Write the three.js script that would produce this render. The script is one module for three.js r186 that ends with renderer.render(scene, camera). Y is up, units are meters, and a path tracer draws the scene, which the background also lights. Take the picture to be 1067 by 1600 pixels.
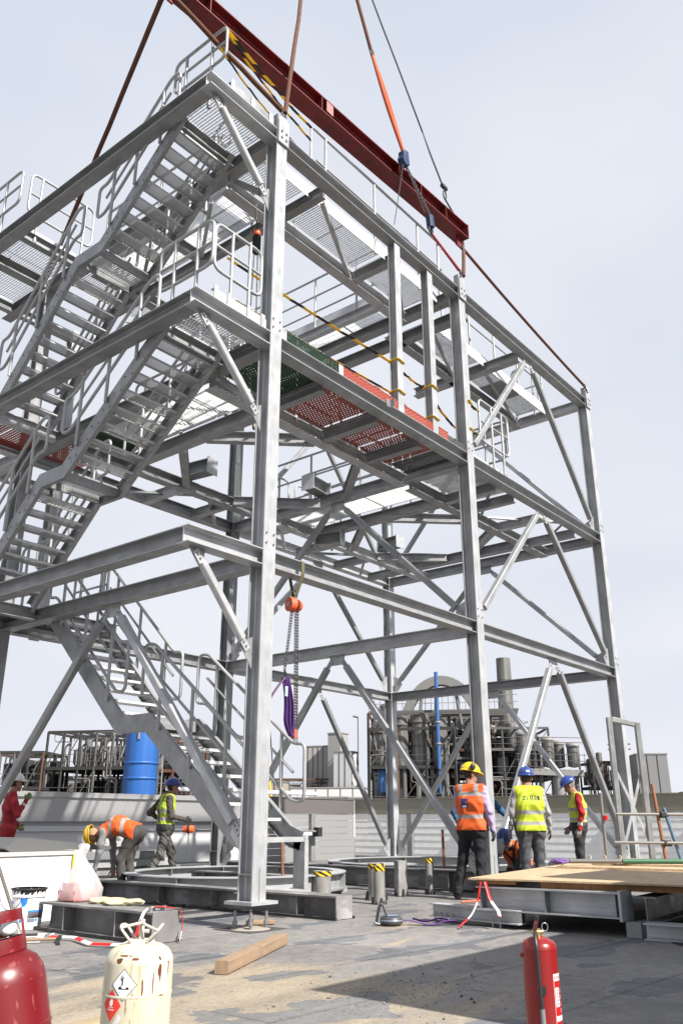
import * as THREE from 'three';
import { mergeGeometries, mergeVertices, toCreasedNormals } from 'three/addons/utils/BufferGeometryUtils.js';
import { RoundedBoxGeometry } from 'three/addons/geometries/RoundedBoxGeometry.js';

// World: X = u (along the long front of the steel tower), Z = -v (across it), Y up, metres. Roof deck at y = 0.
const P = (u, v, y) => new THREE.Vector3(u, y, -v);
const scene = new THREE.Scene();
const YAW = 38.982 * Math.PI / 180, PITCH = 20.201 * Math.PI / 180;
const camera = new THREE.PerspectiveCamera(62.63, 682 / 1024, 0.1, 900);
camera.position.copy(P(-6.6396, -6.4364, 1.0));
camera.lookAt(camera.position.clone().add(P(Math.cos(YAW) * Math.cos(PITCH), Math.sin(YAW) * Math.cos(PITCH), Math.sin(PITCH))));

// ---------- seeded noise
function rng(seed) { let s = seed >>> 0; return () => { s = (s + 0x6D2B79F5) | 0; let t = Math.imul(s ^ (s >>> 15), 1 | s); t = (t + Math.imul(t ^ (t >>> 7), 61 | t)) ^ t; return ((t ^ (t >>> 14)) >>> 0) / 4294967296; }; }
function hash2(x, y, s) { let h = Math.imul(x, 374761393) + Math.imul(y, 668265263) + Math.imul(s, 974711); h = Math.imul(h ^ (h >>> 13), 1274126177); return ((h ^ (h >>> 16)) >>> 0) / 4294967296; }
function vnoise(x, y, s = 0, per = 0) {
  const xi = Math.floor(x), yi = Math.floor(y), fx = x - xi, fy = y - yi, u = fx * fx * (3 - 2 * fx), w = fy * fy * (3 - 2 * fy);
  const m = per ? (a) => ((a % per) + per) % per : (a) => a;
  const a = hash2(m(xi), m(yi), s), b = hash2(m(xi + 1), m(yi), s), c = hash2(m(xi), m(yi + 1), s), d = hash2(m(xi + 1), m(yi + 1), s);
  return a + (b - a) * u + (c - a) * w + (a - b - c + d) * u * w;
}
function fbm(x, y, s = 0, oct = 4, per = 0) { let v = 0, a = 0.5, n = 0; for (let i = 0; i < oct; i++) { v += a * vnoise(x, y, s + i * 17, per); n += a; a *= 0.5; x *= 2; y *= 2; per *= 2; } return v / n; }
const clamp = (x, a = 0, b = 1) => Math.min(b, Math.max(a, x)), lerp = (a, b, t) => a + (b - a) * t, sstep = (a, b, x) => { const t = clamp((x - a) / (b - a)); return t * t * (3 - 2 * t); };

// ---------- sky: thin bright high cloud over pale blue
{
  const W = 1024, H = 512, d = new Float32Array(W * H * 4);
  for (let j = 0; j < H; j++) for (let i = 0; i < W; i++) {
    const el = ((j + 0.5) / H - 0.5) * Math.PI, az = (i + 0.5) / W * Math.PI * 2, e = Math.max(0, Math.sin(el));
    const k = 1 / (e + 0.22), x = Math.cos(az) * Math.cos(el) * k, z = Math.sin(az) * Math.cos(el) * k;
    const c1 = fbm(x * 1.1 + 9, z * 1.1 + 4, 5, 5), c2 = fbm(x * 2.6 + 30, z * 1.5 + 11, 8, 5);
    const cl = clamp(sstep(0.30, 0.72, c1 * 0.7 + c2 * 0.3) * 0.85);
    const t = Math.pow(e, 0.75);
    const clear = [lerp(0.84, 0.60, t), lerp(0.86, 0.67, t), lerp(0.94, 0.80, t)], cloud = [0.88, 0.895, 0.955];
    for (let c = 0; c < 3; c++) d[(j * W + i) * 4 + c] = el < -0.03 ? [0.15, 0.145, 0.14][c] : lerp(clear[c], cloud[c], cl) * 0.5;
    d[(j * W + i) * 4 + 3] = 1;
  }
  const sky = new THREE.DataTexture(d, W, H, THREE.RGBAFormat, THREE.FloatType);
  sky.mapping = THREE.EquirectangularReflectionMapping; sky.magFilter = sky.minFilter = THREE.LinearFilter; sky.needsUpdate = true;
  scene.background = sky; scene.environment = sky;
}
// ---------- sun: high behind the camera's shoulder, from the side of the plywood trestle
const sun = new THREE.DirectionalLight(new THREE.Color(1.0, 0.955, 0.885), 5.0);
sun.position.copy(P(-0.05, -0.726, 0.686).multiplyScalar(60)).add(P(3, 2, 0)); sun.target.position.copy(P(3, 2, 0));
sun.castShadow = true; sun.shadow.radius = 1.4; sun.shadow.mapSize.set(4096, 4096);
Object.assign(sun.shadow.camera, { left: -30, right: 30, top: 30, bottom: -30, near: 1, far: 200 });
scene.add(sun, sun.target);
const renderer = new THREE.WebGLRenderer({ antialias: true });
renderer.setSize(682, 1024); renderer.shadowMap.enabled = true;
renderer.toneMapping = THREE.LinearToneMapping; renderer.toneMappingExposure = 2.0;

// ---------- textures and materials
function tex(w, h, fn, { srgb = true, repeat = [1, 1] } = {}) {   // fn(x, y, uvx, uvy) -> [r, g, b] in 0..1 (sRGB when srgb)
  const d = new Uint8Array(w * h * 4);
  for (let j = 0; j < h; j++) for (let i = 0; i < w; i++) { const c = fn(i, j, i / w, j / h), o = (j * w + i) * 4; d[o] = clamp(c[0]) * 255; d[o + 1] = clamp(c[1]) * 255; d[o + 2] = clamp(c[2]) * 255; d[o + 3] = 255; }
  const t = new THREE.DataTexture(d, w, h); t.wrapS = t.wrapT = THREE.RepeatWrapping; t.magFilter = THREE.LinearFilter; t.minFilter = THREE.LinearMipmapLinearFilter; t.generateMipmaps = true;
  if (srgb) t.colorSpace = THREE.SRGBColorSpace; t.repeat.set(...repeat); t.needsUpdate = true; return t;
}
function canvasTex(w, h, draw, { srgb = true } = {}) {
  const c = document.createElement('canvas'); c.width = w; c.height = h; draw(c.getContext('2d'), w, h);
  const t = new THREE.CanvasTexture(c); if (srgb) t.colorSpace = THREE.SRGBColorSpace; t.anisotropy = 8; return t;
}
const lin = (r, g, b) => new THREE.Color().setRGB(r, g, b);
const std = (color, roughness = 0.8, metalness = 0, extra = {}) => new THREE.MeshStandardMaterial({ color: Array.isArray(color) ? lin(...color) : color, roughness, metalness, ...extra });
const galvMap = tex(512, 512, (i, j, x, y) => {           // zinc: fine spangle, soft stains, streaks
  const sp = hash2(Math.floor(i / 3 + 3 * vnoise(i / 9, j / 9, 3)), Math.floor(j / 3 + 3 * vnoise(j / 9, i / 9, 4)), 7);
  const st = fbm(x * 6, y * 6, 21, 5, 6), sk = fbm(x * 48, y * 3, 31, 3, 48), b = 0.84 + (sp - 0.5) * 0.06 + (st - 0.5) * 0.16 + (sk - 0.5) * 0.12;
  return [b * 0.995, b, b * 1.004];
});
const galvRough = tex(256, 256, (i, j, x, y) => { const r = 0.46 + (fbm(x * 8, y * 8, 51, 4, 8) - 0.5) * 0.5; return [r, r, r]; }, { srgb: false });
const galvMats = [0.43, 0.38, 0.60, 0.35].map((a) => std([a * 0.99, a, a * 1.015], 1, 0.35, { map: galvMap, roughnessMap: galvRough }));
const G0 = galvMats[0], G1 = galvMats[1], G2 = galvMats[2], G3 = galvMats[3];
const gm = (i) => galvMats[((i % 4) + 4) % 4];
const railMat = std([0.50, 0.50, 0.50], 1, 0.25, { map: galvMap, roughnessMap: galvRough });
const boltMat = std([0.30, 0.30, 0.31], 0.45, 0.7);
const darkIron = std([0.035, 0.036, 0.040], 0.6, 0.5);
const rustyMat = std([0.23, 0.10, 0.055], 0.85);
const blackMat = std([0.012, 0.012, 0.013], 0.7);

// ---------- bookkeeping: world-space geometry goes under a thing whose Group stands at the thing's base
const taken = {};
function numbered(n) { const k = taken[n] = (taken[n] ?? -1) + 1; return k ? n + '_' + String(k).padStart(3, '0') : n; }
const offs = new WeakMap();
function thing(name, label, category, base = [0, 0, 0], group) {
  const o = new THREE.Group(); o.name = numbered(name); o.position.copy(P(...base)); offs.set(o, o.position.clone());
  o.userData = { label, category }; if (group) o.userData.group = group; scene.add(o); return o;
}
function add(parent, name, geo, mat) {                    // a part (or sub-part) from geometry in world coordinates
  const g = Array.isArray(geo) ? merge(geo) : geo, w = offs.get(parent) ?? new THREE.Vector3();
  g.translate(-w.x, -w.y, -w.z);
  const m = new THREE.Mesh(g, mat); m.name = name; m.castShadow = m.receiveShadow = true; offs.set(m, w); parent.add(m); return m;
}
function solo(name, label, category, geo, mat, group) {   // a thing that is one mesh
  const g = Array.isArray(geo) ? merge(geo) : geo; g.computeBoundingBox(); const b = g.boundingBox, c = new THREE.Vector3((b.min.x + b.max.x) / 2, b.min.y, (b.min.z + b.max.z) / 2);
  g.translate(-c.x, -c.y, -c.z); const m = new THREE.Mesh(g, mat); m.name = numbered(name); m.position.copy(c); m.castShadow = m.receiveShadow = true;
  offs.set(m, c); m.userData = { label, category }; if (group) m.userData.group = group; scene.add(m); return m;
}
function struct(name, geo, mat) { const m = new THREE.Mesh(Array.isArray(geo) ? merge(geo) : geo, mat); m.name = name; m.castShadow = m.receiveShadow = true; m.userData = { kind: 'structure' }; offs.set(m, new THREE.Vector3()); scene.add(m); return m; }
function merge(list) { const l = list.filter(Boolean).map((g) => { const n = g.index ? g.toNonIndexed() : g; for (const k of Object.keys(n.attributes)) if (!['position', 'normal', 'uv'].includes(k)) n.deleteAttribute(k); if (!n.attributes.uv) n.setAttribute('uv', new THREE.BufferAttribute(new Float32Array(n.attributes.position.count * 2), 2)); return n; }); return l.length === 1 ? l[0] : mergeGeometries(l); }
function group(parent, name) { const o = new THREE.Group(); o.name = name; offs.set(o, offs.get(parent)); parent.add(o); return o; }

// ---------- geometry kit (world coordinates, uv in metres)
function frameOf(a, b, up) {
  const d = b.clone().sub(a), L = d.length(); d.normalize(); let y = up.clone().addScaledVector(d, -up.dot(d));
  if (y.lengthSq() < 1e-6) y = new THREE.Vector3(1, 0, 0).addScaledVector(d, -d.x); y.normalize();
  return { d, L, y, x: new THREE.Vector3().crossVectors(y, d) };
}
const UP = new THREE.Vector3(0, 1, 0);
let uvSeed = 0;
function prism(prof, a, b, up = UP) {                     // 2D outline (counter-clockwise) swept from a to b
  const { d, L, y, x } = frameOf(a, b, up), n = prof.length, pos = [], nor = [], uv = [], q = new THREE.Vector3();
  const at = (p, t) => q.copy(a).addScaledVector(x, p[0]).addScaledVector(y, p[1]).addScaledVector(d, t).toArray();
  const o = (uvSeed = (uvSeed + 0.377) % 7); let per = 0;
  for (let i = 0; i < n; i++) {
    const p = prof[i], r = prof[(i + 1) % n], ex = r[0] - p[0], ey = r[1] - p[1], l = Math.hypot(ex, ey), N = x.clone().multiplyScalar(ey / l).addScaledVector(y, -ex / l).toArray();
    const A = at(p, 0), B = at(r, 0), C = at(r, L), D = at(p, L);
    pos.push(...A, ...B, ...C, ...A, ...C, ...D); for (let k = 0; k < 6; k++) nor.push(...N);
    uv.push(per + o, o, per + l + o, o, per + l + o, o + L, per + o, o, per + l + o, o + L, per + o, o + L); per += l;
  }
  for (const [i, j, k] of THREE.ShapeUtils.triangulateShape(prof.map((p) => new THREE.Vector2(...p)), [])) for (const [t, s] of [[0, -1], [L, 1]]) {
    for (const m of s > 0 ? [i, j, k] : [i, k, j]) { pos.push(...at(prof[m], t)); nor.push(d.x * s, d.y * s, d.z * s); uv.push(prof[m][0] + o, prof[m][1] + o); }
  }
  const g = new THREE.BufferGeometry(); g.setAttribute('position', new THREE.Float32BufferAttribute(pos, 3)); g.setAttribute('normal', new THREE.Float32BufferAttribute(nor, 3)); g.setAttribute('uv', new THREE.Float32BufferAttribute(uv, 2)); return g;
}
const rectP = (w, h) => [[-w / 2, -h / 2], [w / 2, -h / 2], [w / 2, h / 2], [-w / 2, h / 2]];
const chamP = (w, h, c) => [[-w / 2 + c, -h / 2], [w / 2 - c, -h / 2], [w / 2, -h / 2 + c], [w / 2, h / 2 - c], [w / 2 - c, h / 2], [-w / 2 + c, h / 2], [-w / 2, h / 2 - c], [-w / 2, -h / 2 + c]];
function iP(h, b, tf, tw) { const H = h / 2, B = b / 2, T = tw / 2, r = tf * 0.9; return [[-B, -H], [B, -H], [B, -H + tf], [T + r, -H + tf], [T, -H + tf + r], [T, H - tf - r], [T + r, H - tf], [B, H - tf], [B, H], [-B, H], [-B, H - tf], [-T - r, H - tf], [-T, H - tf - r], [-T, -H + tf + r], [-T - r, -H + tf], [-B, -H + tf]]; }
function uP(h, b, t) { return [[0, -h / 2], [b, -h / 2], [b, -h / 2 + t], [t, -h / 2 + t], [t, h / 2 - t], [b, h / 2 - t], [b, h / 2], [0, h / 2]]; }
const lP = (a, b, t) => [[0, 0], [a, 0], [a, t], [t, t], [t, b], [0, b]];
const bar = (a, b, w, h, up) => prism(rectP(w, h), a, b, up);
const bx = (u0, u1, v0, v1, y0, y1) => prism(rectP(Math.abs(v1 - v0), y1 - y0), P(u0, (v0 + v1) / 2, (y0 + y1) / 2), P(u1, (v0 + v1) / 2, (y0 + y1) / 2));
function cyl(a, b, r, r2 = r, n = 12) {
  const { d, L, y, x } = frameOf(a, b, Math.abs(b.y - a.y) > 0.9 * a.distanceTo(b) ? new THREE.Vector3(1, 0, 0) : UP);
  const g = new THREE.CylinderGeometry(r2, r, L, n, 1); g.applyMatrix4(new THREE.Matrix4().makeBasis(x, d, y.clone().negate()).setPosition(a.clone().add(b).multiplyScalar(0.5))); return g;
}
function lathe(prof, c, n = 24) { const g = new THREE.LatheGeometry(prof.map((p) => new THREE.Vector2(p[0], p[1])), n); g.translate(c.x, c.y, c.z); return g; }
function fillet(pts, R, closed = false, k = 4) {
  const out = [], n = pts.length;
  for (let i = 0; i < n; i++) {
    const p = pts[i]; if (!closed && (i === 0 || i === n - 1)) { out.push(p.clone()); continue; }
    const a = pts[(i - 1 + n) % n], b = pts[(i + 1) % n], da = a.clone().sub(p), db = b.clone().sub(p), la = da.length(), lb = db.length(), t = Math.min(R, la * 0.48, lb * 0.48);
    const s = p.clone().addScaledVector(da, t / la), e = p.clone().addScaledVector(db, t / lb);
    for (let j = 0; j <= k; j++) { const q = j / k; out.push(s.clone().multiplyScalar((1 - q) * (1 - q)).addScaledVector(p, 2 * q * (1 - q)).addScaledVector(e, q * q)); }
  }
  return out;
}
function sweep(pts, r, { n = 7, closed = false, flat = 0 } = {}) {        // round tube, or a flat strap of width 2r and thickness flat
  const m = pts.length, pos = [], uv = [], idx = []; let N = null, len = 0; const B = new THREE.Vector3();
  for (let i = 0; i <= m - (closed ? 0 : 1); i++) {
    const p = pts[i % m], a = pts[closed ? (i - 1 + m) % m : Math.max(0, i - 1)], b = pts[closed ? (i + 1) % m : Math.min(m - 1, i + 1)], T = b.clone().sub(a).normalize();
    if (!N) { N = Math.abs(T.y) < 0.95 ? UP.clone() : new THREE.Vector3(1, 0, 0); } N.addScaledVector(T, -N.dot(T)).normalize(); B.crossVectors(T, N);
    if (i) len += p.distanceTo(pts[(i - 1) % m]);
    for (let j = 0; j <= n; j++) { const t = j / n * Math.PI * 2, c = Math.cos(t) * (flat || r), s = Math.sin(t) * r; pos.push(p.x + N.x * c + B.x * s, p.y + N.y * c + B.y * s, p.z + N.z * c + B.z * s); uv.push(j / n, len); }
  }
  const rows = closed ? m : m - 1; for (let i = 0; i < rows; i++) for (let j = 0; j < n; j++) { const a = i * (n + 1) + j, b = a + n + 1; idx.push(a, a + 1, b, b, a + 1, b + 1); }
  if (!closed) for (const [e, s] of [[0, 1], [m - 1, -1]]) { const c = pos.length / 3; pos.push(...pts[e].toArray()); uv.push(0, 0); for (let j = 0; j < n; j++) idx.push(...(s > 0 ? [c, e * (n + 1) + j + 1, e * (n + 1) + j] : [c, e * (n + 1) + j, e * (n + 1) + j + 1])); }
  const g = new THREE.BufferGeometry(); g.setAttribute('position', new THREE.Float32BufferAttribute(pos, 3)); g.setAttribute('uv', new THREE.Float32BufferAttribute(uv, 2)); g.setIndex(idx); g.computeVertexNormals(); return g;
}
const tubeL = (pts, r, R = 0.1, o = {}) => sweep(fillet(pts, R, o.closed), r, o);
function catenary(a, b, sag, n = 14) { const o = []; for (let i = 0; i <= n; i++) { const t = i / n; const p = a.clone().lerp(b, t); p.y -= sag * 4 * t * (1 - t); o.push(p); } return o; }
// ---------- ground: one wide sheet; on it the felted roof deck with lap seams, damp patches and swept sand
const deckFn = (u, v, px) => {
  const w = fbm(u * 0.9 + 40, v * 0.9 + 12, 61, 5), fine = fbm(u * 14, v * 14, 62, 4), grit = vnoise(u * 90, v * 90, 63), big = fbm(u * 0.35 + 7, v * 0.35, 64, 3);
  const sv = v * 0.98 + u * 0.05 + 0.03 * (vnoise(u * 0.7, 3, 65) - 0.5), row = Math.floor(sv), f = sv - row;         // felt rolls 1 m wide, laid along u
  const su = u + row * 2.37, seg = Math.floor(su / 5), fu = su - seg * 5;
  let b = 0.435 + (hash2(row, seg, 66) - 0.5) * 0.045 + (big - 0.5) * 0.14 + (fine - 0.5) * 0.11 + (grit - 0.5) * 0.06 + (w - 0.5) * 0.10;
  const lap = Math.min(f, 1 - f), lapU = Math.min(fu, 5 - fu); let seam = Math.max(sstep(0.018, 0.004, lap), sstep(0.018, 0.004, lapU) * 0.9) * (0.35 + 0.65 * vnoise(u * 3, v * 3, 67));
  b -= seam * 0.13; b += sstep(0.05, 0.02, Math.abs(f - 0.07)) * 0.025;
  // damp patches with ragged outline, mostly along the laps
  const ed = fbm(u * 1.7 + 3, v * 2.6 + 8, 68, 6) + 0.16 * sstep(0.30, 0.0, lap) + 0.05 * sstep(0.4, 0, lapU), wet = sstep(0.635, 0.655, ed);
  b -= wet * (0.085 + 0.05 * (fine - 0.5)); b += sstep(0.615, 0.633, ed) * (1 - wet) * 0.03;                              // dried rim
  let c = [b * 1.01, b * 0.985, b * 0.965];
  if (wet > 0) c = [lerp(c[0], b * 0.98, wet), lerp(c[1], b * 0.99, wet), lerp(c[2], b * 1.02, wet)];
  // sand, brushed in long strokes
  const ex = (u + 2.9) / 2.3, ey = (v + 2.4) / 1.7, stroke = fbm(u * 0.9 + v * 1.3, v * 5.5 - u * 1.2, 69, 5);
  const s2 = Math.exp(-(((u - 1.2) / 1.7) ** 2 + ((v + 1.0) / 0.9) ** 2)) * 0.42 + Math.exp(-(((u + 4.6) / 1.2) ** 2 + ((v + 0.7) / 0.7) ** 2)) * 0.35;
  const sand = clamp(sstep(0.34, 0.64, Math.exp(-(ex * ex + ey * ey)) * 0.85 + s2 + (stroke - 0.5) * 0.75 + (w - 0.5) * 0.5)) * (1 - 0.75 * wet);
  const sc = [0.555 + (grit - 0.5) * 0.12 + (stroke - 0.5) * 0.2, 0.505 + (grit - 0.5) * 0.12 + (stroke - 0.5) * 0.18, 0.43 + (grit - 0.5) * 0.11 + (stroke - 0.5) * 0.16];
  for (let k = 0; k < 3; k++) c[k] = lerp(c[k], sc[k], sand * 0.80);
  return c;
};
function sheet(u0, u1, v0, v1, y, uvScale = 0) {
  const g = new THREE.BufferGeometry(), p = [[u0, v0], [u1, v0], [u1, v1], [u0, v1]];
  g.setAttribute('position', new THREE.Float32BufferAttribute([0, 1, 2, 0, 2, 3].flatMap((i) => [p[i][0], y, -p[i][1]]), 3));
  g.setAttribute('normal', new THREE.Float32BufferAttribute([0, 1, 2, 0, 2, 3].flatMap(() => [0, 1, 0]), 3));
  g.setAttribute('uv', new THREE.Float32BufferAttribute([0, 1, 2, 0, 2, 3].flatMap((i) => uvScale ? [p[i][0] * uvScale, p[i][1] * uvScale] : [(p[i][0] - u0) / (u1 - u0), (p[i][1] - v0) / (v1 - v0)]), 2)); return g;
}
const farGround = tex(512, 512, (i, j, x, y) => { const b = 0.42 + (fbm(x * 8, y * 8, 71, 5, 8) - 0.5) * 0.2; return [b, b * 0.985, b * 0.97]; });
struct('ground', sheet(-420, 420, -420, 420, -0.012, 0.1), std([1, 1, 1], 0.95, 0, { map: farGround }));
const nearTex = tex(1600, 1600, (i, j) => deckFn(-6.5 + i / 1600 * 12, -7 + j / 1600 * 12)); nearTex.wrapS = nearTex.wrapT = THREE.ClampToEdgeWrapping;
const nearRough = tex(512, 512, (i, j, x, y) => { const u = -6.5 + x * 12, v = -7 + y * 12; const r = 0.72 + (fbm(u * 3, v * 3, 72, 4) - 0.5) * 0.4; return [r, r, r]; }, { srgb: false });
const nearBump = tex(1024, 1024, (i, j, x, y) => { const u = -6.5 + x * 12, v = -7 + y * 12, r = 0.5 + (fbm(u * 6, v * 6, 73, 4) - 0.5) * 0.5 + (vnoise(u * 40, v * 40, 74) - 0.5) * 0.25; return [r, r, r]; }, { srgb: false });
struct('roof_deck', sheet(-6.5, 5.5, -7, 5, -0.004), std([1, 1, 1], 1, 0, { map: nearTex, roughnessMap: nearRough, bumpMap: nearBump, bumpScale: 0.012 }));
{ // grit and pebbles lying on the sand
  const r = rng(11), base = [0, 1, 2].map((k) => { const g = new THREE.IcosahedronGeometry(1, 0); const p = g.attributes.position; for (let i = 0; i < p.count; i++) { const h = 0.7 + 0.5 * hash2(Math.round(p.getX(i) * 50), Math.round(p.getY(i) * 50) + Math.round(p.getZ(i) * 70), k); p.setXYZ(i, p.getX(i) * h, p.getY(i) * h * 0.7, p.getZ(i) * h); } g.computeVertexNormals(); return g; });
  const im = new THREE.InstancedMesh(base[1], std([0.16, 0.145, 0.13], 0.95), 620), M = new THREE.Matrix4(), q = new THREE.Quaternion(), s = new THREE.Vector3();
  for (let i = 0; i < 620; i++) {
    const a = r() * 6.28, d = Math.sqrt(-2 * Math.log(1 - r() * 0.999)), big = r() < 0.06, near = r() < 0.7;
    const u = near ? -1.75 + Math.cos(a) * d * 0.55 : -2 + Math.cos(a) * d * 1.6, v = near ? -3.05 + Math.sin(a) * d * 0.42 : -2 + Math.sin(a) * d * 1.5, k = (big ? 0.008 : 0.0035) * (0.6 + r());
    q.setFromAxisAngle(UP, r() * 6.28); s.set(k, k, k * (0.7 + r() * 0.6)); im.setMatrixAt(i, M.compose(P(u, v, -0.003 + k * 0.3), q, s));
    const t = 0.5 + r() * 1.1; im.setColorAt(i, lin(t, t, t));
  }
  im.name = 'gravel'; im.userData = { kind: 'stuff', label: 'dark gravel scattered over the sandy patch of the roof deck', category: 'gravel' }; im.castShadow = im.receiveShadow = true; scene.add(im);
}
// ---------- the steel tower hanging from the crane: one thing
const U1 = 4.745, U2 = 10.196, V1 = 5.564, H1 = 3.925, H2 = 6.788, H3 = 10.056, FT = 0.226, K = 1.25;
const tower = thing('steel_tower', 'galvanised steel tower of columns, stairs and walkways hanging from crane slings', 'steel tower', [0, 0, FT]);
let tone = 0;
const CP = iP(0.205, 0.20, 0.015, 0.0095), BP = iP(0.19, 0.19, 0.012, 0.008), SP = iP(0.17, 0.13, 0.011, 0.008);
const boltG = new THREE.CylinderGeometry(0.016, 0.016, 0.02, 6);
function bolts(parent, list, dir, s = 1) {                // list of world points, dir = axis of the bolts
  const q = new THREE.Quaternion().setFromUnitVectors(UP, dir), w = offs.get(parent);
  for (const p of list) { const m = new THREE.Mesh(boltG, boltMat); m.name = 'bolt'; m.position.copy(p).sub(w); m.quaternion.copy(q); m.scale.setScalar(s); m.castShadow = true; parent.add(m); }
}
const NV = P(0, -1, 0), NU = P(-1, 0, 0);
function column(u, v, y0, y1, near) {
  const m = add(tower, 'column', prism(CP, P(u, v, y0 + 0.03), P(u, v, y1), P(0, 1, 0)), gm(near ? 2 : tone++));
  add(m, 'base_plate', bx(u - 0.19, u + 0.19, v - 0.19, v + 0.19, y0, y0 + 0.03), G2);
  for (const s of [-1, 1]) add(m, 'stiffener', prism([[0, 0], [0.07, 0], [0.012, 0.30], [0, 0.30]], P(u - 0.006, v + s * 0.1075, y0 + 0.031), P(u + 0.006, v + s * 0.1075, y0 + 0.031), UP), G1);
  add(m, 'cap_rib', bx(u - 0.105, u + 0.105, v - 0.092, v + 0.092, y0 + 0.27, y0 + 0.282), G1);
  return m;
}
const cols = {};
for (const [k, u, v, near] of [['A', 0, 0, 1], ['C', U1, 0, 1], ['E', U2, 0, 1], ['L', 0, V1], ['Cr', U1, V1], ['Er', U2, V1]]) cols[k] = column(u, v, FT, H3 + 0.005, near);
for (const [k, u] of [['A', 0], ['C', U1], ['E', U2]]) for (const h of [H1, H2]) bolts(cols[k], [[-0.06, 0.10], [0.06, 0.10], [-0.06, 0.22], [0.06, 0.22]].map(([a, b]) => P(u + a, -0.112, h + b - 0.02)), NV, 0.8);
// lifting plates on the column heads
for (const [k, u, v] of [['A', 0, 0], ['C', U1, 0], ['E', U2, 0], ['L', 0, V1], ['Er', U2, V1]]) {
  const s = v ? 1 : -1, yv = v + s * 0.125;
  const pl = add(cols[k], 'lifting_plate', prism([[-0.10, -0.22], [0.10, -0.22], [0.10, 0.17], [0.06, 0.24], [-0.06, 0.24], [-0.10, 0.17]], P(u, yv - 0.012, H3 - 0.02), P(u, yv + 0.012, H3 - 0.02)), G2);
  bolts(pl, [[-0.045, -0.02], [0.045, -0.02], [-0.045, -0.13], [0.045, -0.13]].map(([a, b]) => P(u + a, yv + s * 0.02, H3 + b - 0.02)), NV, 1.15);
  add(pl, 'back_plate', bx(u - 0.105, u - 0.09, v + s * 0.02, v + s * 0.11, H3 + 0.012, H3 + 0.25), G1);
}
const beam = (a, b, prof = BP, name = 'beam', t) => add(tower, name, prism(prof, a, b), gm(t ?? tone++));
const hb = 0.095;
for (const H of [H1, H2, H3]) {
  const y = H - hb, k = H === H1 ? 1.12 : K;
  beam(P(-k - 0.075, 0, y), P(-0.006, 0, y), BP, 'cantilever_beam', 2); beam(P(0.006, 0, y), P(U1 - 0.006, 0, y), BP, 'beam', 0); beam(P(U1 + 0.006, 0, y), P(U2 - 0.006, 0, y), BP, 'beam', 0);
  if (H !== H3) { beam(P(0.006, V1, y), P(U1 - 0.006, V1, y)); }
  beam(P(U1 + 0.006, V1, y), P(U2 - 0.006, V1, y));
  for (const u of [0, U1, U2]) beam(P(u, 0.11, y - 0.01), P(u, V1 - 0.11, y - 0.01), BP, 'cross_beam');
  // outer stair beam along the cantilever ends
  beam(P(-k + 0.02, 0.0965, y), P(-k + 0.02, V1 + (H === H1 ? 0.3 : 1.2), y - 0.001), BP, 'edge_beam', 1);
  beam(P(-k + 0.12, V1 - 0.03, y), P(-0.112, V1 - 0.03, y), BP, 'cantilever_beam');
}
// knee brackets under the cantilevers
function brace(a, b, { s = 0.10, name = 'brace', axis = NV, t = tone++, ga = 1, gb = 1 } = {}) {      // square hollow section with flattened tongues and gusset plates
  const d = b.clone().sub(a), L = d.length(); d.normalize();
  const m = add(tower, name, prism(chamP(s, s, 0.012), a.clone().addScaledVector(d, 0.13), b.clone().addScaledVector(d, -0.13), axis), gm(t));
  for (const [p, k, on] of [[a, 1, ga], [b, -1, gb]]) {
    const q = p.clone().addScaledVector(d, -0.02 * k); add(m, 'tongue', prism(rectP(0.085, 0.012), q, p.clone().addScaledVector(d, 0.20 * k), axis), G2);
    if (on) bolts(m, [0.03, 0.085].map((x) => p.clone().addScaledVector(d, x * k).addScaledVector(axis, 0.012)), axis, 0.85);
  }
  return m;
}
function gusset(c, along, axis, w = 0.34, h = 0.17, down = true) {
  const a = c.clone().addScaledVector(axis, -0.018), b = c.clone().addScaledVector(axis, -0.008);
  const pr = down ? [[-w / 2, 0], [-w / 2 + 0.03, -h], [w / 2 - 0.03, -h], [w / 2, 0]] : [[-w / 2, 0], [w / 2, 0], [w / 2, h], [-w / 2, h]];
  return add(tower, 'gusset_plate', prism(pr, a, b, UP), G2);
}
for (const [H, k] of [[H1, 1.0], [H2, 1.12], [H3, 1.13]]) { brace(P(-k, 0, H - 0.24), P(-0.2, 0, H - 1.15), { s: 0.085, name: 'knee_brace', t: 2 }); add(tower, 'gusset_plate', prism([[-0.1, 0], [0.05, -0.19], [0.11, -0.19], [0.13, 0]], P(-k, 0.018, H - 0.195), P(-k, 0.008, H - 0.195), UP), G1); add(tower, 'gusset_plate', prism([[0, 0], [0.19, -0.26], [0.19, 0.1]], P(-0.298, 0.018, H - 1.11), P(-0.298, 0.008, H - 1.11), UP), G1); }
for (const H of [H2, H3]) brace(P(0, 0.95, H - 0.24), P(0, 0.17, H - 0.95), { s: 0.085, name: 'knee_brace', axis: NU });
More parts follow.
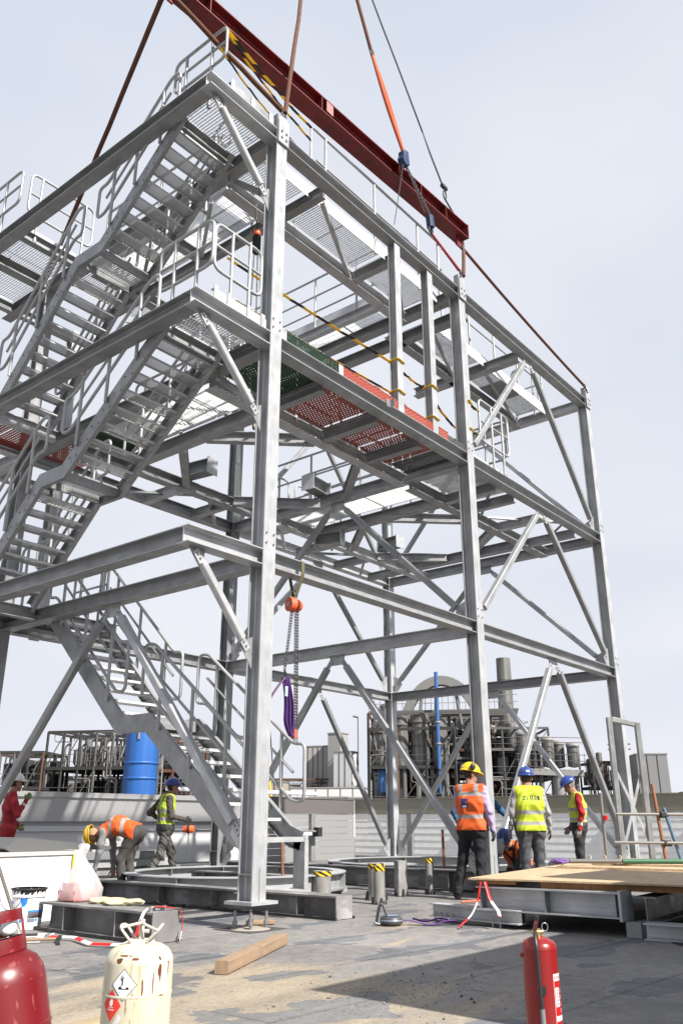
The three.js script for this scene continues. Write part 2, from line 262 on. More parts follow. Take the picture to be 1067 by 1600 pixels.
// inverted V bracing
function vee(c0, c1, y0, y1, axis, ap = 0) {
  const mid = c0.clone().lerp(c1, 0.5), e = c1.clone().sub(c0).normalize(), top = y1 - 0.30;
  for (const [c, s] of [[c0, 1], [c1, -1]]) {
    const foot = c.clone().addScaledVector(e, 0.22 * s); foot.y = y0 + 0.20; const head = mid.clone().addScaledVector(e, -0.13 * s); head.y = top;
    brace(head, foot, { axis });
    const pl = [[0, -0.18], [0.10, -0.18], [0.24, -0.02], [0.20, 0.10], [0, 0.2]], off = c.clone().addScaledVector(e, 0.11 * s); off.y = y0 + 0.2;
    add(tower, 'gusset_plate', prism(s > 0 === (axis === NV) ? pl : pl.map(([x, y]) => [-x, y]).reverse(), off.clone().addScaledVector(axis, -0.018), off.clone().addScaledVector(axis, -0.008), UP), G2);
  }
  mid.y = y1 - 0.192; gusset(mid, e, axis);
}
const Y0 = FT + 0.02;
vee(P(0, 0, 0), P(0, V1, 0), Y0 + 0.45, H1, NU); vee(P(U1, 0, 0), P(U1, V1, 0), Y0, H1, NU); vee(P(U2, 0, 0), P(U2, V1, 0), Y0, H1, NU);
vee(P(U1, 0, 0), P(U2, 0, 0), Y0, H1, NV); vee(P(U1, V1, 0), P(U2, V1, 0), Y0, H1, NV);
vee(P(U1, 0, 0), P(U1, V1, 0), H1, H2, NU); vee(P(U2, 0, 0), P(U2, V1, 0), H1, H2, NU); vee(P(U1, 0, 0), P(U2, 0, 0), H1, H2, NV); vee(P(U1, V1, 0), P(U2, V1, 0), H1, H2, NV);
vee(P(U1, 0, 0), P(U2, 0, 0), H2, H3, NV); vee(P(U2, 0, 0), P(U2, V1, 0), H2, H3, NU); vee(P(U1, V1, 0), P(U2, V1, 0), H2, H3, NV);
// mullions between upper floors
for (const u of [2.79, 3.745]) add(tower, 'mullion', prism(iP(0.14, 0.15, 0.011, 0.008), P(u, 0, H2), P(u, 0, H3 - 0.19), P(0, 1, 0)), G2);
// secondary floor beams, the octagons that carry the vessels
const yS = H2 - 0.19;
for (const [u0, u1] of [[0, U1], [U1, U2]]) {
  const a = u0 + 1.16, b = u1 - (u0 ? 1.05 : 0.10);
  beam(P(u0 + 0.1, 1.22, yS), P(u1 - 0.1, 1.22, yS)); beam(P(u0 + 0.1, 4.36, yS), P(u1 - 0.1, 4.36, yS));
  beam(P(a, 1.325, yS), P(a, 4.255, yS)); beam(P(a, 0.10, yS), P(a, 1.12, yS), SP); if (u0) beam(P(b, 1.325, yS), P(b, 4.255, yS));
  for (const [p, q] of [[[a + 0.1, 2.55], [a + 1.25, 1.325]], [[a + 0.1, 3.1], [a + 1.2, 4.255]], [[b - (u0 ? 0.1 : 0.02), 3.1], [b - 1.15, 4.255]], [[b - (u0 ? 0.1 : 0.02), 2.5], [b - 1.15, 1.325]]]) beam(P(...p, yS + 0.005), P(...q, yS + 0.005), SP, 'corner_beam', 1);
  for (const [p, q] of [[[u0 + 0.3, 4.46], [u0 + 1.5, 5.46]], [[u0 + 3.0, 4.46], [u0 + 1.9, 5.46]], [[u0 + 3.1, 4.46], [u0 + 4.2, 5.46]]]) add(tower, 'plan_brace', prism(lP(0.06, 0.06, 0.007), P(...p, H2 - 0.2), P(...q, H2 - 0.2)), gm(tone++));
  if (u0) for (const [p, q] of [[[5.9, 0.11], [7.2, 1.1]], [[8.6, 0.11], [7.4, 1.1]], [[8.7, 0.11], [9.7, 1.1]]]) add(tower, 'plan_brace', prism(lP(0.06, 0.06, 0.007), P(...p, H2 - 0.15), P(...q, H2 - 0.15)), gm(tone++));
  for (const u of u0 ? [6.6, 7.9, 9.2] : [2.4, 3.5]) { beam(P(u, 0.10, yS), P(u, 1.12, yS), SP, 'joist'); beam(P(u, 4.46, yS), P(u, 5.46, yS), SP, 'joist'); }
}
// stub brackets with end plates for the vessels
function bracket(u, v, y, du, dv) {
  const d = P(du, dv, 0).normalize(), a = P(u, v, y), b = a.clone().addScaledVector(d, 0.55);
  const m = add(tower, 'bracket', prism(iP(0.24, 0.24, 0.015, 0.011), a, b), G1);
  add(m, 'end_plate', prism(rectP(0.27, 0.30), b, b.clone().addScaledVector(d, 0.018)), G2); add(m, 'end_plate', prism(rectP(0.27, 0.30), a.clone().addScaledVector(d, -0.018), a), G2);
}
bracket(2.45, 4.36, H2 + 0.09, 0.15, -1); bracket(4.75, 3.1, H2 + 0.12, -1, -0.12); bracket(8.2, 4.3, H2 + 0.12, -0.1, -1); bracket(7.0, 1.3, H2 - 0.42, 0.8, 0.5); bracket(5.9, 3.6, H2 - 0.42, -0.3, 0.9);
// roof-level framing
const yR = H3 - 0.19;
beam(P(0.11, 1.13, yR), P(U1 - 0.1, 1.13, yR)); for (const u of [1.12, 3.08]) beam(P(u, 0.10, yR), P(u, 1.03, yR), SP, 'joist');
beam(P(1.12, 1.24, yR), P(1.12, V1 - 0.1, yR), SP); beam(P(4.0, 1.24, yR), P(4.0, V1 - 0.1, yR), SP); beam(P(5.25, 0.12, yR), P(5.25, V1 - 0.1, yR)); beam(P(7.25, 0.10, yR), P(7.25, 2.6, yR), BP, 'cross_beam');
beam(P(U1 + 0.1, 1.60, yR), P(U2 - 0.1, 1.60, yR)); beam(P(U1 + 0.1, 3.9, yR), P(U2 - 0.1, 3.9, yR)); beam(P(0.1, 4.35, yR), P(U1 - 0.1, 4.35, yR)); beam(P(0.1, 2.7, yR - 0.003), P(1.02, 2.7, yR - 0.003), SP, 'joist');
for (const [p, q] of [[[0.2, 0.2], [1.05, 1.05]], [[1.25, 0.2], [3.0, 1.05]], [[3.2, 0.2], [4.6, 1.05]], [[5.4, 0.9], [7.1, 1.5]], [[7.4, 0.9], [9.9, 1.5]], [[0.2, 1.5], [1.0, 2.6]], [[0.2, 2.9], [1.0, 4.2]]]) add(tower, 'plan_brace', prism(lP(0.06, 0.06, 0.007), P(...p, yR - 0.06), P(...q, yR - 0.06)), gm(tone++));

// ---------- decks: welded bar grating built bar by bar, one part per panel; toe boards along the edges
const grateMat = std([0.78, 0.78, 0.78], 1, 0.1, { map: galvMap, roughnessMap: galvRough });
function grating(u0, u1, v0, v1, y, alongV = true, mat = grateMat, pitch = 0.044, name = 'grating') {
  const g = [], h = 0.026, t = 0.003;
  if (alongV) { for (let u = u0; u <= u1 + 1e-4; u += pitch) g.push(bx(u, u + t, v0, v1, y, y + h)); for (let v = v0 + 0.03; v < v1; v += 0.11) g.push(bx(u0, u1, v, v + 0.006, y + h - 0.008, y + h - 0.002)); }
  else { for (let v = v0; v <= v1 + 1e-4; v += pitch) g.push(bx(u0, u1, v, v + t, y, y + h)); for (let u = u0 + 0.03; u < u1; u += 0.11) g.push(bx(u, u + 0.006, v0, v1, y + h - 0.008, y + h - 0.002)); }
  for (const e of [[u0 - 0.006, u0 - 0.001, v0, v1], [u1 + 0.006, u1 + 0.011, v0, v1], [u0, u1, v0 - 0.006, v0 - 0.001], [u0, u1, v1 + 0.006, v1 + 0.011]]) g.push(bx(...e, y, y + h));
  return add(tower, name, g, mat);
}
const toe = (u0, v0, u1, v1, y, h = 0.15, mat = grateMat) => add(tower, 'toe_board', prism(rectP(0.006, h), P(u0, v0, y + h / 2), P(u1, v1, y + h / 2)), mat);
const D3 = H3 + 0.006, D2 = H2 + 0.006, D1 = H1 + 0.006;
const redMat = std([0.26, 0.042, 0.024], 0.65), greenMat = std([0.020, 0.055, 0.028], 0.6);
const holes = tex(64, 64, (i, j) => { const x = ((i + (j >= 32 ? 16 : 0)) % 32) - 16, y = (j % 32) - 16; const o = Math.hypot(x, y * 1.0) < 8 ? 0 : 1; return [o, o, o]; }, { srgb: false });
const holesWide = tex(64, 64, (i, j) => { const x = ((i + (j >= 32 ? 16 : 0)) % 32) - 16, y = (j % 32) - 16; const o = Math.hypot(x, y) < 10.8 ? 0 : 1; return [o, o, o]; }, { srgb: false });
const perf = (base, rep, h = holes) => { const m = base.clone(), t = h.clone(); t.repeat.set(rep, rep); t.needsUpdate = true; m.alphaMap = t; m.alphaTest = 0.5; return m; };
const redPerf = perf(redMat, 10), greenPerf = perf(greenMat, 10), blackPerf = perf(std([0.05, 0.05, 0.05], 0.6), 12), treadMat = perf(grateMat.clone(), 18, holesWide);
// top floor: landing, cross strip, front strip, far strip, C-C strip
grating(-K + 0.13, -0.12, 0.12, 0.78, D3); for (let i = 0; i < 4; i++) grating(0.26 + i * 0.0, 1.06, 1.25 + i * 0.78, 1.99 + i * 0.78, D3, false);
for (const [a, b] of [[0.14, 1.06], [1.18, 2.08], [2.1, 3.02], [3.14, 4.6]]) grating(a, b, 0.36, 1.06, D3);
for (const [a, b] of [[5.3, 6.4], [6.42, 7.2], [7.32, 8.2]]) grating(a, b, 0.86, 1.55, D3); grating(9.1, 9.98, 0.86, 1.55, D3);
add(tower, 'floor_plate', bx(8.22, 9.08, 0.86, 1.55, D3 - 0.002, D3 + 0.006), G3);
for (let i = 0; i < 4; i++) grating(4.06, 4.68, 1.3 + i * 1.05, 2.32 + i * 1.05, D3, false);
grating(-K + 0.13, -0.12, 4.62, 5.55, D3, true); grating(-K + 0.13, -0.12, 5.6, 6.6, D3, true); for (let i = 0; i < 3; i++) grating(0.12 + i * 1.3, 1.36 + i * 1.3, 4.46, 5.3, D3);
toe(0.12, 0.345, U1 - 0.12, 0.345, H3 - 0.17, 0.24); toe(5.2, 0.845, 10.0, 0.845, H3 - 0.17, 0.24); toe(1.1, 1.24, 1.1, 4.4, H3, 0.15); toe(0.235, 1.24, 0.235, 4.4, H3 - 0.17, 0.24); toe(-K, 4.58, -0.14, 4.58, H3 - 0.17, 0.26); toe(4.0, 1.2, 4.0, 5.4, H3 - 0.1, 0.2);
// landing upstand at the column head
add(tower, 'channel', prism(uP(0.16, 0.06, 0.007), P(-0.95, -0.06, H3 + 0.082), P(-0.13, -0.06, H3 + 0.082)), G1); for (const u of [-0.93, -0.55, -0.2]) add(tower, 'clip', bx(u - 0.035, u + 0.035, -0.075, -0.064, H3 + 0.001, H3 + 0.19), G2);
// level two
grating(-K + 0.13, -0.12, 0.12, 0.78, D2); for (let i = 0; i < 4; i++) if (i !== 3) grating(0.14, 1.05, 1.36 + i * 0.78, 2.1 + i * 0.78, D2 - 0.08, false);
const slab = (u0, u1, v0, v1, y, mat, name) => add(tower, name, bx(u0, u1, v0, v1, y, y + 0.004), mat);
slab(0.13, 1.3, 0.12, 1.1, D2 - 0.07, greenPerf, 'green_deck_panel'); slab(0.14, 1.05, 3.75, 4.3, D2 - 0.07, greenPerf, 'green_deck_panel');
for (const [a, b] of [[1.34, 2.28], [2.32, 3.2], [3.24, 4.05]]) slab(a, b, 0.12, 1.1, D2 - 0.09, redPerf, 'red_deck_panel'); slab(4.09, 4.62, 0.12, 1.1, D2 - 0.09, blackPerf, 'dark_deck_panel');
for (const [a, b] of [[-1.15, -0.7], [-0.68, -0.15]]) slab(a, b, 4.6, 5.5, D2 - 0.09, redPerf, 'red_deck_panel'); slab(0.15, 0.9, 4.5, 5.4, D2 - 0.09, redPerf, 'red_deck_panel');
{ // offcuts of moulded grating set on edge behind the front beam
  const gb = []; for (let u = 0.22; u < 1.28; u += 0.034) gb.push(bx(u, u + 0.006, -0.075, -0.055, H2 + 0.005, H2 + 0.175 + 0.02 * hash2(Math.round(u * 100), 1, 3))); for (let y = 0.03; y < 0.15; y += 0.034) gb.push(bx(0.22, 1.28, -0.07, -0.06, H2 + y, H2 + y + 0.006));
  add(tower, 'green_grating', gb, greenMat);
  for (const u of [0.16, 1.32]) add(tower, 'clip', bx(u - 0.05, u + 0.05, -0.09, -0.08, H2 + 0.001, H2 + 0.15), G2);
}
for (const [a, b] of [[1.38, 2.55], [2.56, 2.71], [2.88, 3.66], [3.83, 4.1]]) add(tower, 'red_edge_board', bx(a, b, -0.072, -0.066, H2 + 0.003, H2 + 0.15), redPerf); add(tower, 'red_edge_trim', bx(1.38, 2.71, -0.074, -0.064, H2 + 0.1505, H2 + 0.165), redMat); for (const [a, b] of [[2.88, 3.66], [3.83, 4.1]]) add(tower, 'red_edge_trim', bx(a, b, -0.074, -0.064, H2 + 0.1505, H2 + 0.165), redMat);
add(tower, 'dark_edge_board', bx(4.1, 4.62, -0.072, -0.066, H2 + 0.004, H2 + 0.12), blackPerf);
for (let i = 0; i < 4; i++) grating(4.92, 5.72, 1.4 + i * 1.0, 2.37 + i * 1.0, D2 - 0.09, false); for (let i = 0; i < 2; i++) grating(4.92 + i * 0.8, 5.68 + i * 0.8, 0.13, 1.08, D2 - 0.09);
toe(5.0, 0.10, 6.3, 0.10, H2 + 0.0, 0.2); add(tower, 'channel', prism(uP(0.18, 0.06, 0.007), P(5.05, 0.16, H2 + 0.12), P(5.6, 0.16, H2 + 0.12)), G1);
add(tower, 'channel', prism(uP(0.16, 0.06, 0.007), P(-1.02, -0.05, H2 + 0.082), P(-0.13, -0.05, H2 + 0.082)), G2); for (const u of [-1.0, -0.78, -0.45, -0.2]) add(tower, 'clip', bx(u - 0.03, u + 0.03, -0.065, -0.054, H2 + 0.001, H2 + 0.2), G2);
for (const [x0, x1] of [[2.95, 3.25]]) { add(tower, 'angle_cleat', prism(lP(0.09, 0.09, 0.008), P(x0 - 0.5, -0.1, H2 - 0.06), P(x0 - 0.5, -0.1, H2 + 0.06), NV), G1); }
// level one landing behind the stair
for (let i = 0; i < 2; i++) slab(-1.05 + i * 0.95, -0.15 + i * 1.05, 4.5, 5.45, D1 - 0.07, blackPerf, 'dark_deck_panel'); beam(P(0.1, 4.45, H1 - 0.11), P(1.3, 4.45, H1 - 0.11), SP); slab(-1.1, -0.7, 4.4, 4.48, D1 - 0.06, redPerf, 'red_deck_panel');
beam(P(-K + 0.12, 4.5, H1 - 0.1), P(-0.1, 4.5, H1 - 0.1), SP); beam(P(-K + 0.12, 4.55, H2 - 0.1), P(-0.1, 4.55, H2 - 0.1), SP); beam(P(-K + 0.12, 4.58, H3 - 0.1), P(-0.1, 4.58, H3 - 0.1), SP); for (const H of [H2, H3]) beam(P(-K + 0.12, 0.82, H - 0.1), P(-0.1, 0.82, H - 0.1), SP);
// stair-end column behind the landing
add(tower, 'stair_post', prism(CP, P(1.25, V1 + 1.05, H1 + 0.02), P(1.25, V1 + 1.05, H3), P(0, 1, 0)), G2);
beam(P(0, V1 + 0.11, H2 - hb), P(0, V1 + 1.4, H2 - hb)); beam(P(0, V1 + 0.11, H3 - hb), P(0, V1 + 1.4, H3 - hb)); beam(P(-K + 0.12, V1 + 1.1, H2 - 0.1), P(1.2, V1 + 1.1, H2 - 0.1), SP); beam(P(-K + 0.12, V1 + 1.1, H3 - 0.1), P(1.2, V1 + 1.1, H3 - 0.1), SP);
// ---------- stairs and railings (parts of the tower)
function strip(path, lo, hi) {                            // polyline in (v, y) thickened from offset lo to hi, mitred
  const A = [], B = [], n = path.length;
  for (let i = 0; i < n; i++) {
    const p = path[i], a = path[Math.max(0, i - 1)], b = path[Math.min(n - 1, i + 1)], n1 = nrm(a, p), n2 = nrm(p, b), N = i === 0 ? n2 : i === n - 1 ? n1 : null;
    let m; if (N) m = N; else { const k = 1 + n1[0] * n2[0] + n1[1] * n2[1]; m = [(n1[0] + n2[0]) / k, (n1[1] + n2[1]) / k]; }
    A.push([p[0] + m[0] * lo, p[1] + m[1] * lo]); B.push([p[0] + m[0] * hi, p[1] + m[1] * hi]);
  }
  const o = [...A, ...B.reverse()]; if (THREE.ShapeUtils.area(o.map((p) => new THREE.Vector2(...p))) < 0) o.reverse(); return o;
  function nrm(a, b) { const x = b[0] - a[0], y = b[1] - a[1], l = Math.hypot(x, y) || 1; const s = x > 0 ? 1 : -1; return Math.abs(x) < 1e-6 ? [Math.sign(-y) * -SIDE, 0] : [-y / l * s, x / l * s]; }
}
let SIDE = 1;
const plateU = (prof, u0, u1) => prism(prof, P(u0, 0, 0), P(u1, 0, 0));
function stair(path, uo, ui, flights, depth = 0.2) {       // path of the nosing line in (v, y); flights [i0, i1, risers]
  const st = group(tower, 'stair'), h = depth / 2;
  for (const [u, s] of [[uo, 1], [ui, -1]]) add(st, 'stringer', [plateU(strip(path, -h, h), u - 0.004, u + 0.004), plateU(strip(path, h - 0.008, h), ...(s > 0 ? [u + 0.0041, u + 0.055] : [u - 0.055, u - 0.0041])), plateU(strip(path, -h, -h + 0.008), ...(s > 0 ? [u + 0.0041, u + 0.055] : [u - 0.055, u - 0.0041]))], s > 0 ? G1 : G0);
  const w = ui - uo - 0.02, solid = (g) => { g.attributes.uv.array.fill(0); return g; };
  const D = 0.215, tg = merge([bx(-w / 2, w / 2, -D / 2, D / 2, -0.003, 0), solid(bx(-w / 2, w / 2, -D / 2, -D / 2 + 0.003, -0.035, -0.0031)), solid(bx(-w / 2, w / 2, D / 2 - 0.003, D / 2, -0.035, -0.0031)), solid(bx(-w / 2, w / 2, D / 2 - 0.02, D / 2 - 0.0031, -0.035, -0.032)), solid(bx(-w / 2, -w / 2 + 0.004, -D / 2 + 0.004, D / 2 - 0.004, -0.07, -0.0035)), solid(bx(w / 2 - 0.004, w / 2, -D / 2 + 0.004, D / 2 - 0.004, -0.07, -0.0035))]);
  const org = offs.get(st);
  for (const [i0, i1, n] of flights) for (let k = 1; k < n; k++) {
    const t = k / n, v = lerp(path[i0][0], path[i1][0], t), y = lerp(path[i0][1], path[i1][1], t) + 0.02;
    const m = new THREE.Mesh(tg, treadMat); m.name = 'tread'; m.position.copy(P((uo + ui) / 2, v, y)).sub(org); m.castShadow = m.receiveShadow = true; st.add(m);
    if (uo < -0.5) bolts(st, [P(uo - 0.012, v - 0.07, y - 0.035), P(uo - 0.012, v + 0.07, y - 0.035)], NU, 0.7);
  }
  return st;
}
const S = 0.055;
const st3 = stair([[0.70, H3 - 0.06], [2.30, 8.62], [2.86, 8.62], [4.62, H2 - 0.02]], -1.12, -0.19, [[0, 1, 8], [2, 3, 10]]);
add(st3, 'half_landing', [bx(-1.1, -0.2, 2.36, 2.40, 8.55, 8.69), bx(-1.1, -0.2, 2.80, 2.84, 8.55, 8.69)], G0);
{ const g = []; for (let u = -1.1; u < -0.2; u += 0.036) g.push(bx(u, u + 0.0045, 2.405, 2.795, 8.64, 8.67)); for (let v = 2.44; v < 2.8; v += 0.11) g.push(bx(-1.1, -0.2, v, v + 0.006, 8.66, 8.667)); add(st3, 'grating', g, grateMat); }
const st2 = stair([[0.72, H2 - 0.06], [2.55, 5.24], [3.05, 5.24], [4.45, H1 - 0.02]], -1.12, -0.19, [[0, 1, 9], [2, 3, 8]]);
add(st2, 'half_landing', [bx(-1.1, -0.2, 2.60, 2.64, 5.17, 5.31), bx(-1.1, -0.2, 3.0, 3.04, 5.17, 5.31)], G0);
{ const g = []; for (let u = -1.1; u < -0.2; u += 0.036) g.push(bx(u, u + 0.0045, 2.645, 2.995, 5.26, 5.29)); add(st2, 'grating', g, grateMat); }
const st1 = stair([[4.50, H1 - 0.04], [2.62, 2.16], [2.06, 2.16], [0.42, 0.86], [0.24, 0.80]], 0.16, 1.02, [[0, 1, 10], [2, 3, 8]], 0.22);
add(st1, 'half_landing', [bx(0.18, 1.0, 2.08, 2.11, 2.1, 2.24), bx(0.18, 1.0, 2.56, 2.60, 2.1, 2.24), bx(0.18, 1.0, 2.115, 2.555, 2.236, 2.24)], G0);
for (const u of [0.16, 1.02]) add(st1, 'stair_foot', [bx(u - 0.06, u + 0.004, 0.135, 0.36, 0.30, 0.31), bx(u - 0.004, u + 0.004, 0.14, 0.36, 0.31, 0.80), bx(u - 0.06, u - 0.0041, 0.14, 0.147, 0.311, 0.86)], G2);
add(st1, 'tread', bx(0.17, 1.01, 0.15, 0.38, 0.79, 0.84), G2);

function loop(a0, b0, h0, h1, R = 0.13) { const up = (p, h) => p.clone().add(new THREE.Vector3(0, h, 0)); return tubeL([up(a0, h0), up(a0, h1), up(b0, h1), up(b0, h0)], 0.0225, R, { closed: true, n: 7 }); }
function railing(a, b, { h0 = 0.1, h1 = 1.14, knee = 0.62, posts = [0.2, 0.8], drop = -0.12, open = false, name = 'railing' } = {}) {
  const r = group(tower, name), up = (p, h) => p.clone().add(new THREE.Vector3(0, h, 0));
  if (open) { add(r, 'top_rail', cyl(up(a, h1), up(b, h1), 0.0225, 0.0225, 8), railMat); }
  else add(r, 'rail_loop', loop(a, b, h0, h1), railMat);
  if (knee) add(r, 'knee_rail', cyl(up(a, knee), up(b, knee), 0.019, 0.019, 7), railMat);
  for (const t of posts) { const p = a.clone().lerp(b, t); add(r, 'post', cyl(up(p, drop), up(p, h1), 0.0225, 0.0225, 8), railMat); }
  if (!open) for (const t of posts) { const p = a.clone().lerp(b, t); add(r, 'post_foot', cyl(up(p, drop - 0.02), up(p, drop + 0.05), 0.028, 0.028, 8), railMat); }
  return r;
}
// top floor
railing(P(-1.02, 0.0, H3), P(-1.02, 1.05, H3), { h0: 0.58, h1: 1.14, knee: 0.86, posts: [0.27, 0.78] });
railing(P(1.25, 0.35, H3), P(4.85, 0.35, H3), { h0: 0.2, h1: 1.24, knee: 0.66, posts: [0.06, 0.42, 0.78, 0.97], open: true, drop: -0.2 }); add(tower, 'rail_end', tubeL([P(1.25, 0.35, H3 + 0.2), P(1.12, 0.35, H3 + 0.2), P(1.12, 0.35, H3 + 1.24), P(1.25, 0.35, H3 + 1.24)], 0.0225, 0.14), railMat);
railing(P(5.25, 0.85, H3), P(9.95, 0.85, H3), { h0: 0.2, h1: 1.2, knee: 0.62, posts: [0.08, 0.3, 0.52, 0.74, 0.95], open: true, drop: -0.2 }); railing(P(9.95, 0.85, H3), P(9.95, 1.6, H3), { h0: 0.15, h1: 1.2, knee: 0.62, posts: [0.3, 0.9] });
railing(P(4.0, 1.3, H3), P(4.0, 5.4, H3), { h0: 0.2, h1: 1.06, knee: 0.66, posts: [0.1, 0.35, 0.6, 0.85], open: true, drop: -0.15 }); add(tower, 'rail_bar', cyl(P(4.0, 1.3, H3 + 0.3), P(4.0, 5.4, H3 + 0.3), 0.019, 0.019, 7), railMat);
railing(P(-1.25, 4.62, H3), P(-1.25, 6.6, H3), { h0: 0.5, h1: 1.16, knee: 0.85, posts: [0.25, 0.6, 0.9] }); railing(P(-1.12, 4.56, H3), P(0.1, 4.56, H3), { h0: 0.35, h1: 1.14, knee: 0.74, posts: [0.16, 0.86] });
railing(P(1.12, 1.3, H3), P(1.12, 4.3, H3), { h0: 0.2, h1: 1.14, knee: 0.64, posts: [0.1, 0.5, 0.9], drop: -0.2 });
railing(P(0.22, 1.4, H3 - 0.1), P(0.22, 4.3, H3 - 0.1), { h0: 0.2, h1: 1.14, knee: 0.64, posts: [0.1, 0.5, 0.9], drop: -0.2 });
// level two
railing(P(-1.05, -0.02, H2), P(-1.05, 0.96, H2), { h0: 0.50, h1: 1.16, knee: 0.82, posts: [0.28, 0.72] }); railing(P(-0.96, 0.05, H2), P(-0.15, 0.05, H2), { h0: 0.52, h1: 1.20, knee: 0.86, posts: [0.36, 0.74], drop: 0.08 });
railing(P(0.35, 1.15, H2), P(2.72, 1.15, H2), { h0: 0.25, h1: 1.28, knee: 0.7, posts: [0.18, 0.6, 0.95] }); railing(P(2.8, 1.15, H2), P(4.5, 1.15, H2), { h0: 0.25, h1: 1.28, knee: 0.7, posts: [0.3, 0.85] });
railing(P(5.3, 0.0, H2), P(6.35, 0.0, H2), { h0: 0.50, h1: 1.30, knee: 0.88, posts: [0.42, 0.78], drop: 0.10 }); railing(P(6.35, 0.06, H2), P(6.35, 0.9, H2), { h0: 0.5, h1: 1.28, knee: 0.86, posts: [0.5] });
railing(P(5.0, 1.4, H2), P(5.0, 4.72, H2), { h0: 0.25, h1: 1.12, knee: 0.66, posts: [0.02, 0.36, 0.68, 0.98], open: true }); add(tower, 'rail_bar', cyl(P(5.0, 1.4, H2 + 0.28), P(5.0, 4.72, H2 + 0.28), 0.019, 0.019, 7), railMat);
railing(P(5.05, 4.85, H2), P(5.65, 4.85, H2), { h0: 0.12, h1: 1.05, knee: 0.55, posts: [0.5] }); railing(P(5.85, 4.85, H2), P(7.4, 4.85, H2), { h0: 0.12, h1: 1.05, knee: 0.55, posts: [0.3, 0.8] });
railing(P(5.75, 1.5, H2), P(5.75, 4.5, H2), { h0: 0.3, h1: 1.14, knee: 0.7, posts: [0.1, 0.5, 0.9], open: true });
railing(P(-1.25, 4.7, H2), P(-1.25, 6.5, H2), { h0: 0.4, h1: 1.14, knee: 0.76, posts: [0.2, 0.6] }); railing(P(1.0, 1.6, H2), P(1.0, 4.1, H2), { h0: 0.25, h1: 1.14, knee: 0.7, posts: [0.1, 0.5, 0.9] });
// stair handrails: sloping loops with posts, one set for each flight and side
function stairRail(u, v0, y0, v1, y1, { h = 0.95, low = 0.42, posts = [0.12, 0.5, 0.88], end = 0.18 } = {}) {
  const r = group(tower, 'stair_railing'), q = (v, y, dh) => P(u, v, y + dh), s = Math.sign(v1 - v0);
  add(r, 'handrail', tubeL([q(v0 - s * end, y0, low), q(v0 - s * end, y0, h), q(v0, y0, h), q(v1, y1, h), q(v1 + s * end, y1, h), q(v1 + s * end, y1, low), q(v1, y1, low), q(v0, y0, low)], 0.0225, 0.10, { closed: true, n: 7 }), railMat);
  add(r, 'knee_rail', cyl(q(v0, y0, (h + low) / 2), q(v1, y1, (h + low) / 2), 0.018, 0.018, 7), railMat);
  for (const t of posts) { const v = lerp(v0, v1, t), y = lerp(y0, y1, t); add(r, 'post', cyl(q(v, y, 0.02), q(v, y, h), 0.0225, 0.0225, 8), railMat); }
}
for (const u of [-1.15, -0.16]) {
  stairRail(u, 0.95, 9.84, 2.25, 8.72); stairRail(u, 2.95, 8.62, 4.45, 7.02); stairRail(u, 1.0, 6.52, 2.45, 5.36); stairRail(u, 3.15, 5.22, 4.35, 4.1);
}
for (const u of [0.13, 1.05]) { stairRail(u, 4.35, 3.82, 2.7, 2.28, { low: 0.30 }); stairRail(u, 2.0, 2.18, 0.42, 0.92, { low: 0.30 }); }
railing(P(0.1, 4.6, H1), P(0.1, 5.4, H1), { h0: 0.35, posts: [0.3, 0.8] }); railing(P(1.1, 4.5, H1), P(1.1, 5.4, H1), { h0: 0.35, posts: [0.2, 0.8] }); railing(P(-1.25, 4.6, H1), P(-1.25, 5.6, H1), { h0: 0.35, posts: [0.3, 0.8] });
// ---------- lifting gear
const slingMat = std([1, 1, 1], 0.9, 0, { map: tex(64, 256, (i, j, x, y) => { const w = 0.5 + 0.5 * Math.sin((x * 6 + y * 20) * 6.283), n = fbm(x * 8, y * 24, 81, 4, 8); return [0.27 + n * 0.12 + w * 0.03, 0.165 + n * 0.08 + w * 0.02, 0.125 + n * 0.06]; }, { repeat: [1, 1.5] }) });
const spreaderRed = std([1, 1, 1], 0.55, 0, { map: tex(256, 256, (i, j, x, y) => { const n = fbm(x * 6, y * 6, 82, 5, 6), s = sstep(0.66, 0.72, fbm(x * 14, y * 14, 83, 4, 14)); return [lerp(0.34 + n * 0.12, 0.27, s), lerp(0.045 + n * 0.04, 0.12, s), lerp(0.055 + n * 0.04, 0.10, s)]; }) });
const hookP = P(1.7, 0.74, 18.6), lugA = P(0, -0.125, H3 + 0.24), lugC = P(U1, -0.125, H3 + 0.24), lugE = P(U2, -0.125, H3 + 0.24), lugL = P(0, V1 + 0.125, H3 + 0.24);
const sprL = P(-1.75, 0.41, 11.44), sprR = P(5.27, 0.10, 11.36);
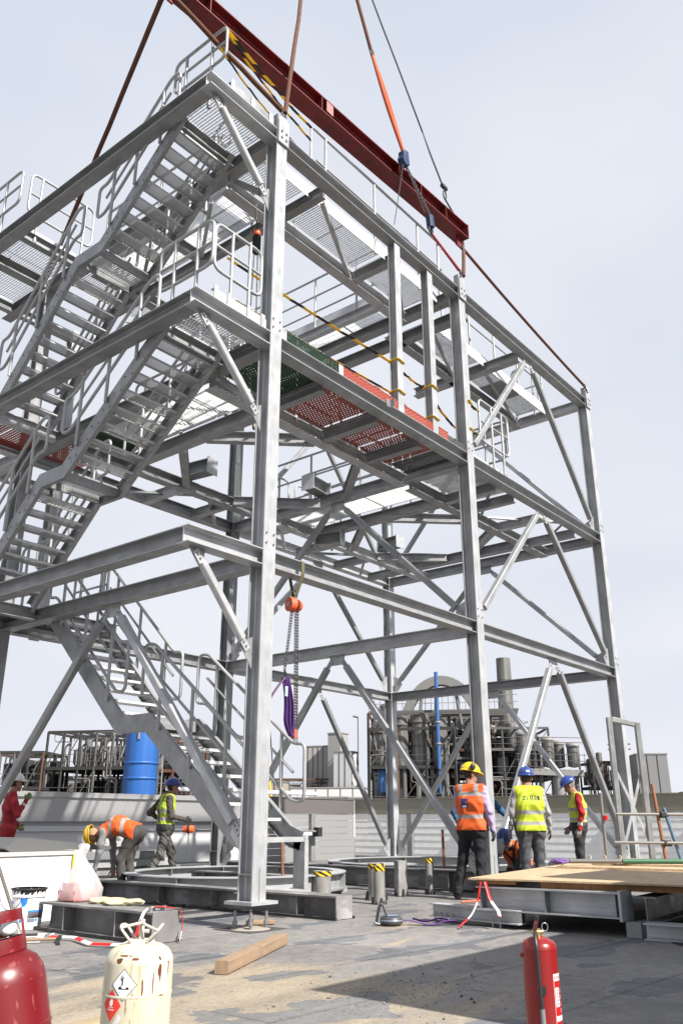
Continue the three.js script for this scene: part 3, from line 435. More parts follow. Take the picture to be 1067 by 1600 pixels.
{
  const t = thing('spreader_bar', 'dark red steel spreader beam hung above the tower roof', 'spreader beam', [1.8, 0.25, 11.5]);
  const a = P(-1.85, 0.415, 11.66), b = P(5.25, 0.105, 11.66);
  add(t, 'girder', prism(iP(0.30, 0.28, 0.018, 0.012), a, b), spreaderRed);
  for (const s of [0.1, 0.42, 0.70, 0.79, 0.9]) { const p = a.clone().lerp(b, s), d = b.clone().sub(a).normalize(); for (const k of [-1, 1]) { const q = p.clone().add(P(0, 0.075 * k, 0)); add(t, 'stiffener', prism(rectP(0.126, 0.262), q, q.clone().addScaledVector(d, 0.014)), spreaderRed); } }
  { const p = a.clone().lerp(b, 0.435).add(P(0, -0.141, 0.02)); add(t, 'name_plate', prism(rectP(0.006, 0.2), p, p.clone().add(P(0.16, 0, 0))), std([0.42, 0.16, 0.15], 0.5)); }
  for (const [p, d] of [[b, 1], [a, -1]]) { add(t, 'end_plate', prism(rectP(0.30, 0.32), p, p.clone().add(P(0.02 * d, 0, 0))), spreaderRed); add(t, 'end_lug', prism(rectP(0.03, 0.22), p.clone().add(P(-0.2 * d, 0, -0.255)), p.clone().add(P(0.06 * d, 0, -0.255))), spreaderRed); }
  for (const [p, d] of [[b, 1], [a, -1]]) add(t, 'top_lug', prism(rectP(0.03, 0.16), p.clone().add(P(-0.22 * d, 0, 0.235)), p.clone().add(P(0.0, 0, 0.235))), spreaderRed);
}
const wob = (a, b, amp, n = 10, seed = 1) => { const o = []; for (let i = 0; i <= n; i++) { const t = i / n, p = a.clone().lerp(b, t), e = Math.sin(t * Math.PI); p.x += (hash2(i, seed, 1) - 0.5) * amp * e; p.z += (hash2(i, seed, 2) - 0.5) * amp * e; o.push(p); } return o; };
function shackle(p, dir, label, s = 1) {                  // bow with pin
  const d = dir.clone().normalize(), x = new THREE.Vector3().crossVectors(d, new THREE.Vector3(0.3, 0.2, 1)).normalize(), pts = [];
  const th = thing('shackle', label, 'shackle', [p.x, -p.z, p.y - 0.06]);
  for (let i = 0; i <= 14; i++) { const t = -0.35 + i / 14 * (Math.PI + 0.7); pts.push(p.clone().addScaledVector(x, Math.cos(t) * 0.055 * s).addScaledVector(d, Math.sin(t) * 0.075 * s + 0.03 * s)); }
  add(th, 'bow', sweep(pts, 0.013 * s, { n: 7 }), darkIron); add(th, 'pin', cyl(pts[0].clone().addScaledVector(x, 0.03 * s), pts[14].clone().addScaledVector(x, -0.03 * s), 0.014 * s), boltMat); return th;
}
const sling = (pts, r, label, mat = slingMat, name = 'lifting_sling', flat = 0) => solo(name, label, 'sling', sweep(pts, r, { n: 8, flat }), mat, 'crane slings');
sling(wob(lugA.clone().add(P(0.02, 0, 0.1)), hookP, 0.02, 10, 3), 0.032, 'brown sling rising from the stair corner column to the crane hook');
sling(wob(sprL, lugA.clone().add(P(-0.02, 0, 0.08)), 0.015, 8, 5), 0.036, 'brown sling slanting from spreader beam end down to the stair corner column');
sling(wob(sprL.clone().add(P(-0.03, 0.02, 0)), lugL, 0.015, 10, 6), 0.036, 'long brown sling passing behind the stair railings to the back column');
sling(catenary(sprR.clone().add(P(0.03, 0, -0.03)), lugE.clone().add(P(-0.08, 0, 0.03)), 0.05, 12), 0.030, 'long brown sling stretched along the roof edge to the far corner column');
sling(wob(sprR.clone().add(P(-0.02, -0.02, -0.08)), lugC.clone().add(P(0.08, 0, 0.06)), 0.01, 4, 7), 0.034, 'short brown sling between spreader beam end and column head');
shackle(lugA, P(0, 0, 1), 'steel shackle on the column head above the stair corner'); shackle(lugC, P(-0.4, 0, 1), 'steel shackle on the column head under the red tension strap', 1.3); shackle(lugE, P(-1, 0, 0.3), 'steel shackle on the far corner column of the roof', 1.5); shackle(sprR, P(0, 0, -1), 'steel shackle under the end of the red spreader beam', 1.2);
{ // wire rope leg with ring
  const t = thing('wire_rope', 'dark twin wire rope with ring above the spreader beam end', 'wire rope', [4.7, 0.1, 11.8], 'crane slings'), ring = P(4.72, 0.12, 12.26), e = P(5.3, 0.11, 11.83);
  const j = P(4.15, 0.2, 13.4); add(t, 'rope', sweep(wob(j, hookP, 0.01, 8, 9), 0.016, { n: 6 }), darkIron);
  for (const s of [-1, 1]) { add(t, 'rope_leg', sweep([ring.clone().add(P(0.02 * s, 0, 0.1)), j.clone().lerp(ring, 0.35).add(P(0.022 * s, 0, 0)), j], 0.010, { n: 6 }), darkIron); add(t, 'rope_leg', sweep([e.clone().add(P(0.03 * s, 0, 0)), ring.clone().add(P(0.03 * s, 0, -0.1))], 0.011, { n: 6 }), darkIron); }
  const rp = []; for (let i = 0; i < 14; i++) { const a = i / 14 * 6.283; rp.push(ring.clone().add(P(Math.cos(a) * 0.05, 0, Math.sin(a) * 0.1))); } add(t, 'ring', sweep(rp, 0.014, { closed: true, n: 6 }), darkIron);
  add(t, 'clamp', bx(4.62, 4.80, 0.09, 0.15, 12.40, 12.46), darkIron);
}
function chain(a, b, sag = 0, pitch = 0.034, w = 0.012) {
  const pts = catenary(a, b, sag, 24), g = []; let acc = 0, k = 0; const link = new THREE.TorusGeometry(w, w * 0.36, 4, 8); link.scale(1, 1.75, 1);
  for (let i = 0; i < 24; i++) { const d = pts[i + 1].clone().sub(pts[i]), L = d.length(); d.normalize(); const q = new THREE.Quaternion().setFromUnitVectors(UP, d); while (acc < L) { const m = link.clone(); m.rotateY((k++ % 2) * Math.PI / 2); m.applyQuaternion(q); const p = pts[i].clone().addScaledVector(d, acc); m.translate(p.x, p.y, p.z); g.push(m); acc += pitch; } acc -= L; }
  return merge(g);
}
const orangeSling = std([0.50, 0.10, 0.04], 0.85), bluePaint = std([0.010, 0.028, 0.085], 0.5), chainMat = std([0.09, 0.085, 0.085], 0.55, 0.6);
{
  const oT = P(2.46, 0.12, 13.8), bT = P(3.03, -0.09, 11.92), bB = P(3.78, -0.10, 10.93);
  sling(wob(oT, hookP, 0.02, 8, 12), 0.034, 'brown sling above the orange round sling'); 
  shackle(oT, P(0, 0, 1), 'steel shackle joining the brown and the orange sling', 1.2);
  const os = thing('round_sling', 'bright orange round sling holding the blue chain hoist', 'sling', [2.8, 0, 12.1], 'crane slings');
  for (let k = 0; k < 4; k++) { const m = oT.clone().lerp(bT, 0.5).add(P((k - 1.5) * 0.06, (k % 2) * 0.04 - 0.02, 0)); add(os, 'strand', sweep(fillet([oT, m, bT], 0.7), 0.030, { n: 7 }), orangeSling); }
  const h = thing('chain_hoist', 'blue chain hoist with many chain falls over the column head', 'chain hoist', [3.4, -0.1, 10.8]);
  const d = bB.clone().sub(bT).normalize();
  add(h, 'upper_block', prism(chamP(0.16, 0.14, 0.03), bT.clone().add(P(0, 0, -0.02)), bT.clone().add(P(0.03, 0, -0.26))), bluePaint); add(h, 'hand_wheel', cyl(bT.clone().add(P(-0.06, -0.10, -0.26)), bT.clone().add(P(-0.06, 0.02, -0.26)), 0.095, 0.095, 16), bluePaint);
  add(h, 'top_hook', sweep(fillet([bT.clone().add(P(0, 0, -0.02)), bT.clone().add(P(0.03, 0, 0.05)), bT.clone().add(P(0, 0, 0.1)), bT.clone().add(P(-0.04, 0, 0.06))], 0.04), 0.016, { n: 6 }), darkIron);
  for (let k = 0; k < 4; k++) add(h, 'chain_fall', chain(bT.clone().add(P(-0.03 + 0.03 * k, -0.03 + 0.02 * (k % 2), -0.27)), bB.clone().add(P(-0.04 + 0.03 * k, -0.03 + 0.02 * (k % 2), 0.1)), 0, 0.036, 0.014), chainMat);
  for (let k = 0; k < 2; k++) add(h, 'hand_chain', chain(bT.clone().add(P(-0.09 + 0.05 * k, -0.06, -0.30)), k ? P(3.58, -0.14, 10.95) : P(2.62, -0.14, 10.1), 0.02, 0.03, 0.010), chainMat);
  add(h, 'lower_block', prism(chamP(0.13, 0.12, 0.03), bB.clone().add(P(0, 0, 0.10)), bB.clone().add(P(0.03, 0, -0.12))), bluePaint); add(h, 'load_hook', sweep(fillet([bB.clone().add(P(0.03, 0, -0.12)), bB.clone().add(P(0.09, 0, -0.18)), bB.clone().add(P(0.04, 0, -0.25)), bB.clone().add(P(-0.03, 0, -0.2)), bB.clone().add(P(-0.03, 0, -0.15))], 0.05), 0.02, { n: 7 }), darkIron);
  solo('tension_rod', 'dark red tensioning rod between chain hoist hook and column head', 'tension rod', [cyl(bB.clone().add(P(0.05, 0, -0.24)), lugC.clone().add(P(-0.08, 0, 0.1)), 0.022, 0.030, 8), cyl(bB.clone().lerp(lugC, 0.35).add(P(0, 0, -0.12)), bB.clone().lerp(lugC, 0.4).add(P(-0.06, 0, -0.16)), 0.008)], std([0.28, 0.03, 0.035], 0.6));
}
{ // crane hook block, above the picture
  const t = thing('crane_hook', 'yellow crane hook block gathering all the slings', 'crane hook', [1.7, 0.74, 18.5]);
  add(t, 'hook', sweep(fillet([hookP.clone().add(P(0, 0, 0.55)), hookP.clone().add(P(0, 0, 0.3)), hookP.clone().add(P(0.16, 0, 0.1)), hookP.clone().add(P(0, 0, -0.06)), hookP.clone().add(P(-0.16, 0, 0.08)), hookP.clone().add(P(-0.12, 0, 0.2))], 0.1), 0.05, { n: 8 }), darkIron);
  add(t, 'block', prism(chamP(0.5, 0.3, 0.08), hookP.clone().add(P(0, 0, 0.5)), hookP.clone().add(P(0, 0, 1.2)), P(0, 1, 0)), std([0.55, 0.36, 0.03], 0.5)); for (const s of [-0.12, 0.12]) add(t, 'hoist_rope', cyl(hookP.clone().add(P(s, 0, 1.1)), hookP.clone().add(P(s, 0, 9)), 0.014, 0.014, 6), darkIron);
}
// ---------- hand chain hoist hanging in the open front bay, with straps
const hoistOrange = std([0.62, 0.10, 0.035], 0.5), purple = std([0.085, 0.028, 0.16], 0.85), olive = std([0.105, 0.098, 0.05], 0.9);
{
  const c = P(0.55, 0.0, 3.40);
  const s = []; for (const [v, y] of [[0.03, -0.27], [-0.105, 0.04], [-0.105, 0.20], [0, 0.215], [0.105, 0.20], [0.105, 0.04], [0.03, -0.27]]) s.push(P(0.58, v, H1 - 0.2 + y)); 
  solo('beam_strap', 'olive webbing strap looped around the steel beam', 'strap', sweep(fillet(s, 0.03), 0.03, { n: 8, flat: 0.006 }), olive);
  const h = thing('chain_hoist', 'orange chain hoist hanging from an olive strap in the open bay', 'chain hoist', [0.55, 0, 1.8]);
  add(h, 'housing', cyl(c.clone().add(P(-0.075, 0.02, 0)), c.clone().add(P(0.0, 0, 0)), 0.085, 0.085, 18), hoistOrange); add(h, 'wheel_cover', cyl(c.clone().add(P(0.03, 0, 0)), c.clone().add(P(0.085, 0, 0)), 0.075, 0.065, 18), hoistOrange); add(h, 'frame', cyl(c.clone().add(P(0.0, 0, 0)), c.clone().add(P(0.03, 0, 0)), 0.06, 0.06, 12), blackMat); add(h, 'hub', cyl(c.clone().add(P(-0.085, 0.022, 0)), c.clone().add(P(-0.074, 0.02, 0)), 0.03, 0.03, 12), railMat);
  add(h, 'top_hook', sweep(fillet([c.clone().add(P(0.01, 0, 0.06)), c.clone().add(P(0.05, 0, 0.12)), c.clone().add(P(0.02, 0, 0.18)), c.clone().add(P(-0.03, 0, 0.15))], 0.04), 0.014, { n: 6 }), darkIron);
  add(h, 'load_chain', chain(c.clone().add(P(-0.05, 0, -0.08)), P(0.40, 0, 2.62), 0.03), chainMat); add(h, 'load_chain', chain(c.clone().add(P(-0.02, 0, -0.08)), P(0.42, 0, 2.62), 0.0), chainMat);
  for (let k = 0; k < 3; k++) add(h, 'hand_chain', chain(c.clone().add(P(0.02 + 0.025 * k, 0, -0.06)), P(0.60 + 0.02 * k, 0, 1.85 + 0.25 * (k % 2)), 0.0, 0.032), chainMat);
  add(h, 'load_hook', sweep(fillet([P(0.41, 0, 2.62), P(0.44, 0, 2.55), P(0.41, 0, 2.49), P(0.37, 0, 2.53)], 0.03), 0.013, { n: 6 }), darkIron);
  const w = thing('purple_sling', 'purple webbing sling bundled on the orange hoist hook', 'sling', [0.45, 0, 1.85], 'purple webbing slings');
  add(w, 'strand', sweep(fillet([P(0.41, 0, 2.53), P(0.28, 0.03, 2.36), P(0.12, 0.06, 2.12), P(0.08, 0.05, 2.0)], 0.1), 0.035, { n: 8, flat: 0.006 }), std([0.16, 0.10, 0.17], 0.85));
  for (let k = 0; k < 3; k++) add(w, 'strand', sweep(fillet([P(0.42 + 0.01 * k, -0.01 * k, 2.54), P(0.45 + 0.03 * k, -0.02 * k, 2.25), P(0.44 + 0.04 * k, -0.02 * k, 2.02), P(0.52, -0.02, 1.88), P(0.57 - 0.01 * k, -0.01, 1.94), P(0.52 - 0.02 * k, 0.01, 2.2), P(0.43, 0.01, 2.5)], 0.1), 0.03, { n: 8, flat: 0.006 }), purple);
  add(w, 'label', bx(0.39, 0.43, -0.04, -0.035, 2.32, 2.43), std([0.35, 0.48, 0.62], 0.7)); add(w, 'hook_tag', bx(0.555, 0.60, -0.04, 0.0, 1.88, 1.97), hoistOrange);
}
{ // second hoist hung under the top walkway
  const c = P(0.66, 1.0, 9.28), h = thing('chain_hoist', 'small orange and black chain hoist hanging under the top walkway', 'chain hoist', [0.66, 1, 7.4]);
  add(h, 'housing', lathe([[0.001, -0.06], [0.05, -0.05], [0.06, 0], [0.05, 0.06], [0.001, 0.08]], c, 12), hoistOrange); add(h, 'body', prism(chamP(0.12, 0.1, 0.02), c.clone().add(P(0, 0, -0.34)), c.clone().add(P(0, 0, -0.05)), P(0, 1, 0)), blackMat); add(h, 'hanger', cyl(c.clone().add(P(0, 0, 0.07)), P(0.66, 1.05, H3 - 0.2), 0.012), chainMat);
  for (const s of [-0.04, 0.03]) add(h, 'load_chain', chain(c.clone().add(P(s, 0, -0.34)), P(0.66 + s * 2, 1, 7.5 + s), 0, 0.034), chainMat);
}
// ---------- black and yellow barrier tape strung over openings
const hazardFn = (x, y) => { const k = ((x + y * 0.25) % 1 + 1) % 1; return k < 0.5 ? [0.93, 0.76, 0.10] : [0.06, 0.06, 0.06]; };
const tapeMat = std([1, 1, 1], 0.55, 0, { map: tex(64, 128, (i, j, x, y) => hazardFn(y, x), { repeat: [1, 2.2] }) });
function tape(pts, label, w = 0.028) { return solo('barrier_tape', label, 'barrier tape', sweep(pts, w, { n: 6, flat: 0.004 }), tapeMat, 'black and yellow barrier tapes'); }
const twist = (a, b, sag, seed) => { const p = catenary(a, b, sag, 16); p.forEach((q, i) => { q.z += (hash2(i, seed, 5) - 0.5) * 0.015; q.y += (hash2(i, seed, 6) - 0.5) * 0.012; }); return p; };
const rT = P(-1.0, 0.02, H3 + 1.08), rM = P(-1.02, 0.14, H3 + 0.84);
tape(twist(rT, P(1.14, 0.35, H3 + 1.2), 0.05, 1), 'upper barrier tape from the roof stair railing to the roof railing', 0.024);
tape(twist(rT.clone().add(P(0, 0, -0.06)), P(1.14, 0.35, H3 + 0.95), 0.08, 2), 'middle barrier tape from the roof stair railing to the roof railing', 0.020);
tape(twist(rM, P(1.14, 0.35, H3 + 0.55), 0.10, 3), 'lower slack barrier tape from the roof stair railing to the roof railing', 0.016);
tape(twist(P(0.2, 1.12, H2 + 1.85), P(2.76, 0.09, H2 + 0.92), 0.02, 4), 'upper barrier tape running to the first mullion above the red deck', 0.032); tape(twist(P(0.2, 1.12, H2 + 1.2), P(2.76, 0.09, H2 + 0.38), 0.02, 5), 'lower barrier tape running to the first mullion above the red deck', 0.03);
tape(twist(P(2.84, 0.09, H2 + 0.92), P(3.72, 0.09, H2 + 0.86), 0.04, 6), 'upper barrier tape between the two mullions'); tape(twist(P(2.84, 0.09, H2 + 0.36), P(3.72, 0.09, H2 + 0.30), 0.05, 7), 'lower barrier tape between the two mullions');
tape(twist(P(3.79, 0.09, H2 + 0.84), P(4.66, 0.11, H2 + 0.50), 0.04, 8), 'upper barrier tape between mullion and main column'); tape(twist(P(3.79, 0.09, H2 + 0.28), P(4.66, 0.11, H2 + 0.05), 0.03, 9), 'lower barrier tape between mullion and main column');
for (const [u, y, n] of [[2.79, 0.9, 'high on the first mullion'], [2.79, 0.36, 'low on the first mullion'], [3.745, 0.85, 'high on the second mullion'], [3.745, 0.29, 'low on the second mullion']]) tape(fillet([P(u - 0.082, -0.08, H2 + y), P(u + 0.082, -0.08, H2 + y - 0.02), P(u + 0.082, 0.08, H2 + y), P(u - 0.082, 0.08, H2 + y - 0.01), P(u - 0.083, -0.081, H2 + y)], 0.02), 'barrier tape wrapped ' + n, 0.03);
tape(twist(P(1.0, 1.6, H2 + 1.1), P(4.0, 4.3, H2 + 1.5), 0.1, 10), 'barrier tape crossing the inner floor opening'); tape(twist(P(4.74, -0.12, H2 + 1.0), P(5.3, 0.0, H2 + 1.05), 0.05, 11), 'knotted barrier tape between main column and small railing', 0.035); tape(twist(P(4.75, -0.12, H2 + 0.48), P(5.32, 0.0, H2 + 0.62), 0.06, 12), 'short slack barrier tape at the foot of the small railing', 0.03);
tape(twist(P(-0.16, 1.05, H2 + 0.95), P(-0.16, 2.9, H2 + 1.3), 0.12, 13), 'barrier tape behind the upper stair treads');
// the tower was set out from its outer faces: bring it and its rigging half a column depth in
for (const o of scene.children) if (o !== sun && o !== sun.target && !o.isLight && (o.userData.label) && o.userData.category !== 'gravel') o.position.z -= 0.1;
// ---------- steel ground frames and tank rings on the deck
const greyPaint = std([1, 1, 1], 0.75, 0, { map: tex(256, 256, (i, j, x, y) => { const n = fbm(x * 5, y * 5, 91, 5, 5), s = sstep(0.62, 0.7, fbm(x * 9, y * 3, 92, 4, 9)); const b = 0.44 + (n - 0.5) * 0.20 + s * 0.08; return [b, b * 0.99, b * 0.985]; }) });
const mastic = std([0.012, 0.012, 0.013], 0.5);
function groundBeam(u, v0, v1, h, b, label, { stiff = [], endPlate = true } = {}) {
  const t = thing('base_girder', label, 'steel beam', [u, v0, 0]);
  add(t, 'beam', prism(iP(h - 0.004, b, 0.02, 0.014), P(u, v0, h / 2 + 0.002), P(u, v1, h / 2 + 0.002)), greyPaint);
  if (endPlate) add(t, 'end_plate', bx(u - b / 2, u + b / 2, v0 - 0.014, v0 - 0.001, 0.002, h), greyPaint);
  for (const v of stiff) for (const s of [-1, 1]) add(t, 'stiffener', bx(u + s * 0.008, u + s * (b / 2 - 0.004), v, v + 0.012, 0.023, h - 0.021), greyPaint);
  const g = []; const r = rng(Math.round(h * 1000 + u * 77)); for (const s of [-1, 1]) for (let v = v0 - 0.02; v < v1; v += 0.11) { const k = 0.012 + r() * 0.025; g.push(bx(u + s * (b / 2 + k) - 0.02, u + s * (b / 2 + k) + 0.02, v, v + 0.12, -0.003, 0.012 + r() * 0.022)); }
  add(t, 'sealing_strip', g, mastic); return t;
}
groundBeam(1.27, -0.06, 5.3, 0.235, 0.28, 'long grey base beam under the stair corner column with a square end', { stiff: [0.5, 1.9, 2.9, 4.2] });
const blk = groundBeam(-1.2, -0.02, 1.72, 0.25, 0.30, 'short grey base beam with bolts and red tape on its end', { stiff: [0.5, 1.3] });
for (let k = 0; k < 4; k++) add(blk, 'bolt', [cyl(P(-1.30 + k * 0.065, 0.06 + (k % 2) * 0.05, 0.25), P(-1.30 + k * 0.065, 0.06 + (k % 2) * 0.05, 0.285), 0.02, 0.02, 6)], boltMat);
groundBeam(5.55, 0.35, 6.6, 0.30, 0.26, 'grey base beam behind the row of pipe posts', { stiff: [1.2, 2.6, 4.0] }); groundBeam(3.55, 2.6, 6.4, 0.25, 0.22, 'grey base beam crossing beside the stair foot', { stiff: [3.4, 4.6] });
function ring(u, v, R, y0, y1, label) {                   // flanged curved girder
  const t = thing('tank_ring', label, 'tank ring', [u, v, 0]), c = P(u, v, 0);
  const band = (r0, r1, a, b) => lathe([[r0, a], [r1, a], [r1, b], [r0, b], [r0, a]], c, 72);
  add(t, 'web', toCreasedNormals(band(R - 0.008, R + 0.008, y0, y1 - 0.015), 0.6), G2); add(t, 'top_flange', toCreasedNormals(band(R - 0.10, R + 0.10, y1 - 0.014, y1), 0.6), G2); add(t, 'bottom_flange', toCreasedNormals(band(R - 0.1, R + 0.1, y0 - 0.02, y0 - 0.001), 0.6), G0);
  for (let k = 0; k < 10; k++) { const a = k / 10 * 6.283 + 0.3, d = P(Math.cos(a), Math.sin(a), 0); for (const s of [-1, 1]) { const p = c.clone().addScaledVector(d, R + s * 0.052); p.y = (y0 + y1) / 2; add(t, 'stiffener', prism(rectP(0.084, y1 - y0 - 0.02), p, p.clone().add(P(-Math.sin(a) * 0.012, Math.cos(a) * 0.012, 0))), G1); } }
  for (let k = 0; k < 4; k++) { const a = k / 4 * 6.283 + 0.8; add(t, 'foot', bx(u + Math.cos(a) * R - 0.09, u + Math.cos(a) * R + 0.09, v + Math.sin(a) * R - 0.09, v + Math.sin(a) * R + 0.09, -0.003, y0 - 0.021), greyPaint); }
}
ring(3.0, 3.4, 1.55, 0.10, 0.31, 'galvanised flanged ring girder beside the stair foot'); ring(7.55, 2.78, 1.92, 0.12, 0.33, 'wide galvanised flanged ring girder in the far bay');
{ // pocket with anchor bolts below the hanging corner column
  const t = thing('anchor_bolts', 'four upright anchor bolts in a dark pocket under the hanging column', 'anchor bolts', [0, 0, 0]);
  add(t, 'pocket', bx(-0.26, 0.26, -0.16, 0.36, -0.0035, 0.001), std([0.05, 0.048, 0.045], 0.9)); add(t, 'grout', lathe([[0.001, 0.02], [0.1, 0.018], [0.17, 0.008], [0.2, 0.0]], P(0, 0.1, 0.001), 18), std([0.28, 0.25, 0.21], 0.95));
  for (const [a, b] of [[-0.11, -0.01], [0.11, -0.01], [-0.11, 0.21], [0.11, 0.21]]) { add(t, 'stud', cyl(P(a, b, 0), P(a, b, 0.165), 0.014, 0.014, 8), boltMat); add(t, 'nut', cyl(P(a, b, 0.045), P(a, b, 0.075), 0.027, 0.027, 6), boltMat); }
}
// ---------- pipe posts with warning tape
const pipeMat = std([1, 1, 1], 0.8, 0, { map: tex(128, 256, (i, j, x, y) => { const n = fbm(x * 4, y * 8, 95, 5, 4), s = fbm(x * 20, y * 3, 96, 3, 20); const b = 0.50 + (n - 0.5) * 0.16 + (s - 0.5) * 0.12; return [b, b * 0.985, b * 0.965]; }) });
const hazardBand = std([1, 1, 1], 0.6, 0, { map: tex(256, 64, (i, j, x, y) => hazardFn(x * 6, y * 4)) });
function post(u, v, r, h, label, { sq = false, band = true } = {}) {
  const t = thing('pipe_post', label, 'post', [u, v, 0], 'posts between the base beams');
  if (sq) { add(t, 'tube', prism(chamP(2 * r, 2 * r, 0.012), P(u, v, 0), P(u, v, h), P(0.5, 0.86, 0)), pipeMat); if (band) add(t, 'warning_band', prism(chamP(2 * r + 0.006, 2 * r + 0.006, 0.012), P(u, v, h - 0.07), P(u, v, h - 0.004), P(0.5, 0.86, 0)), tapeMat); }
  else { add(t, 'tube', lathe([[r * 0.85, h - 0.05], [r * 0.85, h], [r, h], [r, 0]], P(u, v, 0), 24), pipeMat); if (band) add(t, 'warning_band', lathe([[r + 0.003, h - 0.065], [r + 0.003, h - 0.002]], P(u, v, 0), 24), hazardBand); }
  const q = rng(Math.round(u * 100)), g = []; for (let k = 0; k < 9; k++) { const a = k / 9 * 6.283; g.push(cyl(P(u + Math.cos(a) * r * 1.02, v + Math.sin(a) * r * 1.02, -0.002), P(u + Math.cos(a) * r * 1.0, v + Math.sin(a) * r * 1.0, 0.02 + q() * 0.09), r * 0.38, r * 0.2, 6)); }
  add(t, 'mastic_collar', g, mastic);
}
post(3.05, 1.75, 0.125, 0.36, 'thick short pipe post with hazard tape, beside the stair foot'); post(3.46, 1.12, 0.115, 0.46, 'broad pipe post with hazard tape, standing behind a slimmer one'); post(2.98, 0.72, 0.075, 0.46, 'slim pipe post with hazard tape in front of a broader one'); post(4.18, 1.22, 0.075, 0.47, 'square steel post without tape between two taped pipes', { sq: true, band: false }); post(4.72, 1.08, 0.06, 0.49, 'thin pipe post with hazard tape beside the man in black trousers');

// ---------- timber
const woodTex = (r, g, b, s) => tex(256, 256, (i, j, x, y) => { const n = fbm(x * 36 + 1.5 * fbm(x * 2, y * 2, s, 3, 2), y * 2.5, s + 1, 4), k = fbm(x * 12, y * 12, s + 2, 3, 12), f = 0.86 + n * 0.22 + (k - 0.5) * 0.12; return [r * f, g * f, b * f]; });
const pine = std([1, 1, 1], 0.8, 0, { map: woodTex(0.55, 0.46, 0.375, 101) }), plyMat = std([1, 1, 1], 0.7, 0, { map: woodTex(0.70, 0.61, 0.49, 104) }), plyEdge = std([1, 1, 1], 0.8, 0, { map: woodTex(0.55, 0.40, 0.25, 107) });
const plank = (a, b, w, h, label, mat = pine) => solo('timber_block', label, 'timber', prism(chamP(w, h, 0.006), a, b), mat);
plank(P(-2.02, -1.62, 0.043), P(-0.62, -0.90, 0.043), 0.10, 0.085, 'sawn timber beam lying on the sandy roof deck'); plank(P(0.22, 0.36, 0.022), P(0.46, 0.22, 0.022), 0.12, 0.04, 'small timber offcut beside the anchor bolts'); plank(P(-4.55, -2.5, 0.03), P(-3.2, -2.35, 0.03), 0.11, 0.055, 'weathered timber batten behind the white gas cylinder', std([1, 1, 1], 0.85, 0, { map: woodTex(0.60, 0.53, 0.42, 110) }));
plank(P(2.4, 5.2, 0.27), P(3.3, 5.35, 0.27), 0.14, 0.03, 'thin board lying across the base beams behind the stair');
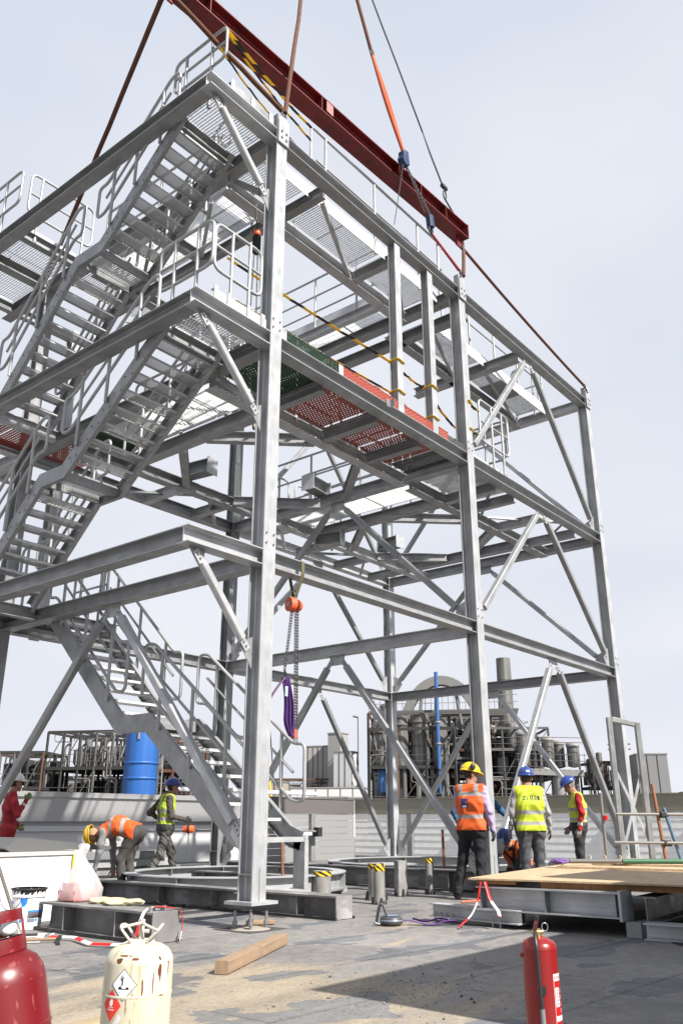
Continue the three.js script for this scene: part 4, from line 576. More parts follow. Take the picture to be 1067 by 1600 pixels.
// ---------- trestle of steel beams carrying plywood sheets
{
  const t = thing('steel_girder', 'large galvanised girder under the plywood sheets with end stiffeners', 'steel girder', [1.75, -1.5, 0.12]);
  const y = 0.262, a = P(1.75, -1.52, y), b = P(1.80, -3.02, y); add(t, 'girder', prism(iP(0.225, 0.24, 0.014, 0.01), a, b), G2);
  for (const s of [0.03, 0.5, 0.97]) { const p = a.clone().lerp(b, s); for (const k of [-1, 1]) { const q = p.clone().add(P(0.058 * k, 0, 0)); add(t, 'stiffener', prism(rectP(0.1, 0.195), q, q.clone().add(P(0, -0.012, 0))), G1); } }
  add(t, 'end_plate', bx(1.66, 1.94, -3.05, -3.024, 0.13, 0.39), G2); add(t, 'cross_girder', prism(iP(0.225, 0.2, 0.014, 0.01), P(1.93, -3.18, y - 0.04), P(5.2, -3.0, y - 0.04)), G1); add(t, 'cross_girder', prism(iP(0.2, 0.2, 0.014, 0.01), P(1.88, -1.66, y), P(5.3, -1.2, y)), G1);
  add(t, 'edge_girder', prism(iP(0.14, 0.2, 0.012, 0.01), P(1.7, -3.25, 0.07), P(1.85, -5.2, 0.07)), G2); add(t, 'leg', bx(5.2, 5.4, -1.3, -1.1, -0.003, 0.16), G1); add(t, 'leg', bx(1.7, 1.85, -3.2, -3.06, 0.0, 0.13), G1); add(t, 'leg', bx(1.95, 2.15, -1.8, -1.6, -0.003, 0.149), G1);
  const w = thing('plywood_sheet', 'large plywood sheet lying flat on the galvanised girder', 'plywood sheet', [3.5, -2.6, 0.45], 'plywood sheets');
  const pr = [[0, 0], [0, -3.4], [4.1, -3.4], [4.1, 0]], o = P(1.58, -1.47, 0.45), ex = P(0.986, 0.16, 0), ey = P(-0.16, 0.986, 0);
  const poly = (x0, x1, y0, y1, h0, h1, off = [0, 0]) => { const c = o.clone().addScaledVector(ex, x0).addScaledVector(ey, (y0 + y1) / 2), d = o.clone().addScaledVector(ex, x1).addScaledVector(ey, (y0 + y1) / 2); c.y = d.y = (h0 + h1) / 2; return prism(rectP(Math.abs(y1 - y0), h1 - h0), c, d); };
  add(w, 'panel', poly(0, 4.1, -3.6, 0, 0.436, 0.452), plyMat);
  const w2 = thing('plywood_sheet', 'thicker stack of two plywood sheets lying on the large sheet', 'plywood sheet', [5, -2.4, 0.46], 'plywood sheets'); add(w2, 'panel', poly(2.35, 4.6, -3.6, -0.25, 0.454, 0.476), plyMat); add(w2, 'panel', poly(2.9, 4.7, -3.5, -0.55, 0.479, 0.499), plyMat);
  solo('timber_batten', 'timber batten under the free corner of the plywood sheet', 'timber', poly(0.03, 0.13, -0.5, -0.08, 0.40, 0.434), plyEdge); solo('timber_batten', 'long timber batten between girder and plywood sheet', 'timber', poly(0.06, 0.16, -2.3, -0.75, 0.376, 0.434), plyEdge); solo('timber_batten', 'short timber batten by the shaded end of the plywood sheet', 'timber', poly(0.06, 0.2, -2.75, -2.4, 0.392, 0.434), plyEdge);
  // lower beam with studs
  const l = thing('small_girder', 'small galvanised beam with studs lying below the plywood corner', 'steel beam', [1.8, -0.85, 0]); add(l, 'beam', prism(iP(0.13, 0.14, 0.011, 0.008), P(1.84, -0.86, 0.105), P(1.66, -2.02, 0.105)), G2);
  for (const s of [0.06, 0.13, 0.2, 0.27, 0.72, 0.8]) add(l, 'stud', cyl(P(1.78 - s * 0.18, -0.86 - s * 1.16, 0.0), P(1.78 - s * 0.18, -0.86 - s * 1.16, 0.09), 0.011, 0.011, 7), boltMat); add(l, 'end_stub', prism(iP(0.16, 0.16, 0.012, 0.01), P(2.05, -1.42, 0.19), P(2.02, -1.62, 0.19)), G2);
}
// red and white tape
const rwMat = std([1, 1, 1], 0.5, 0, { map: tex(32, 128, (i, j, x, y) => (y % 1) < 0.5 ? [0.80, 0.10, 0.10] : [0.90, 0.89, 0.88], { repeat: [1, 2.6] }), side: THREE.DoubleSide });
const rw = (pts, label, w = 0.03) => solo('marking_tape', label, 'marking tape', sweep(fillet(pts, 0.06), w, { n: 6, flat: 0.004 }), rwMat, 'red and white marking tapes');
rw([P(1.60, -1.66, 0.42), P(1.58, -1.72, 0.25), P(1.56, -1.82, 0.16), P(1.50, -1.86, 0.12)], 'red and white tape hanging from the plywood corner', 0.02); rw([P(1.58, -1.62, 0.42), P(1.52, -1.60, 0.22), P(1.45, -1.56, 0.10), P(1.36, -1.5, 0.035), P(1.28, -1.52, 0.012)], 'thin red and white tape trailing from plywood to deck', 0.010);
rw([P(-1.10, -0.02, 0.27), P(-1.22, 0.06, 0.29), P(-1.33, 0.1, 0.275), P(-1.42, 0.05, 0.18), P(-1.5, -0.02, 0.08), P(-1.62, 0.0, 0.02), P(-1.75, 0.3, 0.02), P(-1.62, 0.7, 0.03), P(-1.7, 0.95, 0.02), P(-1.58, 1.1, 0.025)], 'tangled red and white tape looping from the short base beam to the deck', 0.022); rw([P(-1.06, -0.05, 0.26), P(-1.03, -0.07, 0.18), P(-1.06, -0.09, 0.08), P(-1.12, -0.14, 0.01)], 'short red and white tape on the corner of the base beam', 0.018);
// fall-arrest block with purple strap
{
  const c = P(1.14, -0.80, 0.0), t = thing('retractable_lanyard', 'round black and blue retractable lanyard lying on the deck', 'lanyard', [1.14, -0.8, 0]);
  add(t, 'case', lathe([[0.001, 0.09], [0.09, 0.088], [0.115, 0.07], [0.12, 0.03], [0.10, 0.004], [0.001, 0.0]], c, 24), std([0.05, 0.055, 0.06], 0.45)); add(t, 'rim', lathe([[0.1215, 0.055], [0.125, 0.05], [0.1215, 0.042]], c, 24), std([0.30, 0.36, 0.42], 0.35, 0.5)); add(t, 'face', lathe([[0.001, 0.094], [0.075, 0.0925]], c, 24), std([0.16, 0.24, 0.38], 0.4));
  const lp = []; for (let k = 0; k <= 12; k++) { const a = k / 12 * Math.PI; lp.push(c.clone().add(P(-0.08 - 0.02 * Math.sin(a), 0.08 - 0.16 * k / 12 + 0.05, 0.03 + Math.sin(a) * 0.17))); } add(t, 'handle', sweep(lp, 0.018, { n: 6, flat: 0.008 }), std([0.12, 0.12, 0.13], 0.6)); const cr = []; for (let k = 0; k < 12; k++) { const a = k / 12 * 6.283; cr.push(c.clone().add(P(-0.12 + Math.cos(a) * 0.035, 0.09 + Math.sin(a) * 0.035, 0.02))); } add(t, 'hook_ring', sweep(cr, 0.008, { closed: true, n: 6 }), boltMat);
  const s = []; for (let k = 0; k <= 16; k++) { const q = k / 16; s.push(P(1.22 + q * 0.34, -0.88 - q * 0.42 + 0.02 * Math.sin(q * 9), 0.025 + 0.02 * Math.sin(q * 7 + 1))); } for (let k = 16; k >= 3; k--) { const q = k / 16; s.push(P(1.26 + q * 0.34, -0.86 - q * 0.42, 0.045 + 0.015 * Math.sin(q * 11))); }
  solo('purple_sling', 'folded purple webbing sling lying on the deck by the lanyard', 'sling', sweep(s, 0.03, { n: 6, flat: 0.006 }), purple, 'purple webbing slings');
  solo('marker_stick', 'orange marker stick on the deck at a worker\'s boots', 'marker', cyl(P(3.75, -0.05, 0.015), P(4.05, -0.25, 0.03), 0.014, 0.01, 7), hoistOrange);
}
// ---------- white insulated box, roofing sheet, bag, bucket and tools behind the gas cylinders
const whitePanel = std([0.66, 0.66, 0.67], 0.55);
{
  const t = thing('panel_box', 'low white sandwich panel box behind the paint bucket', 'panel box', [-1.7, 2.5, 0]);
  add(t, 'panel', bx(-2.9, -0.62, 2.3, 2.36, 0, 0.655), whitePanel); add(t, 'panel', bx(-2.9, -0.62, 3.1, 3.16, 0, 0.655), whitePanel); add(t, 'top', bx(-2.9, -0.62, 2.28, 3.18, 0.656, 0.69), std([0.42, 0.40, 0.37], 0.8)); add(t, 'side_panel', bx(-0.618, -0.5, 2.28, 3.18, 0, 0.70), std([0.44, 0.41, 0.38], 0.85)); add(t, 'foam_joint', bx(-0.635, -0.613, 2.268, 2.279, 0.0, 0.66), std([0.55, 0.42, 0.06], 0.9));
  const r = []; for (let k = 0; k <= 10; k++) { const q = k / 10; r.push([-1.6 + q * 1.65, 0.705 + 0.13 * Math.pow(q, 1.6)]); }
  const pr = [...r, ...r.map(([x, y]) => [x + 0.01, y - 0.012]).reverse()].reverse(); pr.push();
  solo('roofing_sheet', 'curled dark grey roofing sheet on the white panel box', 'roofing sheet', [prism([[-1.65, 0.692], [0.02, 0.692], [0.10, 0.73], [-0.05, 0.83], [-0.14, 0.835]].map(([x, y]) => [-x, y]).reverse(), P(-1.25, 3.02, 0), P(-1.25, 2.5, 0))], std([0.085, 0.088, 0.09], 0.8));
}
{
  const c = P(-1.38, 1.88, 0), h = 0.36, R = (y) => 0.145 + 0.02 * y / h;
  const t = thing('paint_bucket', 'white plastic bucket with blue printed label and black drips', 'bucket', [-1.38, 1.88, 0]);
  const lab = canvasTex(1024, 512, (g, w, hh) => {
    g.fillStyle = '#cfcfd1'; g.fillRect(0, 0, w, hh); g.fillStyle = '#8f8f93'; for (let k = 0; k < 60; k++) g.fillRect((k * 137) % 1024, 60 + (k * 31) % 36, 26 + (k * 13) % 50, 5);
    const X = 560; g.fillStyle = '#1f6fd8'; g.beginPath(); g.moveTo(X - 96, 120); g.lineTo(X - 20, 100); g.lineTo(X - 28, 180); g.lineTo(X - 44, 200); g.lineTo(X - 70, 420); g.lineTo(X - 92, 420); g.lineTo(X - 80, 200); g.fill(); g.fillStyle = '#f4f4f4'; g.fillRect(X - 72, 215, 26, 170);
    g.fillStyle = '#4d4f55'; g.font = '52px sans-serif'; g.fillText('Aquaden', X, 205); g.fillStyle = '#55575c'; g.fillRect(X - 40, 235, 300, 5); g.fillStyle = '#2d78dd'; g.fillRect(X - 10, 262, 220, 24); g.fillStyle = '#5a565c'; g.fillRect(X - 10, 286, 220, 80); g.fillStyle = '#3a363d'; g.beginPath(); g.ellipse(X + 90, 366, 90, 44, 0, Math.PI, 0); g.fill(); g.fillStyle = '#6c7076'; g.fillRect(X - 10, 370, 80, 50); g.fillStyle = '#3c7fd0'; g.beginPath(); g.arc(X + 90, 390, 18, 0, 7); g.fill(); g.fillRect(X + 160, 405, 40, 14); g.strokeStyle = '#55575c'; g.lineWidth = 4; g.strokeRect(X - 22, 250, 246, 180);
    g.fillStyle = '#3e79c9'; g.fillRect(230, 150, 150, 30); g.fillRect(250, 195, 70, 22); g.fillStyle = '#55585e'; for (let k = 0; k < 16; k++) g.fillRect(225 + (k % 2) * 90, 250 + k * 11, 60 + (k * 29) % 40, 4);
    g.fillStyle = '#141414'; for (let k = 0; k < 70; k++) { const x = (k * 173) % 1024; g.fillRect(x, 0, 8 + (k * 7) % 22, 8 + (k * 37) % 60); }
  });
  const g = new THREE.CylinderGeometry(R(h), R(0), h, 40, 1, true); g.rotateY(2.4); g.translate(c.x, h / 2, c.z); add(t, 'body', g, std([1, 1, 1], 0.45, 0, { map: lab, side: THREE.DoubleSide }));
  add(t, 'rim', lathe([[R(h) - 0.004, h - 0.004], [R(h) + 0.012, h - 0.004], [R(h) + 0.012, h + 0.012], [R(h) - 0.006, h + 0.012]], c, 40), blackMat); add(t, 'ridge', lathe([[R(h), h - 0.07], [R(h) + 0.008, h - 0.066], [R(h) + 0.008, h - 0.056], [R(h), h - 0.05]], c, 40), std([0.72, 0.72, 0.73], 0.5)); add(t, 'paint', lathe([[0.001, 0.24], [0.155, 0.24]], c, 24), blackMat); add(t, 'bottom', lathe([[0.001, 0.004], [R(0), 0.004]], c, 24), whitePanel);
  const hp = []; for (let k = 0; k <= 14; k++) { const a = k / 14 * Math.PI; hp.push(c.clone().add(P(-0.19 - 0.02 * Math.sin(a), 0.03 * Math.cos(a) , 0.30 - Math.sin(a) * 0.12)).add(P(0.0, 0.16 * Math.cos(a), 0))); } add(t, 'handle', sweep(hp, 0.004, { n: 5 }), darkIron);
}
solo('steel_pole', 'slanting bare steel pole standing in front of the bucket', 'pole', cyl(P(-1.80, 1.26, 0.0), P(-2.32, 1.12, 0.86), 0.016, 0.016, 10), std([0.42, 0.40, 0.37], 0.35, 0.8));
{
  const t = thing('hammer', 'claw hammer with wooden handle lying on the deck', 'hammer', [-1.9, 0.95, 0]); add(t, 'handle', cyl(P(-2.25, 1.15, 0.025), P(-1.76, 0.74, 0.025), 0.016, 0.013, 8), pine); add(t, 'head', [prism(chamP(0.034, 0.034, 0.006), P(-1.80, 0.68, 0.03), P(-1.70, 0.80, 0.03)), prism([[-0.017, -0.015], [0.017, -0.015], [0.006, 0.006], [-0.006, 0.006]], P(-1.80, 0.68, 0.03), P(-1.87, 0.57, 0.015))], darkIron);
  solo('paper_sheet', 'crumpled white paper lying beside the hammer', 'paper', [prism([[-0.3, 0], [-0.1, 0.002], [0.1, 0.02], [0.3, 0.004], [0.3, 0.007], [0.1, 0.023], [-0.1, 0.005], [-0.3, 0.003]], P(-1.95, 1.25, 0.004), P(-1.7, 1.05, 0.004))], std([0.75, 0.75, 0.74], 0.8)); solo('steel_file', 'dark steel file lying on the white paper', 'file', prism(chamP(0.04, 0.02, 0.006), P(-2.2, 1.35, 0.04), P(-1.78, 1.03, 0.04)), darkIron);
}
{ // bag with carton
  const c = P(-1.06, 1.48, 0.25), t = thing('plastic_bag', 'knotted clear plastic bag holding a pink carton on the short base beam', 'plastic bag', [-1.06, 1.48, 0.25]);
  const prof = [[0.0, 0.004], [0.15, 0.004], [0.185, 0.03], [0.18, 0.12], [0.16, 0.20], [0.10, 0.30], [0.045, 0.37], [0.022, 0.41], [0.026, 0.43], [0.05, 0.48], [0.055, 0.52], [0.03, 0.54]], g = new THREE.LatheGeometry(prof.map((p) => new THREE.Vector2(...p)), 40), p = g.attributes.position;
  for (let i = 0; i < p.count; i++) { const x = p.getX(i), y = p.getY(i), z = p.getZ(i), a = Math.atan2(x, z), k = 1 + 0.10 * Math.sin(a * 7 + y * 9) * sstep(0.05, 0.3, y) + (vnoise(a * 5, y * 22, 7) - 0.5) * 0.22, sq = 1 + 0.16 * Math.abs(Math.sin(2 * a)) * sstep(0.35, 0.1, y); p.setXYZ(i, x * k * sq * 0.92, y, z * k * sq * 1.12); }
  g.computeVertexNormals(); g.translate(c.x, c.y, c.z); add(t, 'bag', g, new THREE.MeshPhysicalMaterial({ color: lin(0.92, 0.90, 0.91), roughness: 0.32, transmission: 0.72, thickness: 0, side: THREE.DoubleSide }));
  add(t, 'carton', [bx(-1.22, -0.94, 1.34, 1.62, 0.262, 0.35), bx(-1.2, -0.96, 1.38, 1.58, 0.352, 0.42)], std([0.62, 0.16, 0.14], 0.7));
  solo('wrapping_film', 'crumpled yellowish wrapping film on the short base beam', 'wrapping film', [0, 1, 2, 3].map((k) => { const q = new THREE.IcosahedronGeometry(0.09, 2), w = q.attributes.position; for (let i = 0; i < w.count; i++) { const n = 0.75 + 0.6 * vnoise(w.getX(i) * 30 + k * 9, w.getZ(i) * 30 + w.getY(i) * 17, 5); w.setXYZ(i, w.getX(i) * n * 1.3, w.getY(i) * n * 0.32, w.getZ(i) * n * 1.2); } q.computeVertexNormals(); q.translate(-1.08 + (k % 2) * 0.08, 0.275, -(1.10 - k * 0.13)); return q; }), std([0.55, 0.50, 0.30], 0.35));
}
// ---------- gas cylinders and extinguisher
const towardCam = (u, v) => Math.atan2(-6.64 - u, -(-6.44 - v));        // lathe angle that faces the photographer's side
{
  const c = P(-3.86, -3.00, 0), R = 0.152, f = towardCam(-3.86, -3.0);
  const t = thing('gas_cylinder', 'scratched cream white gas cylinder with hazard diamonds', 'gas cylinder', [-3.86, -3.0, 0], 'gas cylinders');
  const spots = [[0.605, 0.60, 0.011, 0.045], [0.605, 0.69, 0.007, 0.03], [0.615, 0.44, 0.014, 0.035], [0.48, 0.70, 0.017, 0.016], [0.42, 0.735, 0.04, 0.010], [0.40, 0.68, 0.02, 0.03], [0.52, 0.55, 0.004, 0.03], [0.57, 0.56, 0.003, 0.04], [0.66, 0.62, 0.004, 0.05], [0.3, 0.50, 0.02, 0.01]];
  const map = tex(1024, 512, (i, j, x, y) => {
    const n = fbm(x * 10, y * 8, 121, 5, 10), st = fbm(x * 60, y * 4, 122, 4, 60), sp = fbm(x * 40, y * 30, 123, 4, 40);
    let r = 0.74 + (n - 0.5) * 0.10, g = 0.715 + (n - 0.5) * 0.12, b = 0.635 + (n - 0.5) * 0.16; const d = sstep(0.60, 0.75, st) * 0.10; r -= d * 0.6; g -= d * 0.9; b -= d * 1.2;
    let k = sstep(0.76, 0.80, sp) * 0.45; for (const [sx, sy, wx, wy] of spots) { const e = Math.hypot((x - sx) / wx, (y - sy) / wy) + (fbm(x * 70, y * 40, 124, 3) - 0.5) * 1.3; k = Math.max(k, sstep(1.05, 0.85, e)); }
    const rust = [0.30 + n * 0.1, 0.17 + n * 0.06, 0.11]; return [lerp(r, rust[0], k), lerp(g, rust[1], k), lerp(b, rust[2], k)];
  });
  const body = lathe([[0.001, 0.02], [0.10, 0.02], [0.14, 0.04], [R, 0.07], [R, 0.272], [R + 0.003, 0.276], [R + 0.003, 0.282], [R, 0.286], [R, 0.40], [0.147, 0.425], [0.130, 0.452], [0.10, 0.470], [0.06, 0.480], [0.001, 0.483]], new THREE.Vector3(), 64); body.rotateY(f + Math.PI); body.translate(c.x, 0, c.z); add(t, 'body', body, std([1, 1, 1], 0.42, 0, { map }));
  add(t, 'foot_ring', lathe([[0.12, 0], [0.125, 0], [0.128, 0.05], [0.12, 0.05]], c, 40), std([0.6, 0.56, 0.48], 0.6)); add(t, 'collar_plate', lathe([[0.001, 0.492], [0.06, 0.490], [0.062, 0.478]], c, 20), std([0.62, 0.56, 0.45], 0.6));
  const cream = std([0.46, 0.43, 0.37], 0.5), rt = P(Math.sin(YAW), -Math.cos(YAW), 0), fw = P(Math.cos(YAW), Math.sin(YAW), 0);
  for (const s of [-1, 1]) { const q = (a, b, y) => c.clone().addScaledVector(rt, a * s).addScaledVector(fw, b).setY(y); add(t, 'handle', tubeL([q(0.035, -0.05, 0.485), q(0.085, -0.06, 0.545 - (s > 0 ? 0.012 : 0)), q(0.095, 0.0, 0.552), q(0.085, 0.06, 0.548), q(0.035, 0.05, 0.485)], 0.0065, 0.02), cream); add(t, 'handle_bar', tubeL([q(0.085, -0.06, 0.545 - (s > 0 ? 0.012 : 0)), q(0.01, -0.03, 0.560), q(0.0, 0.0, 0.56)], 0.0065, 0.02), cream); }
  add(t, 'valve', [cyl(c.clone().setY(0.485), c.clone().setY(0.55), 0.014, 0.012, 10), cyl(c.clone().setY(0.525), c.clone().addScaledVector(rt, 0.035).setY(0.525), 0.009, 0.009, 8), prism(chamP(0.024, 0.02, 0.004), c.clone().setY(0.545), c.clone().setY(0.575), P(0, 1, 0))], cream);
  const patch = (a0, a1, y0, y1, draw, name) => { const g = new THREE.CylinderGeometry(R + 0.0012, R + 0.0012, y1 - y0, 14, 1, true, f + a0, a1 - a0); g.translate(c.x, (y0 + y1) / 2, c.z); const tx = canvasTex(512, 512, draw); add(t, name, g, std([1, 1, 1], 0.5, 0, { map: tx, alphaTest: 0.5, transparent: false })); };
  const dia = (g, col, edge) => { g.clearRect(0, 0, 512, 512); g.beginPath(); g.moveTo(256, 6); g.lineTo(506, 256); g.lineTo(256, 506); g.lineTo(6, 256); g.closePath(); g.fillStyle = col; g.fill(); g.lineWidth = 12; g.strokeStyle = edge; g.stroke(); };
  patch(-0.80, -0.02, 0.265, 0.392, (g) => { dia(g, '#e4e4e6', '#1b1b1b'); g.fillStyle = '#141414'; g.strokeStyle = '#141414'; g.lineWidth = 14; for (const [x, y] of [[200, 110], [235, 90], [262, 120], [180, 150]]) { g.beginPath(); g.moveTo(230, 250); g.quadraticCurveTo(228, 190, x, y); g.stroke(); } g.fillRect(214, 190, 30, 80); g.beginPath(); g.moveTo(150, 300); g.quadraticCurveTo(220, 250, 250, 300); g.quadraticCurveTo(290, 330, 330, 280); g.quadraticCurveTo(370, 300, 370, 330); g.lineTo(150, 330); g.fill(); g.fillStyle = '#e4e4e6'; g.beginPath(); g.ellipse(250, 300, 44, 12, 0.3, 0, 7); g.fill(); }, 'environment_label');
  patch(-1.12, -0.44, 0.185, 0.31, (g) => { dia(g, '#d3372c', '#d3372c'); g.fillStyle = '#efe3df'; g.beginPath(); g.moveTo(256, 100); g.quadraticCurveTo(320, 190, 300, 240); g.quadraticCurveTo(290, 270, 256, 272); g.quadraticCurveTo(205, 268, 205, 220); g.quadraticCurveTo(210, 190, 230, 180); g.quadraticCurveTo(246, 150, 256, 100); g.fill(); g.fillRect(190, 282, 130, 10); for (let k = 0; k < 9; k++) g.fillRect(165 + k * 20, 312, 11, 26); }, 'flame_label');
  patch(-0.85, -0.40, 0.14, 0.235, (g) => { g.clearRect(0, 0, 512, 512); g.save(); g.translate(40, 470); g.rotate(-0.8); for (let k = 0; k < 4; k++) { g.fillStyle = '#dad7d2'; g.fillRect(0, k * 34, 520, 30); g.fillStyle = '#77736d'; for (let q = 0; q < 20; q++) g.fillRect(12 + q * 24, k * 34 + 10, 14, 8); } g.restore(); }, 'text_label');
}
{
  const t = thing('gas_cylinder', 'tilted dark red gas cylinder with steel collar', 'gas cylinder', [-5.05, -3.5, 0], 'gas cylinders'), R = 0.152;
  const map = tex(512, 512, (i, j, x, y) => { const n = fbm(x * 5, y * 5, 131, 5, 5), s = sstep(0.70, 0.74, fbm(x * 34, y * 24, 132, 4, 34)), st = fbm(x * 50, y * 3, 133, 3, 50); const f = 0.92 + (n - 0.5) * 0.16 + (st - 0.5) * 0.10; return [lerp(0.42 * f, 0.56, s * 0.6), lerp(0.07 * f, 0.34, s * 0.6), lerp(0.09 * f, 0.30, s * 0.6)]; }), red = std([1, 1, 1], 0.34, 0, { map });
  const tilt = (g) => { g.rotateZ(0); const ax = P(Math.cos(YAW), Math.sin(YAW), 0).normalize(); g.applyMatrix4(new THREE.Matrix4().makeRotationAxis(ax, -0.24)); g.translate(P(-4.815, -3.635, 0).x, 0.02, P(-4.815, -3.635, 0).z); return g; };
  add(t, 'body', tilt(lathe([[0.001, 0.03], [0.10, 0.03], [0.14, 0.05], [R, 0.09], [R, 0.335], [R + 0.003, 0.339], [R + 0.003, 0.343], [R, 0.347], [R, 0.475], [0.147, 0.51], [0.13, 0.545], [0.10, 0.568], [0.06, 0.578], [0.001, 0.58]], new THREE.Vector3(), 64)), red);
  add(t, 'foot_ring', tilt(lathe([[0.125, 0], [0.13, 0], [0.135, 0.07], [0.128, 0.07]], new THREE.Vector3(), 40)), red);
  add(t, 'collar', tilt(lathe([[0.098, 0.57], [0.101, 0.57], [0.101, 0.615], [0.098, 0.615], [0.098, 0.57]], new THREE.Vector3(), 40)), red); add(t, 'collar', tilt(lathe([[0.094, 0.665], [0.098, 0.665], [0.098, 0.70], [0.094, 0.70], [0.094, 0.665]], new THREE.Vector3(), 40)), red);
  for (let k = 0; k < 3; k++) { const g = new THREE.CylinderGeometry(0.099, 0.0995, 0.052, 10, 1, true, k * 2.1 + 0.6, 0.8); g.translate(0, 0.64, 0); add(t, 'collar_post', tilt(g), std([0.20, 0.015, 0.02], 0.4, 0, { side: THREE.DoubleSide })); }
  add(t, 'valve', tilt(merge([new THREE.CylinderGeometry(0.016, 0.02, 0.08, 10).translate(0, 0.615, 0), new THREE.CylinderGeometry(0.012, 0.012, 0.07, 8).rotateZ(1.57).translate(0.03, 0.63, 0)])), std([0.5, 0.36, 0.12], 0.4, 0.8)); add(t, 'tissue', tilt(new THREE.IcosahedronGeometry(0.028, 1).scale(1, 0.9, 1).translate(0.02, 0.645, 0.06)), std([0.8, 0.8, 0.8], 0.9));
}
{
  const c = P(-2.53, -4.33, 0), R = 0.082, f = towardCam(-2.53, -4.33), t = thing('fire_extinguisher', 'red fire extinguisher with black hose standing on the deck', 'fire extinguisher', [-2.53, -4.33, 0]), red = std([0.20, 0.010, 0.010], 0.3);
  add(t, 'cylinder', lathe([[0.001, 0.012], [0.07, 0.012], [R, 0.03], [R, 0.425], [R + 0.0015, 0.428], [R + 0.0015, 0.433], [R - 0.001, 0.437], [0.079, 0.450], [0.068, 0.463], [0.045, 0.475], [0.02, 0.482], [0.001, 0.484]], c, 48), red); add(t, 'skirt', lathe([[0.075, 0], [0.084, 0], [0.084, 0.03], [0.078, 0.03]], c, 40), blackMat);
  const rt = P(Math.sin(YAW), -Math.cos(YAW), 0), fw = P(Math.cos(YAW), Math.sin(YAW), 0), q = (a, b, y) => c.clone().addScaledVector(rt, a).addScaledVector(fw, b).setY(y);
  add(t, 'valve', [cyl(q(0, 0, 0.475), q(0, 0, 0.515), 0.016, 0.013, 12), cyl(q(-0.03, -0.01, 0.50), q(0.02, 0, 0.50), 0.011, 0.011, 10)], std([0.45, 0.33, 0.10], 0.35, 0.8));
  add(t, 'grip', [prism(chamP(0.026, 0.018, 0.006), q(-0.012, 0, 0.515), q(0.0, -0.01, 0.572), P(0.6, -0.8, 0))], darkIron); add(t, 'lever', prism(chamP(0.022, 0.007, 0.002), q(-0.022, -0.01, 0.505), q(-0.012, -0.03, 0.545), P(0.6, -0.8, 0)), red);
  const rg = []; for (let k = 0; k < 14; k++) { const a = k / 14 * 6.283; rg.push(q(0.034 + Math.cos(a) * 0.015, -0.005, 0.522 + Math.sin(a) * 0.018)); } add(t, 'safety_ring', sweep(rg, 0.0022, { closed: true, n: 5 }), std([0.5, 0.48, 0.42], 0.3, 0.8));
  add(t, 'hose', sweep(fillet([q(-0.012, -0.01, 0.50), q(-0.026, -0.05, 0.497), q(-0.030, -0.088, 0.455), q(-0.028, -0.094, 0.30), q(-0.024, -0.092, 0.17)], 0.04), 0.0095, { n: 10 }), std([0.02, 0.021, 0.022], 0.45)); add(t, 'nozzle', cyl(q(-0.024, -0.092, 0.19), q(-0.022, -0.090, 0.06), 0.011, 0.013, 12), std([0.16, 0.17, 0.17], 0.5)); add(t, 'hose_clip', prism(rectP(0.03, 0.03), q(-0.022, -0.082, 0.265), q(0.0, -0.085, 0.265)), blackMat); add(t, 'gauge_plug', cyl(q(-R - 0.012, 0.0, 0.40), q(-R + 0.01, 0, 0.40), 0.009, 0.009, 10), red);
  const g = new THREE.CylinderGeometry(R + 0.001, R + 0.001, 0.27, 14, 1, true, f + 0.72, 1.2); g.translate(c.x, 0.195, c.z); add(t, 'instruction_label', g, std([1, 1, 1], 0.4, 0, { map: canvasTex(256, 512, (x) => { x.fillStyle = '#a31a1a'; x.fillRect(0, 0, 256, 512); x.strokeStyle = '#d9cfcd'; x.lineWidth = 5; x.strokeRect(4, 4, 248, 504); x.fillStyle = '#d5d0d0'; x.fillRect(8, 8, 240, 50); x.fillStyle = '#8d3040'; for (let k = 0; k < 9; k++) x.fillRect(16 + k * 26, 18, 15, 30); x.fillStyle = '#d5d0d0'; x.fillRect(20, 110, 70, 150); x.fillStyle = '#5d5560'; for (let k = 0; k < 5; k++) x.fillRect(36, 124 + k * 26, 36, 12); for (let k = 0; k < 12; k++) { x.fillStyle = k % 3 ? '#c99a9a' : '#6f1f30'; x.fillRect(110, 110 + k * 17, 110 - (k * 17) % 40, 8); } x.fillStyle = '#d5d0d0'; x.fillRect(14, 330, 228, 40); x.fillStyle = '#8d1a24'; x.fillRect(14, 380, 228, 100); }) }));
}
